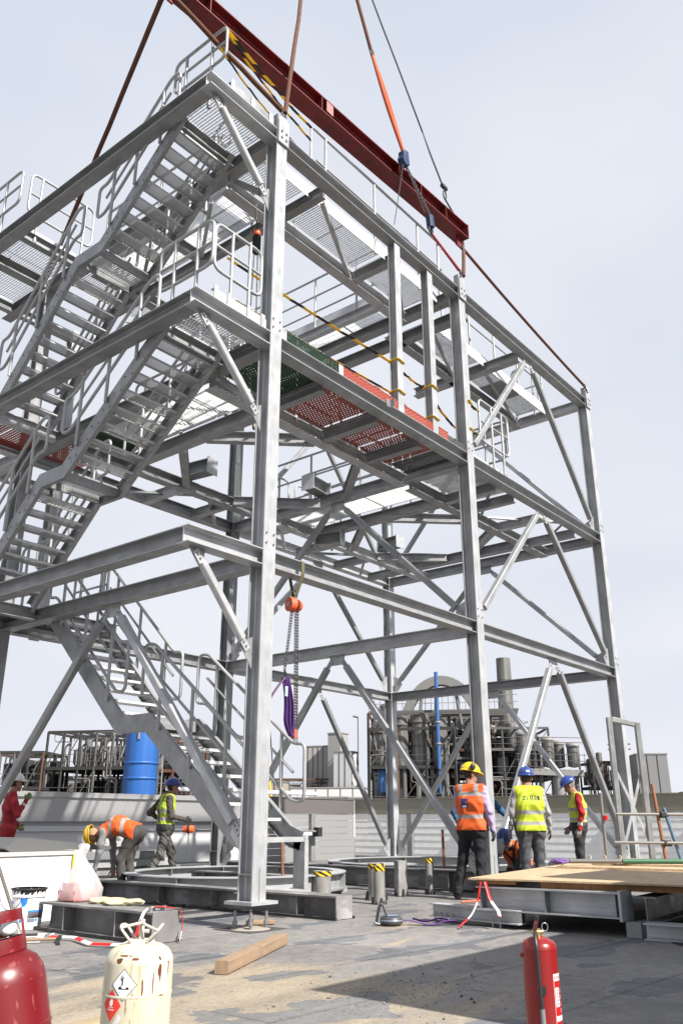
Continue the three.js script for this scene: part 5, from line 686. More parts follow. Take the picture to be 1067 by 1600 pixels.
// ---------- temporary frame and scaffold tubes by the far column
{
  const t = thing('bracing_frame', 'upright galvanised frame with crossed flat bars in front of the far column', 'steel frame', [6.3, -1.45, 0.2]);
  const a = [6.20, -1.31], b = [6.46, -1.64], q = (s, y) => P(lerp(a[0], b[0], s), lerp(a[1], b[1], s), y);
  add(t, 'post', prism(chamP(0.08, 0.08, 0.01), q(0, 0.42), q(0, 2.5), P(0.6, -0.8, 0)), G1); add(t, 'post', prism(chamP(0.08, 0.08, 0.01), q(1, 0.42), q(1, 2.42), P(0.6, -0.8, 0)), G1); add(t, 'top_bar', prism(chamP(0.08, 0.08, 0.01), q(0.1, 2.47), q(0.9, 2.40)), G1); add(t, 'cross_bar', bar(q(0.08, 1.7), q(0.95, 0.75), 0.008, 0.04), G2); add(t, 'cross_bar', bar(q(0.95, 1.75), q(0.08, 0.7), 0.008, 0.04).translate(0.012, 0, 0.012), G2);
  for (const s of [0, 1]) add(t, 'base_plate', prism(rectP(0.17, 0.17), q(s, 0.40), q(s, 0.42), P(1, 0, 0)), G2); for (const s of [0, 1]) add(t, 'screw_jack', cyl(q(s, -0.003), q(s, 0.40), 0.025, 0.025, 10), darkIron);
  const tubeMat = std([0.20, 0.195, 0.185], 0.5, 0.5), S = (n, l, p, r, m, g2) => solo(n, l, 'scaffold tube', cyl(p[0], p[1], r, r, 10), m, g2);
  S('scaffold_tube', 'rusty brown scaffold tube leaning beside the trestle', [P(5.84, -1.98, 1.50), P(5.9, -2.06, -0.003)], 0.024, rustyMat, 'scaffold tubes'); S('scaffold_tube', 'blue painted scaffold tube leaning beside the rusty one', [P(5.9, -2.08, 1.18), P(6.1, -2.28, 0.0)], 0.024, std([0.08, 0.15, 0.24], 0.6), 'scaffold tubes'); S('scaffold_tube', 'upper horizontal scaffold tube behind the crossed frame', [P(5.5, -1.55, 1.10), P(6.5, -2.9, 1.09)], 0.02, tubeMat, 'scaffold tubes'); S('scaffold_tube', 'lower horizontal scaffold tube behind the crossed frame', [P(5.45, -1.5, 0.73), P(6.45, -2.9, 0.72)], 0.02, tubeMat, 'scaffold tubes'); S('scaffold_tube', 'short grey upright scaffold tube with red tape scrap', [P(5.38, -1.40, -0.003), P(5.38, -1.40, 1.38)], 0.024, tubeMat, 'scaffold tubes');
  solo('tape_scrap', 'scrap of red and white tape tied round the scaffold tube', 'marking tape', [bx(5.35, 5.41, -1.46, -1.42, 1.02, 1.08)], rwMat); for (const [p, l] of [[P(5.9, -2.06, 1.09), 'upper'], [P(5.9, -2.06, 0.72), 'lower']]) solo('scaffold_clamp', 'dark scaffold clamp at the ' + l + ' tube joint', 'scaffold clamp', [prism(chamP(0.10, 0.08, 0.02), p.clone().add(P(-0.05, 0.03, 0)), p.clone().add(P(0.05, -0.03, 0)))], darkIron, 'scaffold clamps');
  solo('green_pipe', 'green and grey pipe lying on the plywood stack', 'pipe', [cyl(P(4.55, -1.95, 0.53), P(5.0, -2.55, 0.53), 0.03, 0.03, 12)], std([0.03, 0.11, 0.055], 0.5)); solo('grey_pipe', 'dark grey pipe in line with the green pipe on the plywood', 'pipe', [cyl(P(4.15, -1.42, 0.53), P(4.54, -1.94, 0.53), 0.026, 0.026, 12)], std([0.13, 0.12, 0.11], 0.6));
  const gl = new THREE.IcosahedronGeometry(0.08, 2), w = gl.attributes.position; for (let i = 0; i < w.count; i++) { const n = 0.7 + 0.6 * vnoise(w.getX(i) * 25, w.getZ(i) * 25 + w.getY(i) * 31, 5); w.setXYZ(i, w.getX(i) * n * 1.3, w.getY(i) * n * 0.45, w.getZ(i) * n * 1.3); } gl.computeVertexNormals(); gl.translate(4.05, 0.53, 1.33); solo('work_glove', 'crumpled purple cloth lying on the plywood stack', 'cloth', gl, std([0.14, 0.075, 0.25], 0.8));
  for (let k = 0; k < 3; k++) { const pts = []; for (let i = 0; i < 12; i++) { const a = i / 12 * 6.283; pts.push(P(4.32 + k * 0.12 + Math.cos(a) * 0.01, -1.62 - k * 0.15 + Math.cos(a) * 0.02, 0.55 + Math.sin(a) * 0.045)); } solo('rope_loop', 'pale rope loop tied round the pipe on the plywood', 'rope', sweep(pts, 0.008, { closed: true, n: 5 }), std([0.45, 0.40, 0.32], 0.9), 'rope loops on the pipe'); }
  solo('scaffold_tube', 'thin rusty bar standing upright behind the stair foot', 'scaffold tube', [cyl(P(3.35, 2.75, -0.003), P(3.25, 2.75, 1.35), 0.022, 0.012, 8)], rustyMat, 'scaffold tubes'); solo('scaffold_tube', 'brown iron bar standing behind the thin pipe post', 'scaffold tube', cyl(P(5.66, 1.42, -0.003), P(5.65, 1.42, 0.88), 0.022, 0.022, 8), rustyMat, 'scaffold tubes');
}
{ // steel sections stacked behind the bending man
  const t = thing('steel_stack', 'flat stack of galvanised channels lying behind the bending worker', 'steel stack', [2.6, 6.2, 0]); for (let k = 0; k < 4; k++) add(t, 'channel', prism(uP(0.12, 0.5 - 0.06 * k, 0.01), P(0.9 + 0.1 * k, 6.4 - 0.05 * k, 0.09 + k * 0.126), P(4.5 - 0.2 * k, 6.2 - 0.05 * k, 0.09 + k * 0.126)), gm(k)); add(t, 'prop', bx(1.2, 1.3, 5.9, 6.6, -0.003, 0.028), pine); add(t, 'prop', bx(3.9, 4.0, 5.9, 6.6, -0.003, 0.028), pine); add(t, 'loose_channel', prism(uP(0.08, 0.05, 0.006), P(2.5, 6.3, 0.56), P(3.0, 6.15, 0.66)), G2);
}
solo('black_sheet', 'black sheet lying flat under the plywood trestle', 'black sheet', prism([[0, 0], [0.55, -0.5], [1.9, -0.6], [2.6, 0.3], [2.9, 1.9], [1.2, 2.3], [0.2, 1.4]].map(([x, y]) => [y, x]).reverse(), P(1.5, -3.6, -0.0035), P(1.5, -3.6, 0.006), P(1, 0, 0)), blackMat);  // flat black sheet laid over the deck below the trestle
// ---------- unseen container and crate, added to cast shade on the plywood and deck
{
  const cm = std([0.10, 0.16, 0.22], 0.6), t = thing('shade_container', 'unseen dark blue container added beside the work area to shade the deck', 'container', [0.4, -6.9, 0]);
  add(t, 'box', bx(-2.24, 3.8, -7.9, -5.55, 0.15, 2.85), cm); add(t, 'base', bx(-2.18, 3.74, -7.84, -5.61, -0.003, 0.148), darkIron); add(t, 'roof', bx(-2.26, 3.82, -7.92, -5.52, 2.852, 2.9), cm);
  for (let k = 0; k < 30; k++) add(t, 'rib', bx(-2.22 + k * 0.2, -2.12 + k * 0.2, -5.549, -5.525, 0.2, 2.8), cm);
  const c = thing('shade_crate', 'unseen wooden crate added on the container to shade the plywood', 'crate', [2.8, -6.4, 2.9]); add(c, 'box', bx(1.95, 3.8, -7.2, -5.55, 2.902, 3.84), pine); for (let k = 0; k < 4; k++) add(c, 'board', bx(1.95, 3.8, -5.549, -5.525, 2.94 + k * 0.21, 3.12 + k * 0.21), pine);
}
// ---------- parapets round the roof
const claddingTex = (r, g, b, n, s) => tex(128, 512, (i, j, x, y) => { const q = (y * n) % 1, l = q < 0.05 ? -0.07 : q < 0.09 ? 0.03 : 0, m = (fbm(x * 4, y * 10, s, 4, 4) - 0.5) * 0.05; return [r + l + m, g + l + m, b + l + m]; });
{
  const t = thing('roof_parapet', 'white panel parapet with a dark recessed joint behind the bending worker', 'parapet wall', [5, 11.8, 0]);
  const white = std([0.55, 0.55, 0.56], 0.5);
  for (let k = 0; k < 6; k++) add(t, 'lower_panel', bx(-8 + k * 3.8, -8 + k * 3.8 + 3.795, 11.8, 11.90, 0, 0.79), white); add(t, 'ledge', bx(-8, 14.8, 11.74, 11.90, 0.792, 0.905), white); add(t, 'recess_back', bx(-8, 14.8, 11.98, 12.02, 0.7, 1.6), white);
  // upper fascia: outward lean added so it takes less sun and greys
  const fas = (v0, y0, v1, y1, u0, u1, th) => prism([[v0, y0], [v0 + th, y0], [v1 + th, y1], [v1, y1]].reverse().map(([x, y]) => [x, y]).reverse(), P(u0, 0, 0), P(u1, 0, 0));
  for (let k = 0; k < 6; k++) add(t, 'upper_panel', fas(11.84, 1.005, 11.54, 1.525, -8 + k * 3.8, -8 + k * 3.8 + 3.795, 0.09), white); add(t, 'coping', fas(11.51, 1.53, 11.445, 1.645, -8.02, 14.82, 0.5), white);
}
const siding = std([1, 1, 1], 0.6, 0, { map: claddingTex(0.93, 0.93, 0.925, 8, 141) });
function sidingWall(name, label, a, b, band, sid = siding) {      // ribbed siding with a coloured fascia and posts
  const t = thing(name, label, 'parapet wall', [a[0], a[1], 0]), A = (s, y, o = 0) => P(lerp(a[0], b[0], s) + o * nx, lerp(a[1], b[1], s) + o * ny, y), L = Math.hypot(b[0] - a[0], b[1] - a[1]), nx = (b[1] - a[1]) / L, ny = -(b[0] - a[0]) / L;
  const sg = nx < 0 || (Math.abs(nx) < 1e-6 && ny < 0) ? 1 : -1; 
  for (let k = 0; k < 7; k++) add(t, 'siding_board', prism([[-0.05, 0.004], [0.05 , 0.004], [0.05 - 0.008, 0.168], [-0.05 + 0.008, 0.168]], A(0, k * 0.172), A(1, k * 0.172)), sid);
  add(t, 'fascia', prism(rectP(0.12, 0.385), A(0, 1.40), A(1, 1.40)), band); add(t, 'coping', prism(rectP(0.16, 0.03), A(0, 1.61), A(1, 1.61)), band); add(t, 'skirting', prism(rectP(0.13, 0.1), A(0, 0.047), A(1, 0.047)), std([0.2, 0.2, 0.2], 0.8));
  const n = Math.round(L / 2.0); for (let k = 1; k < n; k++) { const s = k / n; add(t, 'wall_post', prism(rectP(0.1, 0.16), A(s, 0.0, 0.10 * sg), A(s, 1.2, 0.10 * sg), P(b[0] - a[0], b[1] - a[1], 0)), G3); }
  return t;
}
sidingWall('roof_parapet', 'long white ribbed parapet with olive fascia behind the group of workers', [14, -14], [14, 9.72], std([0.25, 0.24, 0.185], 0.7));
sidingWall('roof_parapet', 'white ribbed parapet with brown grey fascia behind the stair foot', [13.94, 9.8], [10.1, 9.8], std([0.10, 0.09, 0.088], 0.7), std([0.20, 0.20, 0.205], 0.6));
{ const t = thing('guard_rail', 'low white guard rail running above the white parapet', 'guard rail', [11, 12.3, 1.5]); for (let k = 0; k < 18; k++) add(t, 'post', cyl(P(9.2 + k * 0.34, 12.3, 1.3), P(9.2 + k * 0.34, 12.3, 1.80), 0.01, 0.01, 6), railMat); add(t, 'top_rail', cyl(P(9.0, 12.3, 1.84), P(15.2, 12.3, 1.84), 0.06, 0.06, 10), whitePanel); for (const y of [1.55, 1.67]) add(t, 'rail', cyl(P(9.0, 12.3, y), P(15.2, 12.3, y), 0.01, 0.01, 6), railMat); }
{ const t = thing('gauge_board', 'steel bracket with black box fixed to the ribbed parapet', 'bracket', [11.4, 9.5, 0.5]); add(t, 'arm', bx(10.9, 11.9, 9.45, 9.53, 0.74, 0.78), G3); add(t, 'box', bx(11.92, 12.1, 9.4, 9.56, 0.62, 0.86), blackMat); add(t, 'plate', bx(11.1, 11.7, 9.42, 9.44, 0.66, 0.73), whitePanel); }

// ---------- the chemical works beyond the parapet. Local frames: x along the facade, z away
const CU = -6.6396, CV = -6.4364;
const Q = (r, f, y) => P(CU + r * Math.sin(YAW) + f * Math.cos(YAW), CV - r * Math.cos(YAW) + f * Math.sin(YAW), y);
function site(r, f, rot) { const c = Math.cos(rot), s = Math.sin(rot); return (x, y, z) => Q(r + x * c + z * s, f - x * s + z * c, y); }
const T = 1.0;
const plantDark = std([0.026, 0.025, 0.024], 0.8), plantGrey = std([0.085, 0.082, 0.08], 0.7), plantPale = std([0.21, 0.205, 0.20], 0.6), steelPale = std([0.16, 0.16, 0.16], 0.5, 0.4), plantRust = std([0.085, 0.042, 0.027], 0.9), plantBlue = std([0.022, 0.08, 0.21], 0.5), plantWhite = std([0.62, 0.62, 0.62], 0.6);
const vesselMat = std([1, 1, 1], 0.55, 0.25, { map: tex(128, 256, (i, j, x, y) => { const n = fbm(x * 6, y * 6, 151, 4, 6), s = fbm(x * 30, y * 2, 152, 3, 30), b = 0.40 + (n - 0.5) * 0.22 + (s - 0.5) * 0.2 - ((y * 8) % 1 < 0.05 ? 0.1 : 0); return [b, b * 0.985, b * 0.965]; }) });
function vessel(parent, name, c, r, y0, y1, mat = vesselMat, cone = 0, dome = 0.35) { const p = [[0.001, y0 - cone], [Math.max(0.12, r * 0.16), y0 - cone], [r, y0], [r, y1], [r * 0.85, y1 + r * dome * 0.6], [r * 0.5, y1 + r * dome * 0.92], [0.001, y1 + r * dome]]; return add(parent, name, lathe(p, new THREE.Vector3(c.x, 0, c.z), 20), mat); }
function rack(name, label, S, w, d, levels, nx, nz, { mat = plantDark, seed = 1, vessels = 8, pipes = 30, t = 0.13, rails = true, rust = 0.15, back = 0.95 } = {}) {
  const g = thing(name, label, 'process plant', [S(w / 2, 0, d / 2).x, -S(w / 2, 0, d / 2).z, 0], 'plant structures beyond the parapet'), r = rng(seed), H = levels[levels.length - 1];
  for (let i = 0; i <= nx; i++) for (let k = 0; k <= nz; k++) { const x = w * i / nx, z = d * k / nz; add(g, 'column', prism(rectP(t, t), S(x, 0, z), S(x, H + (k || i % 2 ? 0 : 0.0), z), P(1, 0, 0)), r() < rust ? plantRust : r() < 0.3 ? plantGrey : mat); }
  for (const y of levels) {
    for (let k = 0; k <= nz; k++) add(g, 'beam', prism(rectP(t * 0.8, t * 1.3), S(0, y, d * k / nz), S(w, y, d * k / nz)), r() < rust ? plantRust : mat); for (let i = 0; i <= nx; i++) add(g, 'beam', prism(rectP(t * 0.8, t * 1.3), S(w * i / nx, y, 0), S(w * i / nx, y, d)), mat);
    if (y < H) add(g, 'floor', prism(rectP(d, 0.05), S(0, y + 0.12, d / 2), S(w, y + 0.12, d / 2)), mat);
    if (rails && y < H) { for (const e of [0.5, 1.0]) add(g, 'rail', cyl(S(0, y + e, -0.05), S(w, y + e, -0.05), 0.022, 0.022, 5), plantGrey); }
  }
  for (let q = 0; q < vessels; q++) { const x = (q + 0.5 + (r() - 0.5) * 0.5) / vessels * w, z = d * (0.15 + 0.7 * r()), rr = 0.25 + 0.5 * r(), l = Math.floor(r() * levels.length), y0 = l ? levels[l - 1] : 0.4; vessel(g, 'vessel', S(x, 0, z), Math.min(rr, w / vessels * 0.6), y0 + 0.6, y0 + 0.9 + r() * 2.2, r() < 0.6 ? vesselMat : r() < 0.5 ? plantDark : plantPale, 0.5); }
  for (let i = 0; i < nx; i++) for (let l = 0; l < levels.length; l++) if (r() < back) { const ya = l ? levels[l - 1] : 0.2, yb = levels[l] - 0.15, xa = w * i / nx + 0.1 + r() * 0.3, xb = w * (i + 1) / nx - 0.1 - r() * 0.3; add(g, 'equipment_box', prism(rectP(d * 0.25, (yb - ya) * (0.5 + 0.45 * r())), S(xa, ya + (yb - ya) * 0.45, d * (0.6 + 0.25 * r())), S(xb, ya + (yb - ya) * 0.45, d * 0.8)), r() < 0.7 ? plantDark : plantGrey); if (r() < 0.5) add(g, 'diagonal', bar(S(w * i / nx, ya, -0.03), S(w * (i + 1) / nx, yb, -0.03), 0.06, 0.06), r() < rust ? plantRust : plantGrey); }
  for (let q = 0; q < pipes; q++) if (q % 3) { const y = levels[Math.floor(r() * levels.length)] * (0.35 + 0.65 * r()), z = r() * d * 0.5 - 0.05, pr = 0.025 + 0.09 * r() * r(), xa = r() * w * 0.6, xb = xa + w * (0.15 + 0.4 * r()); add(g, 'pipe', r() < 0.55 ? cyl(S(xa, y, z), S(Math.min(w, xb), y, z), pr, pr, 7) : cyl(S(xa, y, z), S(xa, Math.min(H, y + 0.6 + r() * 2.2), z), pr, pr, 7), r() < 0.3 ? steelPale : r() < 0.5 ? plantGrey : plantDark); } else {
    const x = r() * w, z = (r() < 0.5 ? -0.02 : 0.2 + r() * d * 0.6), l = levels[Math.floor(r() * levels.length)], y = l * (0.5 + 0.5 * r()), pr = 0.03 + 0.07 * r() * r(), m = r() < 0.35 ? steelPale : r() < 0.5 ? plantPale : plantGrey, dx = (r() - 0.5) * w * 0.5, dy = (r() - 0.5) * 2.4, x2 = clamp(x + dx, 0, w);
    add(g, 'pipe', tubeL([S(x, Math.max(0.3, y - 1.2 - r()), z), S(x, y, z), S(x2, y, z), S(x2, Math.max(0.2, y + dy), z + 0.1)], pr, 0.3, { n: 7 }), m);
  }
  return g;
}
// open pipe rack with the blue silo
rack('pipe_rack', 'tall open steel pipe rack with vessels beside the blue silo', site(-21.6, 64, 0.18), 6.4, 7, [2.3, 4.6, 7.2], 5, 2, { seed: 5, vessels: 9, pipes: 60, t: 0.14 });
rack('pipe_rack', 'lower dark pipe rack crowded with round vessels', site(-25.6, 63, 0.05), 4.2, 5, [3.2, 5.7], 4, 2, { seed: 9, vessels: 6, pipes: 26, rust: 0.3 });
rack('pipe_rack', 'rusty pipe rack on the far side of the blue silo', site(-14.2, 63, -0.05), 4.2, 5, [2.4, 4.4, 6.6], 4, 2, { seed: 12, vessels: 4, pipes: 26, rust: 0.65, mat: plantRust });
{ // white bends on top of the rack
  const S = site(-21.6, 64, 0.18), g = thing('header_pipes', 'pale bent header pipes on top of the open pipe rack', 'pipework', [-2, 45, 5], 'plant structures beyond the parapet'); const r = rng(41); for (let k = 0; k < 12; k++) { const x = 1.2 + k * 0.44, z = 0.5 + (k % 3); add(g, 'bend', tubeL([S(x, 4.8, z), S(x, 5.5 + r() * 0.8, z), S(x + 0.35, 6.2 + r() * 0.5, z), S(x + 0.35, 4.9, z)], 0.07, 0.35, { n: 8 }), k % 3 ? plantPale : steelPale); }
}
{
  const c = Q(-13.7, 60, 0), g = thing('blue_silo', 'bright blue cylindrical silo with raised bands', 'silo', [c.x, -c.z, 0]), r = 1.12;
  const bl = std([1, 1, 1], 0.5, 0, { map: tex(256, 256, (i, j, x, y) => { const n = fbm(x * 10, y * 4, 161, 5, 10), s = fbm(x * 40, y * 2, 162, 3, 40), f = 1 + (n - 0.5) * 0.2 + (s - 0.5) * 0.15; return [0.14 * f, 0.34 * f, 0.60 * f]; }) });
  add(g, 'shell', lathe([[0.001, 0.1], [r, 0.1], [r, 6.85], [r * 0.97, 6.95], [0.001, 7.0]], c, 40), bl);
  for (const y of [1.7, 2.55, 3.75, 4.75]) add(g, 'band', lathe([[r, y - 0.07], [r + 0.07, y - 0.06], [r + 0.07, y + 0.06], [r, y + 0.07]], c, 40), bl); for (let k = 0; k < 26; k++) { const a = k / 26 * 6.283, p = c.clone().add(new THREE.Vector3(Math.cos(a) * (r + 0.03), 0, Math.sin(a) * (r + 0.03))); add(g, 'rib', cyl(p.clone().setY(1.75), p.clone().setY(2.5), 0.035, 0.035, 5), bl); }
  const dd = Q(0, -1, 0).sub(Q(0, 0, 0)); add(g, 'lifting_eye', prism(rectP(0.14, 0.5), c.clone().addScaledVector(dd, r).setY(6.5), c.clone().addScaledVector(dd, r + 0.1).setY(6.5)), plantPale); add(g, 'vent_pipe', cyl(c.clone().add(new THREE.Vector3(r + 0.2, 0, r * 0.6)).setY(0), c.clone().add(new THREE.Vector3(r + 0.2, 0, r * 0.6)).setY(7.1), 0.05, 0.05, 7), plantPale);
}
{ const S = site(-22.6, 58, 0.1), g = thing('white_tank', 'pale rectangular tank in front of the pipe rack', 'tank', [-4, 38, 0]); add(g, 'shell', prism(chamP(1.2, 2.3, 0.05), S(0, 2.0, 0), S(1.5, 2.0, 0)), plantPale); add(g, 'rim', prism(rectP(1.3, 0.08), S(-0.05, 3.18, 0), S(1.55, 3.18, 0)), plantWhite); add(g, 'deck', prism(rectP(1.6, 0.12), S(-0.6, 0.9, 0), S(3.2, 0.9, 0)), plantPale); const t2 = thing('white_tank', 'smaller grey block beside the pale rectangular tank', 'tank', [-5, 38, 0]); add(t2, 'shell', prism(rectP(1.2, 2.1), S(-1.4, 1.9, 0), S(-0.1, 1.9, 0)), plantGrey); add(t2, 'rim', prism(rectP(1.3, 0.06), S(-1.42, 3.0, 0), S(-0.08, 3.0, 0)), plantPale); }
{ const c = Q(-30.5, 70, 0); const g = thing('lamp_mast', 'thin bent lamp mast beyond the parapet', 'lamp mast', [c.x, -c.z, 0]); add(g, 'mast', tubeL([c.clone(), c.clone().setY(8.6), Q(-30.9, 70, 9.0)], 0.06, 0.3, { n: 6 }), plantGrey); add(g, 'lamp', cyl(Q(-30.9, 70, 8.9), Q(-31.2, 70, 8.95), 0.12, 0.08, 8), plantPale); }
// pale towers in the middle distance
function block(label, r, f, w, d, h, mat, { rot = 0.3, y0 = 0, seams = 0, roof } = {}) {
  const S = site(r, f, rot), g = thing('works_building', label, 'building', [S(0, 0, 0).x, -S(0, 0, 0).z, y0], 'plain works buildings beyond the parapet'); add(g, 'wall', prism(rectP(d, h), S(0, y0 + h / 2, d / 2), S(w, y0 + h / 2, d / 2)), mat); add(g, 'roof', prism(rectP(d + 0.1, 0.1), S(-0.05, y0 + h + 0.051, d / 2), S(w + 0.05, y0 + h + 0.051, d / 2)), roof ?? plantPale);
  for (let k = 1; k < seams; k++) { add(g, 'seam', prism(rectP(0.05, 0.05), S(w * k / seams, y0, -0.02), S(w * k / seams, y0 + h, -0.02), P(1, 0, 0)), plantGrey); } return g;
}
const clad = std([0.30, 0.29, 0.285], 0.6), cladW = std([0.50, 0.50, 0.50], 0.6);
block('tall pale tower block with a dark opening in the middle distance', -1.25, 80, 1.3, 1.5, 8.6, clad, { rot: 0.5 }); block('broad ribbed grey tower block beside the taller pale tower', -3.6, 82, 2.4, 1.6, 7.6, clad, { rot: 0.25, seams: 5 }); block('white tower block in front of the tall pale tower', -0.7, 78, 1.7, 1.5, 6.8, cladW, { rot: 0.45, seams: 3 });
block('low white works hall under the tower blocks', -4.2, 74, 6.2, 3, 3.6, cladW, { rot: 0.1, seams: 6 }); block('grey ribbed container cabin on the works roof', -2.3, 62, 2.7, 2, 2.55, clad, { rot: 0.12, seams: 9 }); block('white cabin with ribbed side next to the grey container cabin', 0.45, 61, 1.3, 2, 2.5, cladW, { rot: 0.0, seams: 4 });
rack('pipe_rack', 'small pipe bridge between the pale tower blocks', site(-6.4, 80, 0.0), 7.5, 2.5, [2.6, 4.6], 5, 1, { seed: 21, vessels: 3, pipes: 24, mat: plantGrey }); block('cream works hall partly behind the stair railing', -8.8, 76, 3.6, 3, 4.2, std([0.30, 0.27, 0.22], 0.7), { rot: 0.2, seams: 5 });
{ const S = Q(-5.2, 40, 0); const g = thing('crane_boom', 'thin yellow and black striped boom behind the stair', 'boom', [S.x, -S.z, 0]); const a = Q(-4.5, 60, 0), b = Q(-5.3, 60, 7.6); add(g, 'boom', cyl(a, b, 0.12, 0.08, 8), std([0.55, 0.36, 0.05], 0.6)); add(g, 'hose', cyl(a.clone().add(P(0.2, -0.2, 0)), b.clone().add(P(0.2, -0.2, 0)), 0.04, 0.04, 6), blackMat); }
// silo works with arched duct and stack
{
  const S = site(2.4, 76, 0.16), L = [2.0, 5.2, 8.6];
  const g = rack('silo_works', 'dark steel silo works with grey hoppers beneath the arched duct', S, 7.4, 7, [2.0, 5.4, 8.6], 3, 2, { seed: 31, vessels: 4, pipes: 70, t: 0.2, back: 0.9 });
  for (const [x, r, y0, y1, cn] of [[2.7, 0.75, 5.9, 9.6, 3.4], [4.4, 0.85, 6.2, 9.8, 3.2], [6.1, 0.7, 6.0, 9.4, 3.4], [1.0, 0.55, 6.4, 9.0, 1.6], [5.2, 0.5, 1.0, 4.2, 0.4]]) { vessel(g, 'hopper', S(x, 0, 1.2), r, y0, y1, vesselMat, cn); add(g, 'hopper_band', lathe([[r, y1 - 0.7], [r + 0.09, y1 - 0.65], [r + 0.09, y1 - 0.5], [r, y1 - 0.45]], S(x, 0, 1.2).setY(0), 20), plantGrey); }
  for (let k = 0; k < 5; k++) add(g, 'downpipe', cyl(S(1.8 + k * 1.2, 0.5, 0.3), S(1.8 + k * 1.2, 5.5, 0.3), 0.22, 0.22, 9), k % 2 ? plantGrey : vesselMat); add(g, 'diagonal', bar(S(5.0, 2.2, -0.1), S(7.3, 8.4, -0.1), 0.12, 0.12), plantDark); add(g, 'diagonal', bar(S(7.3, 2.2, -0.12), S(5.0, 8.4, -0.12), 0.12, 0.12), plantGrey); add(g, 'blue_hopper', lathe([[0.001, 3.2], [0.5, 3.4], [0.5, 5.2], [0.001, 5.4]], S(1.1, 0, 0.8).setY(0), 16), plantBlue); for (const x of [6.9, 7.5]) add(g, 'blue_drum', prism(rectP(0.5, 1.4), S(x, 1.6, -0.6), S(x + 0.45, 1.6, -0.6)), std([0.05, 0.16, 0.33], 0.5));
  for (let k = 0; k < 26; k++) add(g, 'railing_post', cyl(S(k * 0.5, 10.2, 0.2), S(k * 0.5, 11.4, 0.2), 0.03, 0.03, 5), plantPale); for (const e of [10.8, 11.4]) add(g, 'rail', cyl(S(0, e, 0.2), S(13, e, 0.2), 0.03, 0.03, 5), plantPale); for (let k = 0; k < 4; k++) add(g, 'roof_beam', prism(rectP(0.14, 0.2), S(0, 10.1, 0.2 + k * 1.6), S(13.0, 10.1, 0.2 + k * 1.6)), plantGrey);
  const a = thing('arched_duct', 'large grey arched duct rising above the silo works', 'duct', [S(6, 0, 2).x, -S(6, 0, 2).z, 9]), c = [6.3, 8.6], n = 22, prof = [];
  for (let k = 0; k <= n; k++) { const q = Math.PI * (1 - k / n); prof.push([c[0] + Math.cos(q) * 3.75, c[1] + Math.sin(q) * 4.9]); } for (let k = n; k >= 0; k--) { const q = Math.PI * (1 - k / n); prof.push([c[0] + Math.cos(q) * 2.95, c[1] + Math.sin(q) * 4.1]); }
  add(a, 'duct', prism(prof.reverse(), S(0, 0, 3.4), S(0, 0, 2.2)), std([0.17, 0.165, 0.16], 0.7)); for (const [x, y, x2] of [[4.6, 12.3, 4.2], [7.6, 12.3, 8.1], [5.9, 12.6, 5.7]]) add(a, 'strut', cyl(S(x, y, 2.6), S(x2, 8.6, 2.6), 0.16, 0.16, 7), steelPale);
  const bp = S(6.05, 0, -0.4); const p = thing('blue_pipe', 'slender bright blue riser pipe in front of the arched duct', 'pipe', [bp.x, -bp.z, 0]); add(p, 'pipe', cyl(bp.clone().setY(5.2), bp.clone().setY(13.4), 0.17, 0.17, 10), std([0.03, 0.10, 0.26], 0.5)); add(p, 'lower_pipe', cyl(bp.clone().setY(3.2), bp.clone().setY(5.0), 0.13, 0.13, 10), plantBlue); for (const y of [7.2, 9.0, 11.2]) add(p, 'flange', lathe([[0.1, y], [0.22, y], [0.22, y + 0.14], [0.1, y + 0.14]], bp.clone().setY(0), 12), plantPale);
  const sc = Q(14.95, 78, 0), st = thing('chimney_stack', 'thick pale chimney stack with a bent duct at its foot', 'chimney', [sc.x, -sc.z, 0]); add(st, 'stack', lathe([[0.72, 8.6], [0.68, 11], [0.64, 15.2], [0.56, 15.2], [0.5, 14.4]], sc, 24), vesselMat); add(st, 'elbow', sweep(fillet([sc.clone().setY(8.8), Q(15.7, 78, 6.8), Q(15.3, 78, 4.4), Q(14.0, 78, 3.6)], 1.4, false, 6), 0.85, { n: 14 }), vesselMat); add(st, 'platform', lathe([[0.7, 8.3], [1.6, 8.3], [1.6, 8.42], [0.7, 8.42]], Q(15.2, 78, 0).setY(0), 14), plantGrey); for (const y of [8.9, 9.4]) add(st, 'platform_rail', lathe([[1.56, y], [1.62, y], [1.62, y + 0.05], [1.56, y + 0.05]], Q(15.2, 78, 0).setY(0), 14), plantPale);
  rack('silo_works', 'pipe galleries and walkways under the chimney stack', site(11.2, 75, 0.05), 6.6, 5, [2.2, 4.4, 6.8, 8.6], 5, 1, { seed: 37, vessels: 8, pipes: 60, t: 0.14, mat: plantGrey });
  const f = thing('filter_building', 'row of pale filter columns on concrete legs', 'filter building', [Q(18, 74, 0).x, -Q(18, 74, 0).z, 0]); const F = site(14.9, 74, 0.06), U = 1.6;
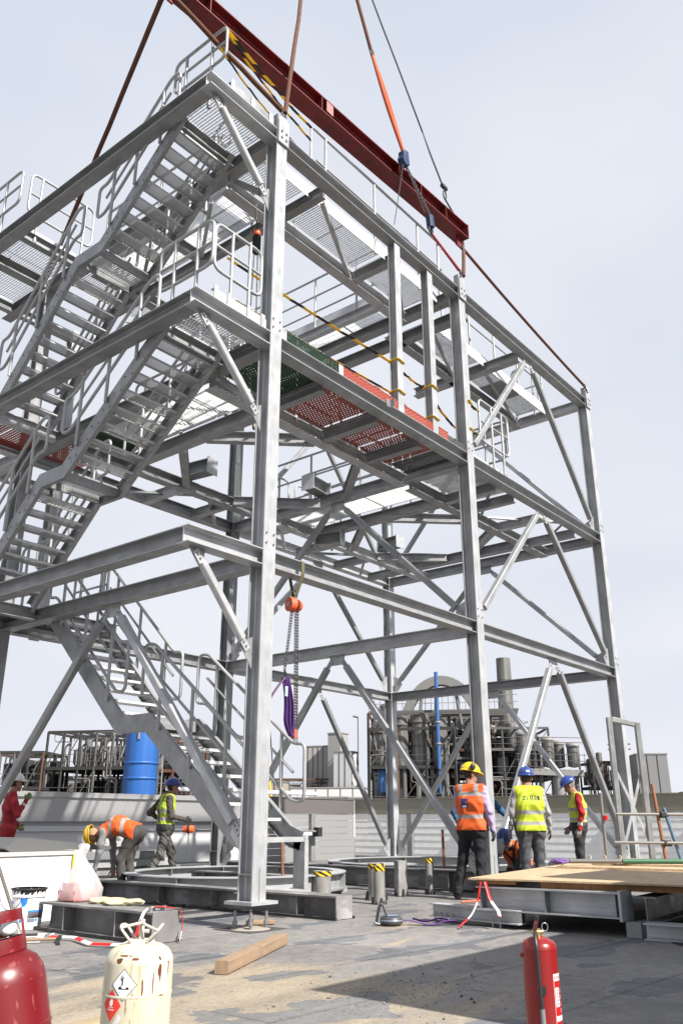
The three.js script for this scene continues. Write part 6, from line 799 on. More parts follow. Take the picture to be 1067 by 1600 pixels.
  add(f, 'slab', prism(rectP(4, 0.5), F(0, 5.0, 2), F(5.4, 4.8, 2)), plantPale); for (let k = 0; k < 4; k++) { add(f, 'leg', cyl(F(0.5 + k * 1.45, 0, 0.6), F(0.5 + k * 1.45, 4.72, 0.6), k % 2 ? 0.2 : 0.5, k % 2 ? 0.2 : 0.5, 14), k % 2 ? plantGrey : plantPale); } for (let k = 0; k < 5; k++) { vessel(f, 'filter_drum', F(0.6 + k * 1.05, 0, 0.8 + (k % 2)), 0.52, 5.4, 8.0 - 0.25 * k, vesselMat, 0.1, 0.1); add(f, 'drum_cap', lathe([[0.001, 8.35 - 0.25 * k], [0.58, 8.35 - 0.25 * k], [0.58, 8.0 - 0.25 * k], [0.5, 8.0 - 0.25 * k]], F(0.6 + k * 1.05, 0, 0.8 + (k % 2)).setY(0), 16), plantPale); } for (const e of [5.9, 6.4, 7.4, 7.8]) add(f, 'rail', cyl(F(-0.2, e, -0.2), F(5.7, e - 0.15, -0.2), 0.03, 0.03, 5), plantGrey); for (let k = 0; k < 12; k++) add(f, 'rail_post', cyl(F(k * 0.5, 5.3, -0.2), F(k * 0.5, 6.4, -0.2), 0.025, 0.025, 5), plantGrey);
}
rack('pipe_rack', 'dark pipe rack between the filter columns and the grey cabin', site(20.6, 72, 0.0), 4.2, 4, [1.8, 3.6, 5.6], 4, 1, { seed: 43, vessels: 7, pipes: 40, mat: plantDark }); block('grey panelled cabin block behind the crossed frame', 22.9, 68, 2.3, 3, 5.9, std([0.17, 0.17, 0.175], 0.6), { rot: 0.1, seams: 3 }); { const c = Q(22.6, 71, 0), g = thing('small_tower', 'small rusty topped round tower beside the grey cabin', 'tower', [c.x, -c.z, 0]); add(g, 'shaft', lathe([[0.62, 0], [0.62, 5.9], [0.66, 5.95], [0.66, 6.2], [0.5, 6.4], [0.12, 6.6], [0.12, 7.2], [0.001, 7.2]], c, 18), std([0.32, 0.24, 0.16], 0.8)); for (const y of [6.5, 6.9]) add(g, 'rail', lathe([[0.86, y], [0.9, y], [0.9, y + 0.05], [0.86, y + 0.05]], c, 18), plantGrey); }
rack('pipe_rack', 'low dark pipe bridge at the end of the works', site(27.6, 70, 0.05), 6, 3, [2.2, 3.2], 4, 1, { seed: 47, vessels: 3, pipes: 24, mat: plantDark });
for (const [r, f, h, l] of [[1.6, 84, 10.6, 'slim lamp post above the silo works roof'], [16.5, 84, 12.5, 'slim lamp post beside the chimney stack']]) { const c = Q(r, f, 0), g = thing('lamp_mast', l, 'lamp mast', [c.x, -c.z, 0]); add(g, 'mast', cyl(c, c.clone().setY(h), 0.06, 0.05, 6), plantGrey); add(g, 'lamp', cyl(c.clone().setY(h), Q(r - 0.5, f, h + 0.1), 0.14, 0.12, 8), plantPale); }
rack('silo_works', 'dark inner bays of the silo works behind the hoppers', site(2.6, 84, 0.10), 13.5, 6, [2.4, 5.0, 7.4, 9.4, 10.9], 8, 1, { seed: 53, vessels: 12, pipes: 80, t: 0.18, back: 1.0 });
rack('pipe_rack', 'dense pipe galleries far behind the blue silo', site(-27.5, 76, 0.05), 16, 5, [2.6, 4.6], 9, 1, { seed: 59, vessels: 14, pipes: 60, mat: plantDark, back: 0.9 });
{ // ducts and cyclones in front of the inner bays
  const S = site(2.9, 79, 0.1), g = thing('cyclone_row', 'row of grey cyclones and crossing ducts among the silo works', 'cyclones', [S(5, 0, 0).x, -S(5, 0, 0).z, 0], 'plant structures beyond the parapet'), r = rng(71);
  for (let k = 0; k < 9; k++) { const x = 0.6 + k * 1.35, rr = 0.36 + 0.22 * r(), y = 4.2 + 3.2 * r(); vessel(g, 'cyclone', S(x, 0, -0.2 + r()), rr, y, y + 1.6 + r(), r() < 0.7 ? vesselMat : plantGrey, 1.7 + r()); add(g, 'outlet_duct', tubeL([S(x, y + 2.0, 0.2), S(x, y + 3.0, 0.2), S(x + 0.9, y + 3.0 + 0.4 * r(), 0.2), S(x + 0.9, y + 1.2, 0.2)], 0.16, 0.4, { n: 8 }), k % 2 ? plantPale : plantGrey); }
  for (let k = 0; k < 6; k++) add(g, 'duct', cyl(S(r() * 6, 2 + k * 1.3, -0.4), S(6 + r() * 6.5, 2.4 + k * 1.35, -0.2), 0.1 + 0.16 * r(), 0.12, 8), k % 2 ? steelPale : plantGrey); add(g, 'big_elbow', sweep(fillet([S(7.6, 5.6, -0.6), S(8.6, 5.6, -0.6), S(8.6, 1.4, -0.6)], 0.9, false, 6), 0.38, { n: 12 }), vesselMat);
}
// ---------- people: distance fields meshed by surface nets
function surfaceNets(f, lo, hi, cell) {
  const n = [0, 1, 2].map((k) => Math.max(2, Math.ceil((hi[k] - lo[k]) / cell) + 1)), [nx, ny, nz] = n, F = new Float32Array(nx * ny * nz), id = new Int32Array(nx * ny * nz).fill(-1), pos = [], idx = [];
  let o = 0; for (let k = 0; k < nz; k++) for (let j = 0; j < ny; j++) for (let i = 0; i < nx; i++) F[o++] = f(lo[0] + i * cell, lo[1] + j * cell, lo[2] + k * cell);
  const at = (i, j, k) => (k * ny + j) * nx + i, E = [[0, 1], [0, 2], [0, 4], [1, 3], [1, 5], [2, 3], [2, 6], [3, 7], [4, 5], [4, 6], [5, 7], [6, 7]];
  for (let k = 0; k < nz - 1; k++) for (let j = 0; j < ny - 1; j++) for (let i = 0; i < nx - 1; i++) {
    const c = [F[at(i, j, k)], F[at(i + 1, j, k)], F[at(i, j + 1, k)], F[at(i + 1, j + 1, k)], F[at(i, j, k + 1)], F[at(i + 1, j, k + 1)], F[at(i, j + 1, k + 1)], F[at(i + 1, j + 1, k + 1)]];
    let m = 0; for (let q = 0; q < 8; q++) if (c[q] < 0) m |= 1 << q; if (!m || m === 255) continue;
    let x = 0, y = 0, z = 0, w = 0; for (const [a, b] of E) if ((c[a] < 0) !== (c[b] < 0)) { const t = c[a] / (c[a] - c[b]); x += lerp(a & 1, b & 1, t); y += lerp((a >> 1) & 1, (b >> 1) & 1, t); z += lerp(a >> 2, b >> 2, t); w++; }
    id[at(i, j, k)] = pos.length / 3; pos.push(lo[0] + (i + x / w) * cell, lo[1] + (j + y / w) * cell, lo[2] + (k + z / w) * cell);
  }
  const quad = (a, b, c, d, s) => { if (a < 0 || b < 0 || c < 0 || d < 0) return; s ? idx.push(a, b, c, a, c, d) : idx.push(a, c, b, a, d, c); };
  for (let k = 1; k < nz - 1; k++) for (let j = 1; j < ny - 1; j++) for (let i = 1; i < nx - 1; i++) {
    const v = F[at(i, j, k)] < 0;
    if (v !== F[at(i + 1, j, k)] < 0) quad(id[at(i, j - 1, k - 1)], id[at(i, j, k - 1)], id[at(i, j, k)], id[at(i, j - 1, k)], v);
    if (v !== F[at(i, j + 1, k)] < 0) quad(id[at(i - 1, j, k - 1)], id[at(i - 1, j, k)], id[at(i, j, k)], id[at(i, j, k - 1)], v);
    if (v !== F[at(i, j, k + 1)] < 0) quad(id[at(i - 1, j - 1, k)], id[at(i, j - 1, k)], id[at(i, j, k)], id[at(i - 1, j, k)], v);
  }
  return { pos, idx };
}
const vec = (a) => new THREE.Vector3(...a);
function coneD(b, x, y, z) { const px = x - b.a.x, py = y - b.a.y, pz = z - b.a.z, h = b.l2 ? clamp((px * b.d.x + py * b.d.y + pz * b.d.z) / b.l2) : 0; const dx = px - b.d.x * h, dy = py - b.d.y * h, dz = pz - b.d.z * h; return Math.sqrt(dx * dx + dy * dy + dz * dz) - (b.ra + (b.rb - b.ra) * h); }
const smin = (a, b, k) => { const h = Math.max(k - Math.abs(a - b), 0) / k; return Math.min(a, b) - h * h * k * 0.25; };
const bone = (a, b, ra, rb = ra, c = 0) => { const d = b.clone().sub(a); return { a, b, d, l2: d.lengthSq(), ra, rb, c }; };
const setD = (bones, x, y, z, k) => { let d = 9; for (const b of bones) d = smin(d, coneD(b, x, y, z), k); return d; };
const bounds = (bones, m) => { const lo = [9, 9, 9], hi = [-9, -9, -9]; for (const b of bones) for (const p of [b.a, b.b]) ['x', 'y', 'z'].forEach((k, i) => { const r = Math.max(b.ra, b.rb) + m; lo[i] = Math.min(lo[i], p[k] - r); hi[i] = Math.max(hi[i], p[k] + r); }); return [lo, hi]; };
function toGeo(net, colorAt) {
  const g = new THREE.BufferGeometry(); g.setAttribute('position', new THREE.Float32BufferAttribute(net.pos, 3)); g.setIndex(net.idx); g.computeVertexNormals();
  if (colorAt) { const c = [], nn = g.attributes.normal; for (let i = 0; i < net.pos.length; i += 3) c.push(...colorAt(net.pos[i], net.pos[i + 1], net.pos[i + 2], nn.getX(i / 3), nn.getY(i / 3), nn.getZ(i / 3))); g.setAttribute('color', new THREE.Float32BufferAttribute(c, 3)); }
  return g;
}
const clothMat = std([1, 1, 1], 0.85, 0, { vertexColors: true }), vestMat = std([1, 1, 1], 0.7, 0, { vertexColors: true });
const SKIN = [0.30, 0.15, 0.10];
function handBones(w, dir, palmN, s, curl, r) {            // wrist, pointing direction, palm normal, side sign
  const d = dir.clone().normalize(), n = palmN.clone().addScaledVector(d, -palmN.dot(d)).normalize(), x = new THREE.Vector3().crossVectors(d, n).multiplyScalar(s), out = [], at = (a, b, c) => w.clone().addScaledVector(d, a).addScaledVector(x, b).addScaledVector(n, c);
  const L = [0.070, 0.080, 0.074, 0.058];
  for (let i = 0; i < 4; i++) { const b = 0.030 - i * 0.020, k = at(0.088 - Math.abs(i - 1) * 0.005, b, 0); out.push(bone(at(0.0, b * 0.6, 0), k, r * 1.5, r * 1.35)); let p = k, a = curl * 0.55; for (let j = 0; j < 3; j++) { const q = p.clone().addScaledVector(d, Math.cos(a) * L[i] * [0.45, 0.32, 0.23][j]).addScaledVector(n, Math.sin(a) * L[i] * [0.45, 0.32, 0.23][j]); out.push(bone(p, q, r * (1 - j * 0.1), r * (0.92 - j * 0.1))); p = q; a += curl * 0.7; } }
  const t0 = at(0.025, 0.030, 0.006), t1 = at(0.062, 0.056, 0.018), t2 = at(0.094, 0.058, 0.034 + 0.01 * curl); out.push(bone(at(0, 0.015, 0), t0, r * 1.4, r * 1.3), bone(t0, t1, r * 1.25, r * 1.1), bone(t1, t2, r * 1.05, r * 0.85)); return out;
}
function person(o) {
  const J = { pelvis: [0, 0.95, 0], chest: [0, 1.26, -0.005], neck: [0, 1.47, -0.01], head: [0, 1.635, 0.03], sL: [0.185, 1.42, -0.015], sR: [-0.185, 1.42, -0.015], eL: [0.25, 1.14, -0.03], eR: [-0.25, 1.14, -0.03], wL: [0.26, 0.88, 0.05], wR: [-0.26, 0.88, 0.05], hL: [0.095, 0.91, 0], hR: [-0.095, 0.91, 0], kL: [0.105, 0.50, 0.02], kR: [-0.105, 0.50, 0.02], aL: [0.11, 0.09, -0.03], aR: [-0.11, 0.09, -0.03], tL: [0.13, 0.045, 0.15], tR: [-0.13, 0.045, 0.15], ...o.joints };
  for (const k in J) J[k] = vec(J[k]);
  const g = new THREE.Group(); g.name = numbered('person'); g.position.copy(P(o.at[0], o.at[1], o.at[2] ?? 0)); const az = o.heading * Math.PI / 180, du = Math.cos(az - YAW), dv = Math.sin(YAW - az); g.rotation.y = Math.atan2(du, -dv); const s = o.scale ?? 1; g.scale.setScalar(s);
  g.userData = { label: o.label, category: 'person', group: 'workers on the roof' }; scene.add(g);
  const put = (name, geo, mat) => { const m = new THREE.Mesh(geo, mat); m.name = name; m.castShadow = m.receiveShadow = true; g.add(m); return m; };
  const up = J.neck.clone().sub(J.pelvis).normalize(), lat = J.sL.clone().sub(J.sR).normalize(), fwd = new THREE.Vector3().crossVectors(lat, up).normalize();
  const off = (p, a, b, c) => p.clone().addScaledVector(lat, a).addScaledVector(up, b).addScaledVector(fwd, c), w = o.bulk ?? 1;
  const torso = [bone(J.hL, J.hR, 0.112 * w, 0.112 * w), bone(off(J.pelvis, 0.055, 0.02, 0), off(J.chest, 0.075, 0, 0), 0.098 * w, 0.108 * w), bone(off(J.pelvis, -0.055, 0.02, 0), off(J.chest, -0.075, 0, 0), 0.098 * w, 0.108 * w), bone(off(J.chest, 0.075, 0, 0), off(J.neck, 0.085, -0.10, -0.005), 0.112 * w, 0.088), bone(off(J.chest, -0.075, 0, 0), off(J.neck, -0.085, -0.10, -0.005), 0.112 * w, 0.088), bone(J.sL.clone().lerp(J.neck, 0.2), J.sR.clone().lerp(J.neck, 0.2), 0.066, 0.066)];
  const neckB = [bone(off(J.neck, 0, -0.05, 0), J.head.clone().addScaledVector(up, -0.06), 0.062, 0.056)];
  const limb = { LL: [bone(J.hL, J.kL, 0.098 * w, 0.068), bone(J.kL, J.aL, 0.070, 0.058), bone(J.aL, J.aL, 0.058, 0.058, 1), bone(J.aL.clone().add(vec([0, -0.045, 0])), J.tL, 0.048, 0.042, 1)], RL: [bone(J.hR, J.kR, 0.098 * w, 0.068), bone(J.kR, J.aR, 0.070, 0.058), bone(J.aR, J.aR, 0.058, 0.058, 1), bone(J.aR.clone().add(vec([0, -0.045, 0])), J.tR, 0.048, 0.042, 1)], LA: [bone(J.sL, J.eL, 0.062, 0.050), bone(J.eL, J.wL, 0.049, 0.035)], RA: [bone(J.sR, J.eR, 0.062, 0.050), bone(J.eR, J.wR, 0.049, 0.035)] };
  const all = [...torso, ...neckB, ...Object.values(limb).flat()], wr = (x, y, z) => 0.0045 * Math.sin(34 * y + 7 * Math.sin(11 * x + 9 * z)) + 0.004 * Math.sin(23 * x + 19 * y + 8 * Math.sin(14 * z + 10 * y));
  const tD = (x, y, z) => setD(torso, x, y, z, 0.06), bd = (x, y, z) => { const t = smin(tD(x, y, z), setD(neckB, x, y, z, 0.03), 0.03); let d = t; for (const k in limb) d = Math.min(d, smin(t, setD(limb[k], x, y, z, 0.03), k[1] === 'L' ? 0.06 : 0.045)); return d + wr(x, y, z); };
  const C = o.colors, [lo, hi] = bounds(all, 0.03);
  const bcol = (x, y, z) => {
    let best = 9, c = C.shirt; const hgt = (x - J.pelvis.x) * up.x + (y - J.pelvis.y) * up.y + (z - J.pelvis.z) * up.z, q = vnoise(x * 26 + z * 11, y * 26 + z * 9, 3), n = 0.86 + 0.28 * vnoise(x * 9 + 5, y * 9 + z * 7, 4);
    for (const b of torso) { const d = coneD(b, x, y, z); if (d < best) { best = d; c = hgt < 0.05 ? C.trousers : C.shirt; } } { const d = coneD(neckB[0], x, y, z) + 0.004; if (d < best && hgt > 0.47) { best = d; c = SKIN; } }
    for (const k in limb) for (const b of limb[k]) { const d = coneD(b, x, y, z); if (d < best - 0.002) { best = d; c = k[1] === 'L' ? (b.c ? C.boots : C.trousers) : (C.sleeve ?? C.shirt); if (k[1] === 'L' && C.camo && !b.c) { const m = vnoise(x * 30 + 3, y * 34 + z * 30, 9); c = m < 0.38 ? [0.012, 0.012, 0.012] : m < 0.62 ? [0.05, 0.047, 0.042] : [0.10, 0.095, 0.088]; } if (k[1] === 'A' && C.forearmSkin && b === limb[k][1]) c = SKIN; if (C.cuff && k[1] === 'A' && b === limb[k][1]) { const t = 1 - Math.hypot(x - b.b.x, y - b.b.y, z - b.b.z) / Math.sqrt(b.l2); if (t > 0.55 && t < 0.72) c = [0.5, 0.5, 0.5]; } if (C.shin && k[1] === 'L' && b === limb[k][1]) { const t = (J.kL.y - y) / (J.kL.y - J.aL.y); if (t > 0.55 && t < 0.72) c = C.shin; } } }
    return [c[0] * n, c[1] * n, c[2] * n];
  };
  const parts = [toGeo(surfaceNets(bd, lo, hi, o.cell ?? 0.0125), bcol)];
  // hands
  for (const [wk, ek, sgn, key] of [['wL', 'eL', 1, 'L'], ['wR', 'eR', -1, 'R']]) { const d = o['hand' + key] ? vec(o['hand' + key]) : J[wk].clone().sub(J[ek]), pn = o['palm' + key] ? vec(o['palm' + key]) : vec([-sgn, 0, 0.15]), hb2 = handBones(J[wk], d, pn, sgn * -1, o.curl ?? 0.55, C.gloves ? 0.0105 : 0.0088), [l, h] = bounds(hb2, 0.012), col = C.gloves ?? SKIN; parts.push(toGeo(surfaceNets((x, y, z) => setD(hb2, x, y, z, 0.006), l, h, 0.0045), () => col)); }
  // head
  { const hu = vec(o.headUp ?? [up.x * 0.5, up.y * 0.5 + 0.5, up.z * 0.5]).normalize(), hf0 = vec(o.look ?? fwd.toArray()), hf = hf0.addScaledVector(hu, -hf0.dot(hu)).normalize(), hx = new THREE.Vector3().crossVectors(hu, hf), c = J.head, at = (a, b, d) => c.clone().addScaledVector(hx, a).addScaledVector(hu, b).addScaledVector(hf, d);
    const L = (x, y, z) => { const px = x - c.x, py = y - c.y, pz = z - c.z; return [px * hx.x + py * hx.y + pz * hx.z, px * hu.x + py * hu.y + pz * hu.z, px * hf.x + py * hf.y + pz * hf.z]; }, ell = (p, q, r) => { const k0 = Math.hypot((p[0] - q[0]) / r[0], (p[1] - q[1]) / r[1], (p[2] - q[2]) / r[2]); return (k0 - 1) * Math.min(...r); };
    const hb3 = [bone(at(0, -0.02, 0.088), at(0, -0.045, 0.108), 0.009, 0.014), bone(at(0.012, -0.047, 0.098), at(-0.012, -0.047, 0.098), 0.009), bone(at(-0.022, -0.078, 0.088), at(0.022, -0.078, 0.088), 0.009), bone(at(0, -0.108, 0.075), at(0, -0.112, 0.078), 0.024), bone(at(-0.035, 0.004, 0.084), at(0.035, 0.004, 0.084), 0.013), bone(at(0, -0.10, -0.01), J.neck.clone(), 0.052, 0.058)], ears = [1, -1].flatMap((q) => [bone(at(q * 0.077, 0.005, -0.005), at(q * 0.082, -0.03, 0.0), 0.017, 0.012)]);
    const hd = (x, y, z) => { const p = L(x, y, z); let d = smin(ell(p, [0, 0.02, -0.008], [0.077, 0.098, 0.098]), ell(p, [0, -0.055, 0.03], [0.06, 0.068, 0.066]), 0.035); for (const b of hb3) d = smin(d, coneD(b, x, y, z), 0.016); for (const q of [1, -1]) d = -smin(-d, ell(p, [q * 0.031, -0.014, 0.1], [0.016, 0.01, 0.014]), 0.014); for (const b of ears) d = smin(d, coneD(b, x, y, z), 0.006); return d; };
    const hcol = (x, y, z) => { const p = L(x, y, z); if (p[1] > -0.06 && (p[2] < 0.0 - 0.55 * Math.min(0, p[1]) * 0 - 0.012 || p[1] > 0.055) && Math.abs(p[0]) < 0.082 && !(Math.abs(p[0]) > 0.074 && p[1] < 0.02 && p[2] > -0.025)) return C.hair ?? [0.03, 0.02, 0.014]; for (const q of [1, -1]) { if (Math.hypot(p[0] - q * 0.031, (p[1] + 0.014) * 1.6) < 0.011 && p[2] > 0.05) return [0.03, 0.022, 0.02]; if (Math.abs(p[1] - 0.008) < 0.005 && Math.abs(Math.abs(p[0]) - 0.032) < 0.018 && p[2] > 0.05) return [0.06, 0.035, 0.022]; } if (Math.abs(p[1] + 0.078) < 0.006 && Math.abs(p[0]) < 0.024 && p[2] > 0.06) return [0.32, 0.12, 0.10]; if (C.beard && p[1] < -0.045 && p[2] > -0.02 && p[1] > -0.15) return [SKIN[0] * 0.5, SKIN[1] * 0.5, SKIN[2] * 0.5]; return SKIN; };
    const l = [c.x - 0.17, c.y - 0.2, c.z - 0.17], h = [c.x + 0.17, c.y + 0.16, c.z + 0.17]; parts.push(toGeo(surfaceNets(hd, l, h, 0.0065), hcol));
    // helmet
    if (o.helmet) { const hg = [], dome = new THREE.SphereGeometry(1, 28, 12, 0, Math.PI * 2, 0, Math.PI / 2), dp = dome.attributes.position; for (let i = 0; i < dp.count; i++) { const x = dp.getX(i), y = dp.getY(i), z = dp.getZ(i), ridge = 1 + 0.05 * Math.exp(-((x / 0.16) ** 2)) * y; dp.setXYZ(i, x * 0.118, y * 0.122 * ridge, z * 0.146 - 0.004); } dome.computeVertexNormals(); hg.push(dome);
      const rim = []; for (let k = 0; k <= 40; k++) { const a = k / 40 * Math.PI * 2, fr = Math.max(0, Math.cos(a)), e = 0.008 + 0.055 * fr * fr * fr; rim.push([Math.sin(a), Math.cos(a), e]); }
      const pos = [], ix = []; rim.forEach(([sx, cz, e]) => { pos.push(sx * 0.117, 0.012, cz * 0.145 - 0.004, sx * (0.118 + e * 0.6), -0.004 - e * 0.22, cz * (0.146 + e) - 0.004, sx * (0.118 + e * 0.6), -0.012 - e * 0.22, cz * (0.146 + e) - 0.004, sx * 0.114, -0.010, cz * 0.142 - 0.004); }); for (let k = 0; k < 40; k++) for (let q = 0; q < 4; q++) { const a = k * 4 + q, b = k * 4 + (q + 1) % 4, e = a + 4, f = b + 4; ix.push(a, b, f, a, f, e); }
      const rg = new THREE.BufferGeometry(); rg.setAttribute('position', new THREE.Float32BufferAttribute(pos, 3)); rg.setIndex(ix); rg.computeVertexNormals(); hg.push(rg); const lin2 = new THREE.SphereGeometry(1, 20, 8, 0, Math.PI * 2, 0, Math.PI / 2); lin2.scale(0.108, 0.11, 0.136); hg.push(lin2);
      const mg = merge(hg), M = new THREE.Matrix4().makeBasis(hx, hu, hf).setPosition(at(0, 0.045, 0)); mg.applyMatrix4(M); const hm = put('helmet', mg, o.helmet); const tri = merge([new THREE.BoxGeometry(0.03, 0.022, 0.004).rotateX(-0.25).translate(0, 0.045, 0.132), new THREE.BoxGeometry(0.05, 0.024, 0.004).rotateX(0.35).translate(0, 0.05, -0.142)]).applyMatrix4(M); const em = new THREE.Mesh(tri, whitePanel); em.name = 'emblem'; hm.add(em);
      if (o.muffs) { for (const q of [1, -1]) { const e = new THREE.SphereGeometry(0.045, 14, 10).scale(0.6, 1.1, 0.9).translate(q * 0.135, 0.05, -0.03).applyMatrix4(M), mm = new THREE.Mesh(e, q > 0 ? std([0.30, 0.02, 0.025], 0.4) : std([0.02, 0.02, 0.022], 0.4)); mm.name = 'ear_muff'; hm.add(mm); } }
    }
  }
  for (const q of parts) if (!q.attributes.uv) { /* plain colour */ }
  const bodyG = mergeGeometries(parts.map((q) => { const m = q.index ? q : q; return m; })); put('body', bodyG, clothMat);
  // vest
  if (o.vest) { const V = o.vest, Lh = J.neck.distanceTo(J.pelvis), L = (x, y, z) => { const px = x - J.pelvis.x, py = y - J.pelvis.y, pz = z - J.pelvis.z; return [px * lat.x + py * lat.y + pz * lat.z, px * up.x + py * up.y + pz * up.z, px * fwd.x + py * fwd.y + pz * fwd.z]; };
    const vd = (x, y, z) => { const p = L(x, y, z); return Math.max(tD(x, y, z) - 0.021 + 0.7 * wr(x, y, z), (V.y0 ?? -0.02) - p[1], p[1] - (V.y1 ?? Lh + 0.035), Math.abs(p[0]) - 0.215, -(Math.hypot(p[0], (p[1] - Lh - 0.03), (p[2] - 0.1) * 0.75) - (V.open ?? 0.085))); };
    const [l, h] = bounds(torso, 0.05), refl = [0.24, 0.235, 0.23];
    const vc = (x, y, z, nx, ny, nz) => { const p = L(x, y, z), n = 0.92 + 0.16 * vnoise(x * 8, y * 8 + z * 6, 12); let c = V.color; for (const b of V.bands) if (Math.abs(p[1] - b) < (V.bw ?? 0.027)) c = refl; if (V.straps && p[1] > V.bands[V.bands.length - 1] && Math.abs(Math.abs(p[0]) - V.straps) < 0.026) c = refl; if (V.harness && (Math.abs(Math.abs(p[0]) - lerp(0.03, 0.12, clamp((p[1] - 0.3) / 0.2))) < 0.022 && p[1] > 0.25 || Math.abs(p[0]) < 0.045 && p[1] < 0.3 && p[1] > 0.08 || p[1] < 0.06)) c = [0.012, 0.012, 0.013]; if (V.hem && p[1] < V.hem) c = [0.015, 0.017, 0.025]; return [c[0] * n, c[1] * n, c[2] * n]; };
    const vm = put('vest', toGeo(surfaceNets(vd, l, h, 0.0095), vc), vestMat);
    if (V.logo) { const [cx, cy, w2, h2, draw] = V.logo, N = 12, M = 6, pos = [], uv = [], ix = []; for (let j = 0; j <= M; j++) for (let i = 0; i <= N; i++) { const a = cx + (0.5 - i / N) * -w2 * -1, b = cy + (j / M - 0.5) * h2; const p = off(J.pelvis, cx - (i / N - 0.5) * -w2 * -1 * 1, cy + (j / M - 0.5) * h2, -0.4); const q = off(J.pelvis, cx + (0.5 - i / N) * w2, b, -0.4); for (let st = 0; st < 90; st++) { const d = vd(q.x, q.y, q.z); if (d < 0.002) break; q.addScaledVector(fwd, Math.max(0.001, d * 0.6)); } pos.push(q.x, q.y, q.z); uv.push(i / N, j / M); } for (let j = 0; j < M; j++) for (let i = 0; i < N; i++) { const a = j * (N + 1) + i, b = a + 1, c = a + N + 1, d = c + 1; ix.push(a, b, d, a, d, c); }
      const lg = new THREE.BufferGeometry(); lg.setAttribute('position', new THREE.Float32BufferAttribute(pos, 3)); lg.setAttribute('uv', new THREE.Float32BufferAttribute(uv, 2)); lg.setIndex(ix); lg.computeVertexNormals(); const lm = new THREE.Mesh(lg, std([1, 1, 1], 0.7, 0, { map: canvasTex(512, Math.round(512 * h2 / w2), draw), side: THREE.DoubleSide })); lm.name = 'back_print'; vm.add(lm); }
  }
  return { g, put, J };
}
const hBlue = std([0.025, 0.05, 0.21], 0.3), hYellow = std([0.62, 0.40, 0.02], 0.3), hWhite = std([0.70, 0.69, 0.66], 0.35);
const ORANGE = [0.52, 0.080, 0.008], LIME = [0.36, 0.44, 0.016], BLK = [0.006, 0.0065, 0.010], BOOT = [0.03, 0.026, 0.024], GLV = [0.02, 0.02, 0.022];
person({ label: 'worker in orange vest and lilac shirt with yellow helmet, seen from behind', at: [4.28, 0.05], heading: 26, scale: 1.0, bulk: 1.08, colors: { shirt: [0.36, 0.29, 0.47], trousers: BLK, boots: BOOT, gloves: GLV, hair: [0.03, 0.018, 0.012] }, helmet: hYellow, muffs: true, look: [-0.75, -0.25, 0.65], headUp: [-0.12, 1, 0.12],
  joints: { pelvis: [0, 0.95, 0], kL: [0.17, 0.50, 0.03], aL: [0.25, 0.09, -0.02], tL: [0.30, 0.045, 0.15], kR: [-0.10, 0.50, -0.02], aR: [-0.11, 0.09, -0.07], tR: [-0.16, 0.045, 0.1], eR: [-0.26, 1.14, -0.02], wR: [-0.28, 0.89, 0.04], eL: [0.22, 1.15, 0.08], wL: [0.12, 1.02, 0.28] },
  vest: { color: ORANGE, bands: [0.12, 0.42], straps: 0.115, y0: -0.06, logo: [0.05, 0.295, 0.10, 0.125, (x, w, h) => { x.fillStyle = '#2a2160'; x.fillRect(0, 0, w, h); x.fillStyle = '#e8e4ea'; x.font = 'bold ' + Math.round(h * 0.26) + 'px sans-serif'; x.textAlign = 'center'; x.fillText('UNR', w / 2, h * 0.93); x.fillStyle = '#7a5a3c'; x.fillRect(w * 0.7, h * 0.3, w * 0.2, h * 0.3); }] } });
person({ label: 'worker in yellow vest with printed back and blue helmet, seen from behind', at: [5.06, -0.44], heading: -2, scale: 0.985, colors: { shirt: [0.02, 0.022, 0.035], sleeve: [0.25, 0.25, 0.26], trousers: [0.055, 0.057, 0.065], boots: BOOT, gloves: [0.16, 0.15, 0.14], hair: [0.03, 0.02, 0.014] }, helmet: hBlue, look: [0, -0.2, 1],
  joints: { eL: [0.25, 1.16, -0.03], wL: [0.28, 0.92, 0.05], eR: [-0.26, 1.15, -0.03], wR: [-0.30, 0.91, 0.05], head: [0, 1.625, 0.05], kL: [0.10, 0.5, 0.0], kR: [-0.10, 0.5, 0.02] }, bulk: 1.14,
  vest: { color: LIME, bands: [0.045, 0.195], y0: -0.06, y1: 0.60, open: 0.07, hem: 0.0, logo: [-0.015, 0.385, 0.27, 0.10, (x, w, h) => { x.fillStyle = '#a2b324'; x.fillRect(0, 0, w, h); x.fillStyle = '#101214'; x.font = 'bold ' + Math.round(h * 0.78) + 'px sans-serif'; x.fillText('ZV', 6, h * 0.72); const x0 = w * 0.42; x.fillRect(x0, h * 0.10, w * 0.52, h * 0.66); x.fillStyle = '#a2b324'; x.font = 'bold ' + Math.round(h * 0.66) + 'px sans-serif'; x.fillText('IBS', x0 + 16, h * 0.69); x.fillStyle = '#8a9a50'; for (let k = 0; k < 12; k++) x.fillRect(20 + k * 36, h * 0.88, 24, h * 0.05); }] } });
person({ label: 'worker in red jacket and yellow vest looking down beside the trestle', at: [7.72, 0.02], heading: -78, scale: 0.985, bulk: 1.12, colors: { shirt: [0.30, 0.008, 0.012], trousers: [0.022, 0.021, 0.022], boots: BOOT, gloves: [0.26, 0.24, 0.22], hair: [0.16, 0.14, 0.12], cuff: true }, helmet: hBlue, look: [0, -0.75, 0.85], headUp: [0, 1, 0.55],
  joints: { head: [0, 1.61, 0.10], neck: [0, 1.465, 0.01], eL: [0.25, 1.15, -0.06], wL: [0.25, 0.90, 0.0], eR: [-0.25, 1.15, -0.02], wR: [-0.22, 0.92, 0.14] }, vest: { color: [0.42, 0.48, 0.03], bands: [0.10, 0.26], y0: -0.02, harness: true } });
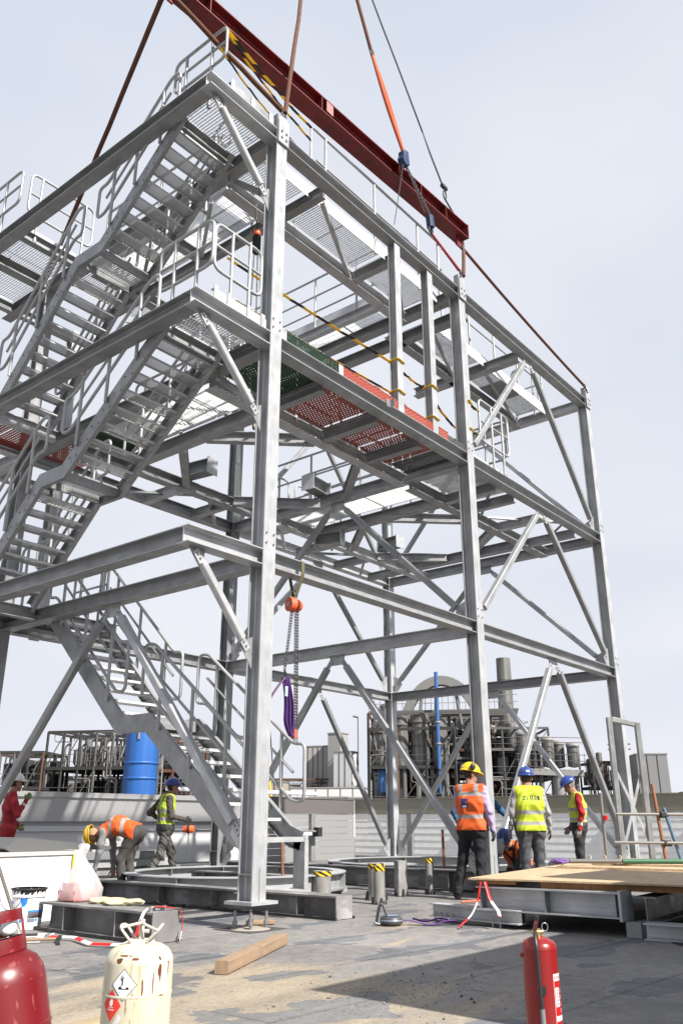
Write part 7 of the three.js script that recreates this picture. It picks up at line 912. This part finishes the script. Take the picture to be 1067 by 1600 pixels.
person({ label: 'worker in blue jacket standing behind the column, hand stretched out', at: [5.75, 0.80], heading: 176, scale: 0.97, colors: { shirt: [0.02, 0.075, 0.16], trousers: [0.025, 0.026, 0.035], boots: [0.30, 0.02, 0.025], gloves: [0.035, 0.035, 0.038], shin: [0.6, 0.6, 0.6] }, helmet: hBlue, joints: { eL: [0.36, 1.20, 0.05], wL: [0.46, 1.06, 0.24], eR: [-0.40, 1.17, -0.02], wR: [-0.36, 1.0, 0.16], kL: [0.16, 0.5, 0.02], aL: [0.2, 0.09, -0.03], tL: [0.22, 0.045, 0.15] }, look: [0.3, -0.3, 1] });
person({ label: 'crouching worker in dark overalls with blue helmet working on the base frame', at: [5.62, 0.10], heading: -140, scale: 0.98, colors: { shirt: [0.025, 0.03, 0.045], trousers: [0.02, 0.02, 0.024], boots: BOOT, gloves: [0.03, 0.03, 0.03], forearmSkin: false }, helmet: hBlue, look: [0, -0.5, 0.8], headUp: [0, 0.8, 0.6],
  joints: { pelvis: [0, 0.36, -0.12], hL: [0.095, 0.35, -0.12], hR: [-0.095, 0.35, -0.12], chest: [0, 0.60, 0.04], neck: [0, 0.70, 0.19], head: [0, 0.77, 0.33], sL: [0.18, 0.65, 0.16], sR: [-0.18, 0.65, 0.16], eL: [0.26, 0.50, 0.30], eR: [-0.26, 0.50, 0.30], wL: [0.14, 0.30, 0.42], wR: [-0.14, 0.30, 0.42], kL: [0.19, 0.46, 0.26], kR: [-0.16, 0.12, 0.22], aL: [0.16, 0.09, 0.08], aR: [-0.13, 0.10, -0.20], tL: [0.19, 0.045, 0.25], tR: [-0.14, 0.045, -0.04] }, vest: { color: [0.75, 0.13, 0.03], bands: [0.15], y0: -0.05, harness: true } });
const walker = person({ label: 'worker in camouflage trousers and yellow vest walking past the white parapet', at: [3.44, 5.60], heading: 62, scale: 0.97, colors: { shirt: [0.055, 0.043, 0.038], trousers: [0.05, 0.047, 0.042], camo: true, boots: BOOT, gloves: GLV }, helmet: hBlue, look: [-0.15, -0.25, 1],
  joints: { pelvis: [0, 0.93, 0], hL: [0.095, 0.9, 0], hR: [-0.095, 0.9, 0], kL: [0.10, 0.50, 0.17], aL: [0.10, 0.12, 0.24], tL: [0.12, 0.06, 0.43], kR: [-0.10, 0.49, -0.10], aR: [-0.10, 0.10, -0.34], tR: [-0.12, 0.05, -0.17], eL: [0.28, 1.18, -0.22], wL: [0.20, 1.06, -0.02], eR: [-0.24, 1.12, 0.02], wR: [-0.24, 1.07, 0.26], neck: [0, 1.46, 0.03], head: [0, 1.61, 0.09] }, vest: { color: [0.32, 0.42, 0.03], bands: [0.14, 0.27], y0: -0.05, harness: true } });
{ // hoist carried by the walking man: hangs from his hand
  const p = walker.J.wR.clone().add(new THREE.Vector3(0, -0.08, 0.09)).multiplyScalar(0.97).applyEuler(walker.g.rotation).add(walker.g.position), t = thing('safety_block', 'small orange and black safety block carried by the walking worker', 'safety block', [p.x, -p.z, p.y - 0.3]), r = P(Math.sin(YAW), -Math.cos(YAW), 0);
  add(t, 'case', cyl(p.clone().addScaledVector(r, 0.02).add(P(0, 0, -0.08)), p.clone().addScaledVector(r, 0.09).add(P(0, 0, -0.08)), 0.065, 0.055, 16), std([0.80, 0.11, 0.02], 0.45)); add(t, 'case', cyl(p.clone().addScaledVector(r, -0.09).add(P(0, 0, -0.08)), p.clone().addScaledVector(r, -0.02).add(P(0, 0, -0.08)), 0.05, 0.06, 16), std([0.55, 0.07, 0.02], 0.45)); add(t, 'core', cyl(p.clone().addScaledVector(r, -0.02).add(P(0, 0, -0.08)), p.clone().addScaledVector(r, 0.02).add(P(0, 0, -0.08)), 0.068, 0.068, 16), blackMat); add(t, 'strap', sweep([p.clone().add(P(0, 0, -0.12)), p.clone().addScaledVector(r, 0.01).add(P(0, 0, -0.35)), p.clone().add(P(0, 0, -0.56))], 0.014, { n: 6, flat: 0.003 }), plantPale); add(t, 'handle', sweep([p.clone().add(P(0, 0, -0.03)), p.clone().add(P(0, 0, 0.03))], 0.012, { n: 6 }), blackMat);
}
person({ label: 'worker with yellow helmet and orange vest bending low over the base beam', at: [1.70, 4.50], heading: -82, scale: 0.98, colors: { shirt: [0.17, 0.17, 0.175], trousers: [0.045, 0.042, 0.04], boots: BOOT, hair: [0.30, 0.20, 0.10], beard: true }, helmet: hYellow, look: [0, -0.95, 0.25], headUp: [0, -0.15, 1],
  joints: { pelvis: [0, 0.88, -0.22], hL: [0.095, 0.86, -0.22], hR: [-0.095, 0.86, -0.22], chest: [0, 0.97, 0.07], neck: [0, 0.90, 0.29], head: [0, 0.83, 0.44], sL: [0.175, 0.88, 0.22], sR: [-0.175, 0.88, 0.22], eL: [0.21, 0.60, 0.24], eR: [-0.21, 0.60, 0.20], wL: [0.17, 0.37, 0.30], wR: [-0.13, 0.36, 0.14], kL: [0.12, 0.50, -0.06], kR: [-0.11, 0.50, -0.10], aL: [0.12, 0.09, -0.12], aR: [-0.11, 0.09, -0.20], tL: [0.13, 0.045, 0.06], tR: [-0.12, 0.045, -0.02] }, vest: { color: ORANGE, bands: [0.16, 0.34], straps: 0.115, y0: -0.04 } });
person({ label: 'worker in dark red coverall and white helmet holding a hand to his face', at: [1.10, 6.60], heading: 62, scale: 0.97, colors: { shirt: [0.27, 0.012, 0.02], trousers: [0.27, 0.012, 0.02], boots: BOOT, gloves: [0.10, 0.16, 0.05], cuff: true }, helmet: hWhite, look: [0.3, -0.2, 1], joints: { eR: [-0.27, 1.14, 0.08], wR: [-0.20, 1.36, 0.20], eL: [0.23, 1.14, 0.02], wL: [0.12, 0.98, 0.16] } });
renderer.render(scene, camera);
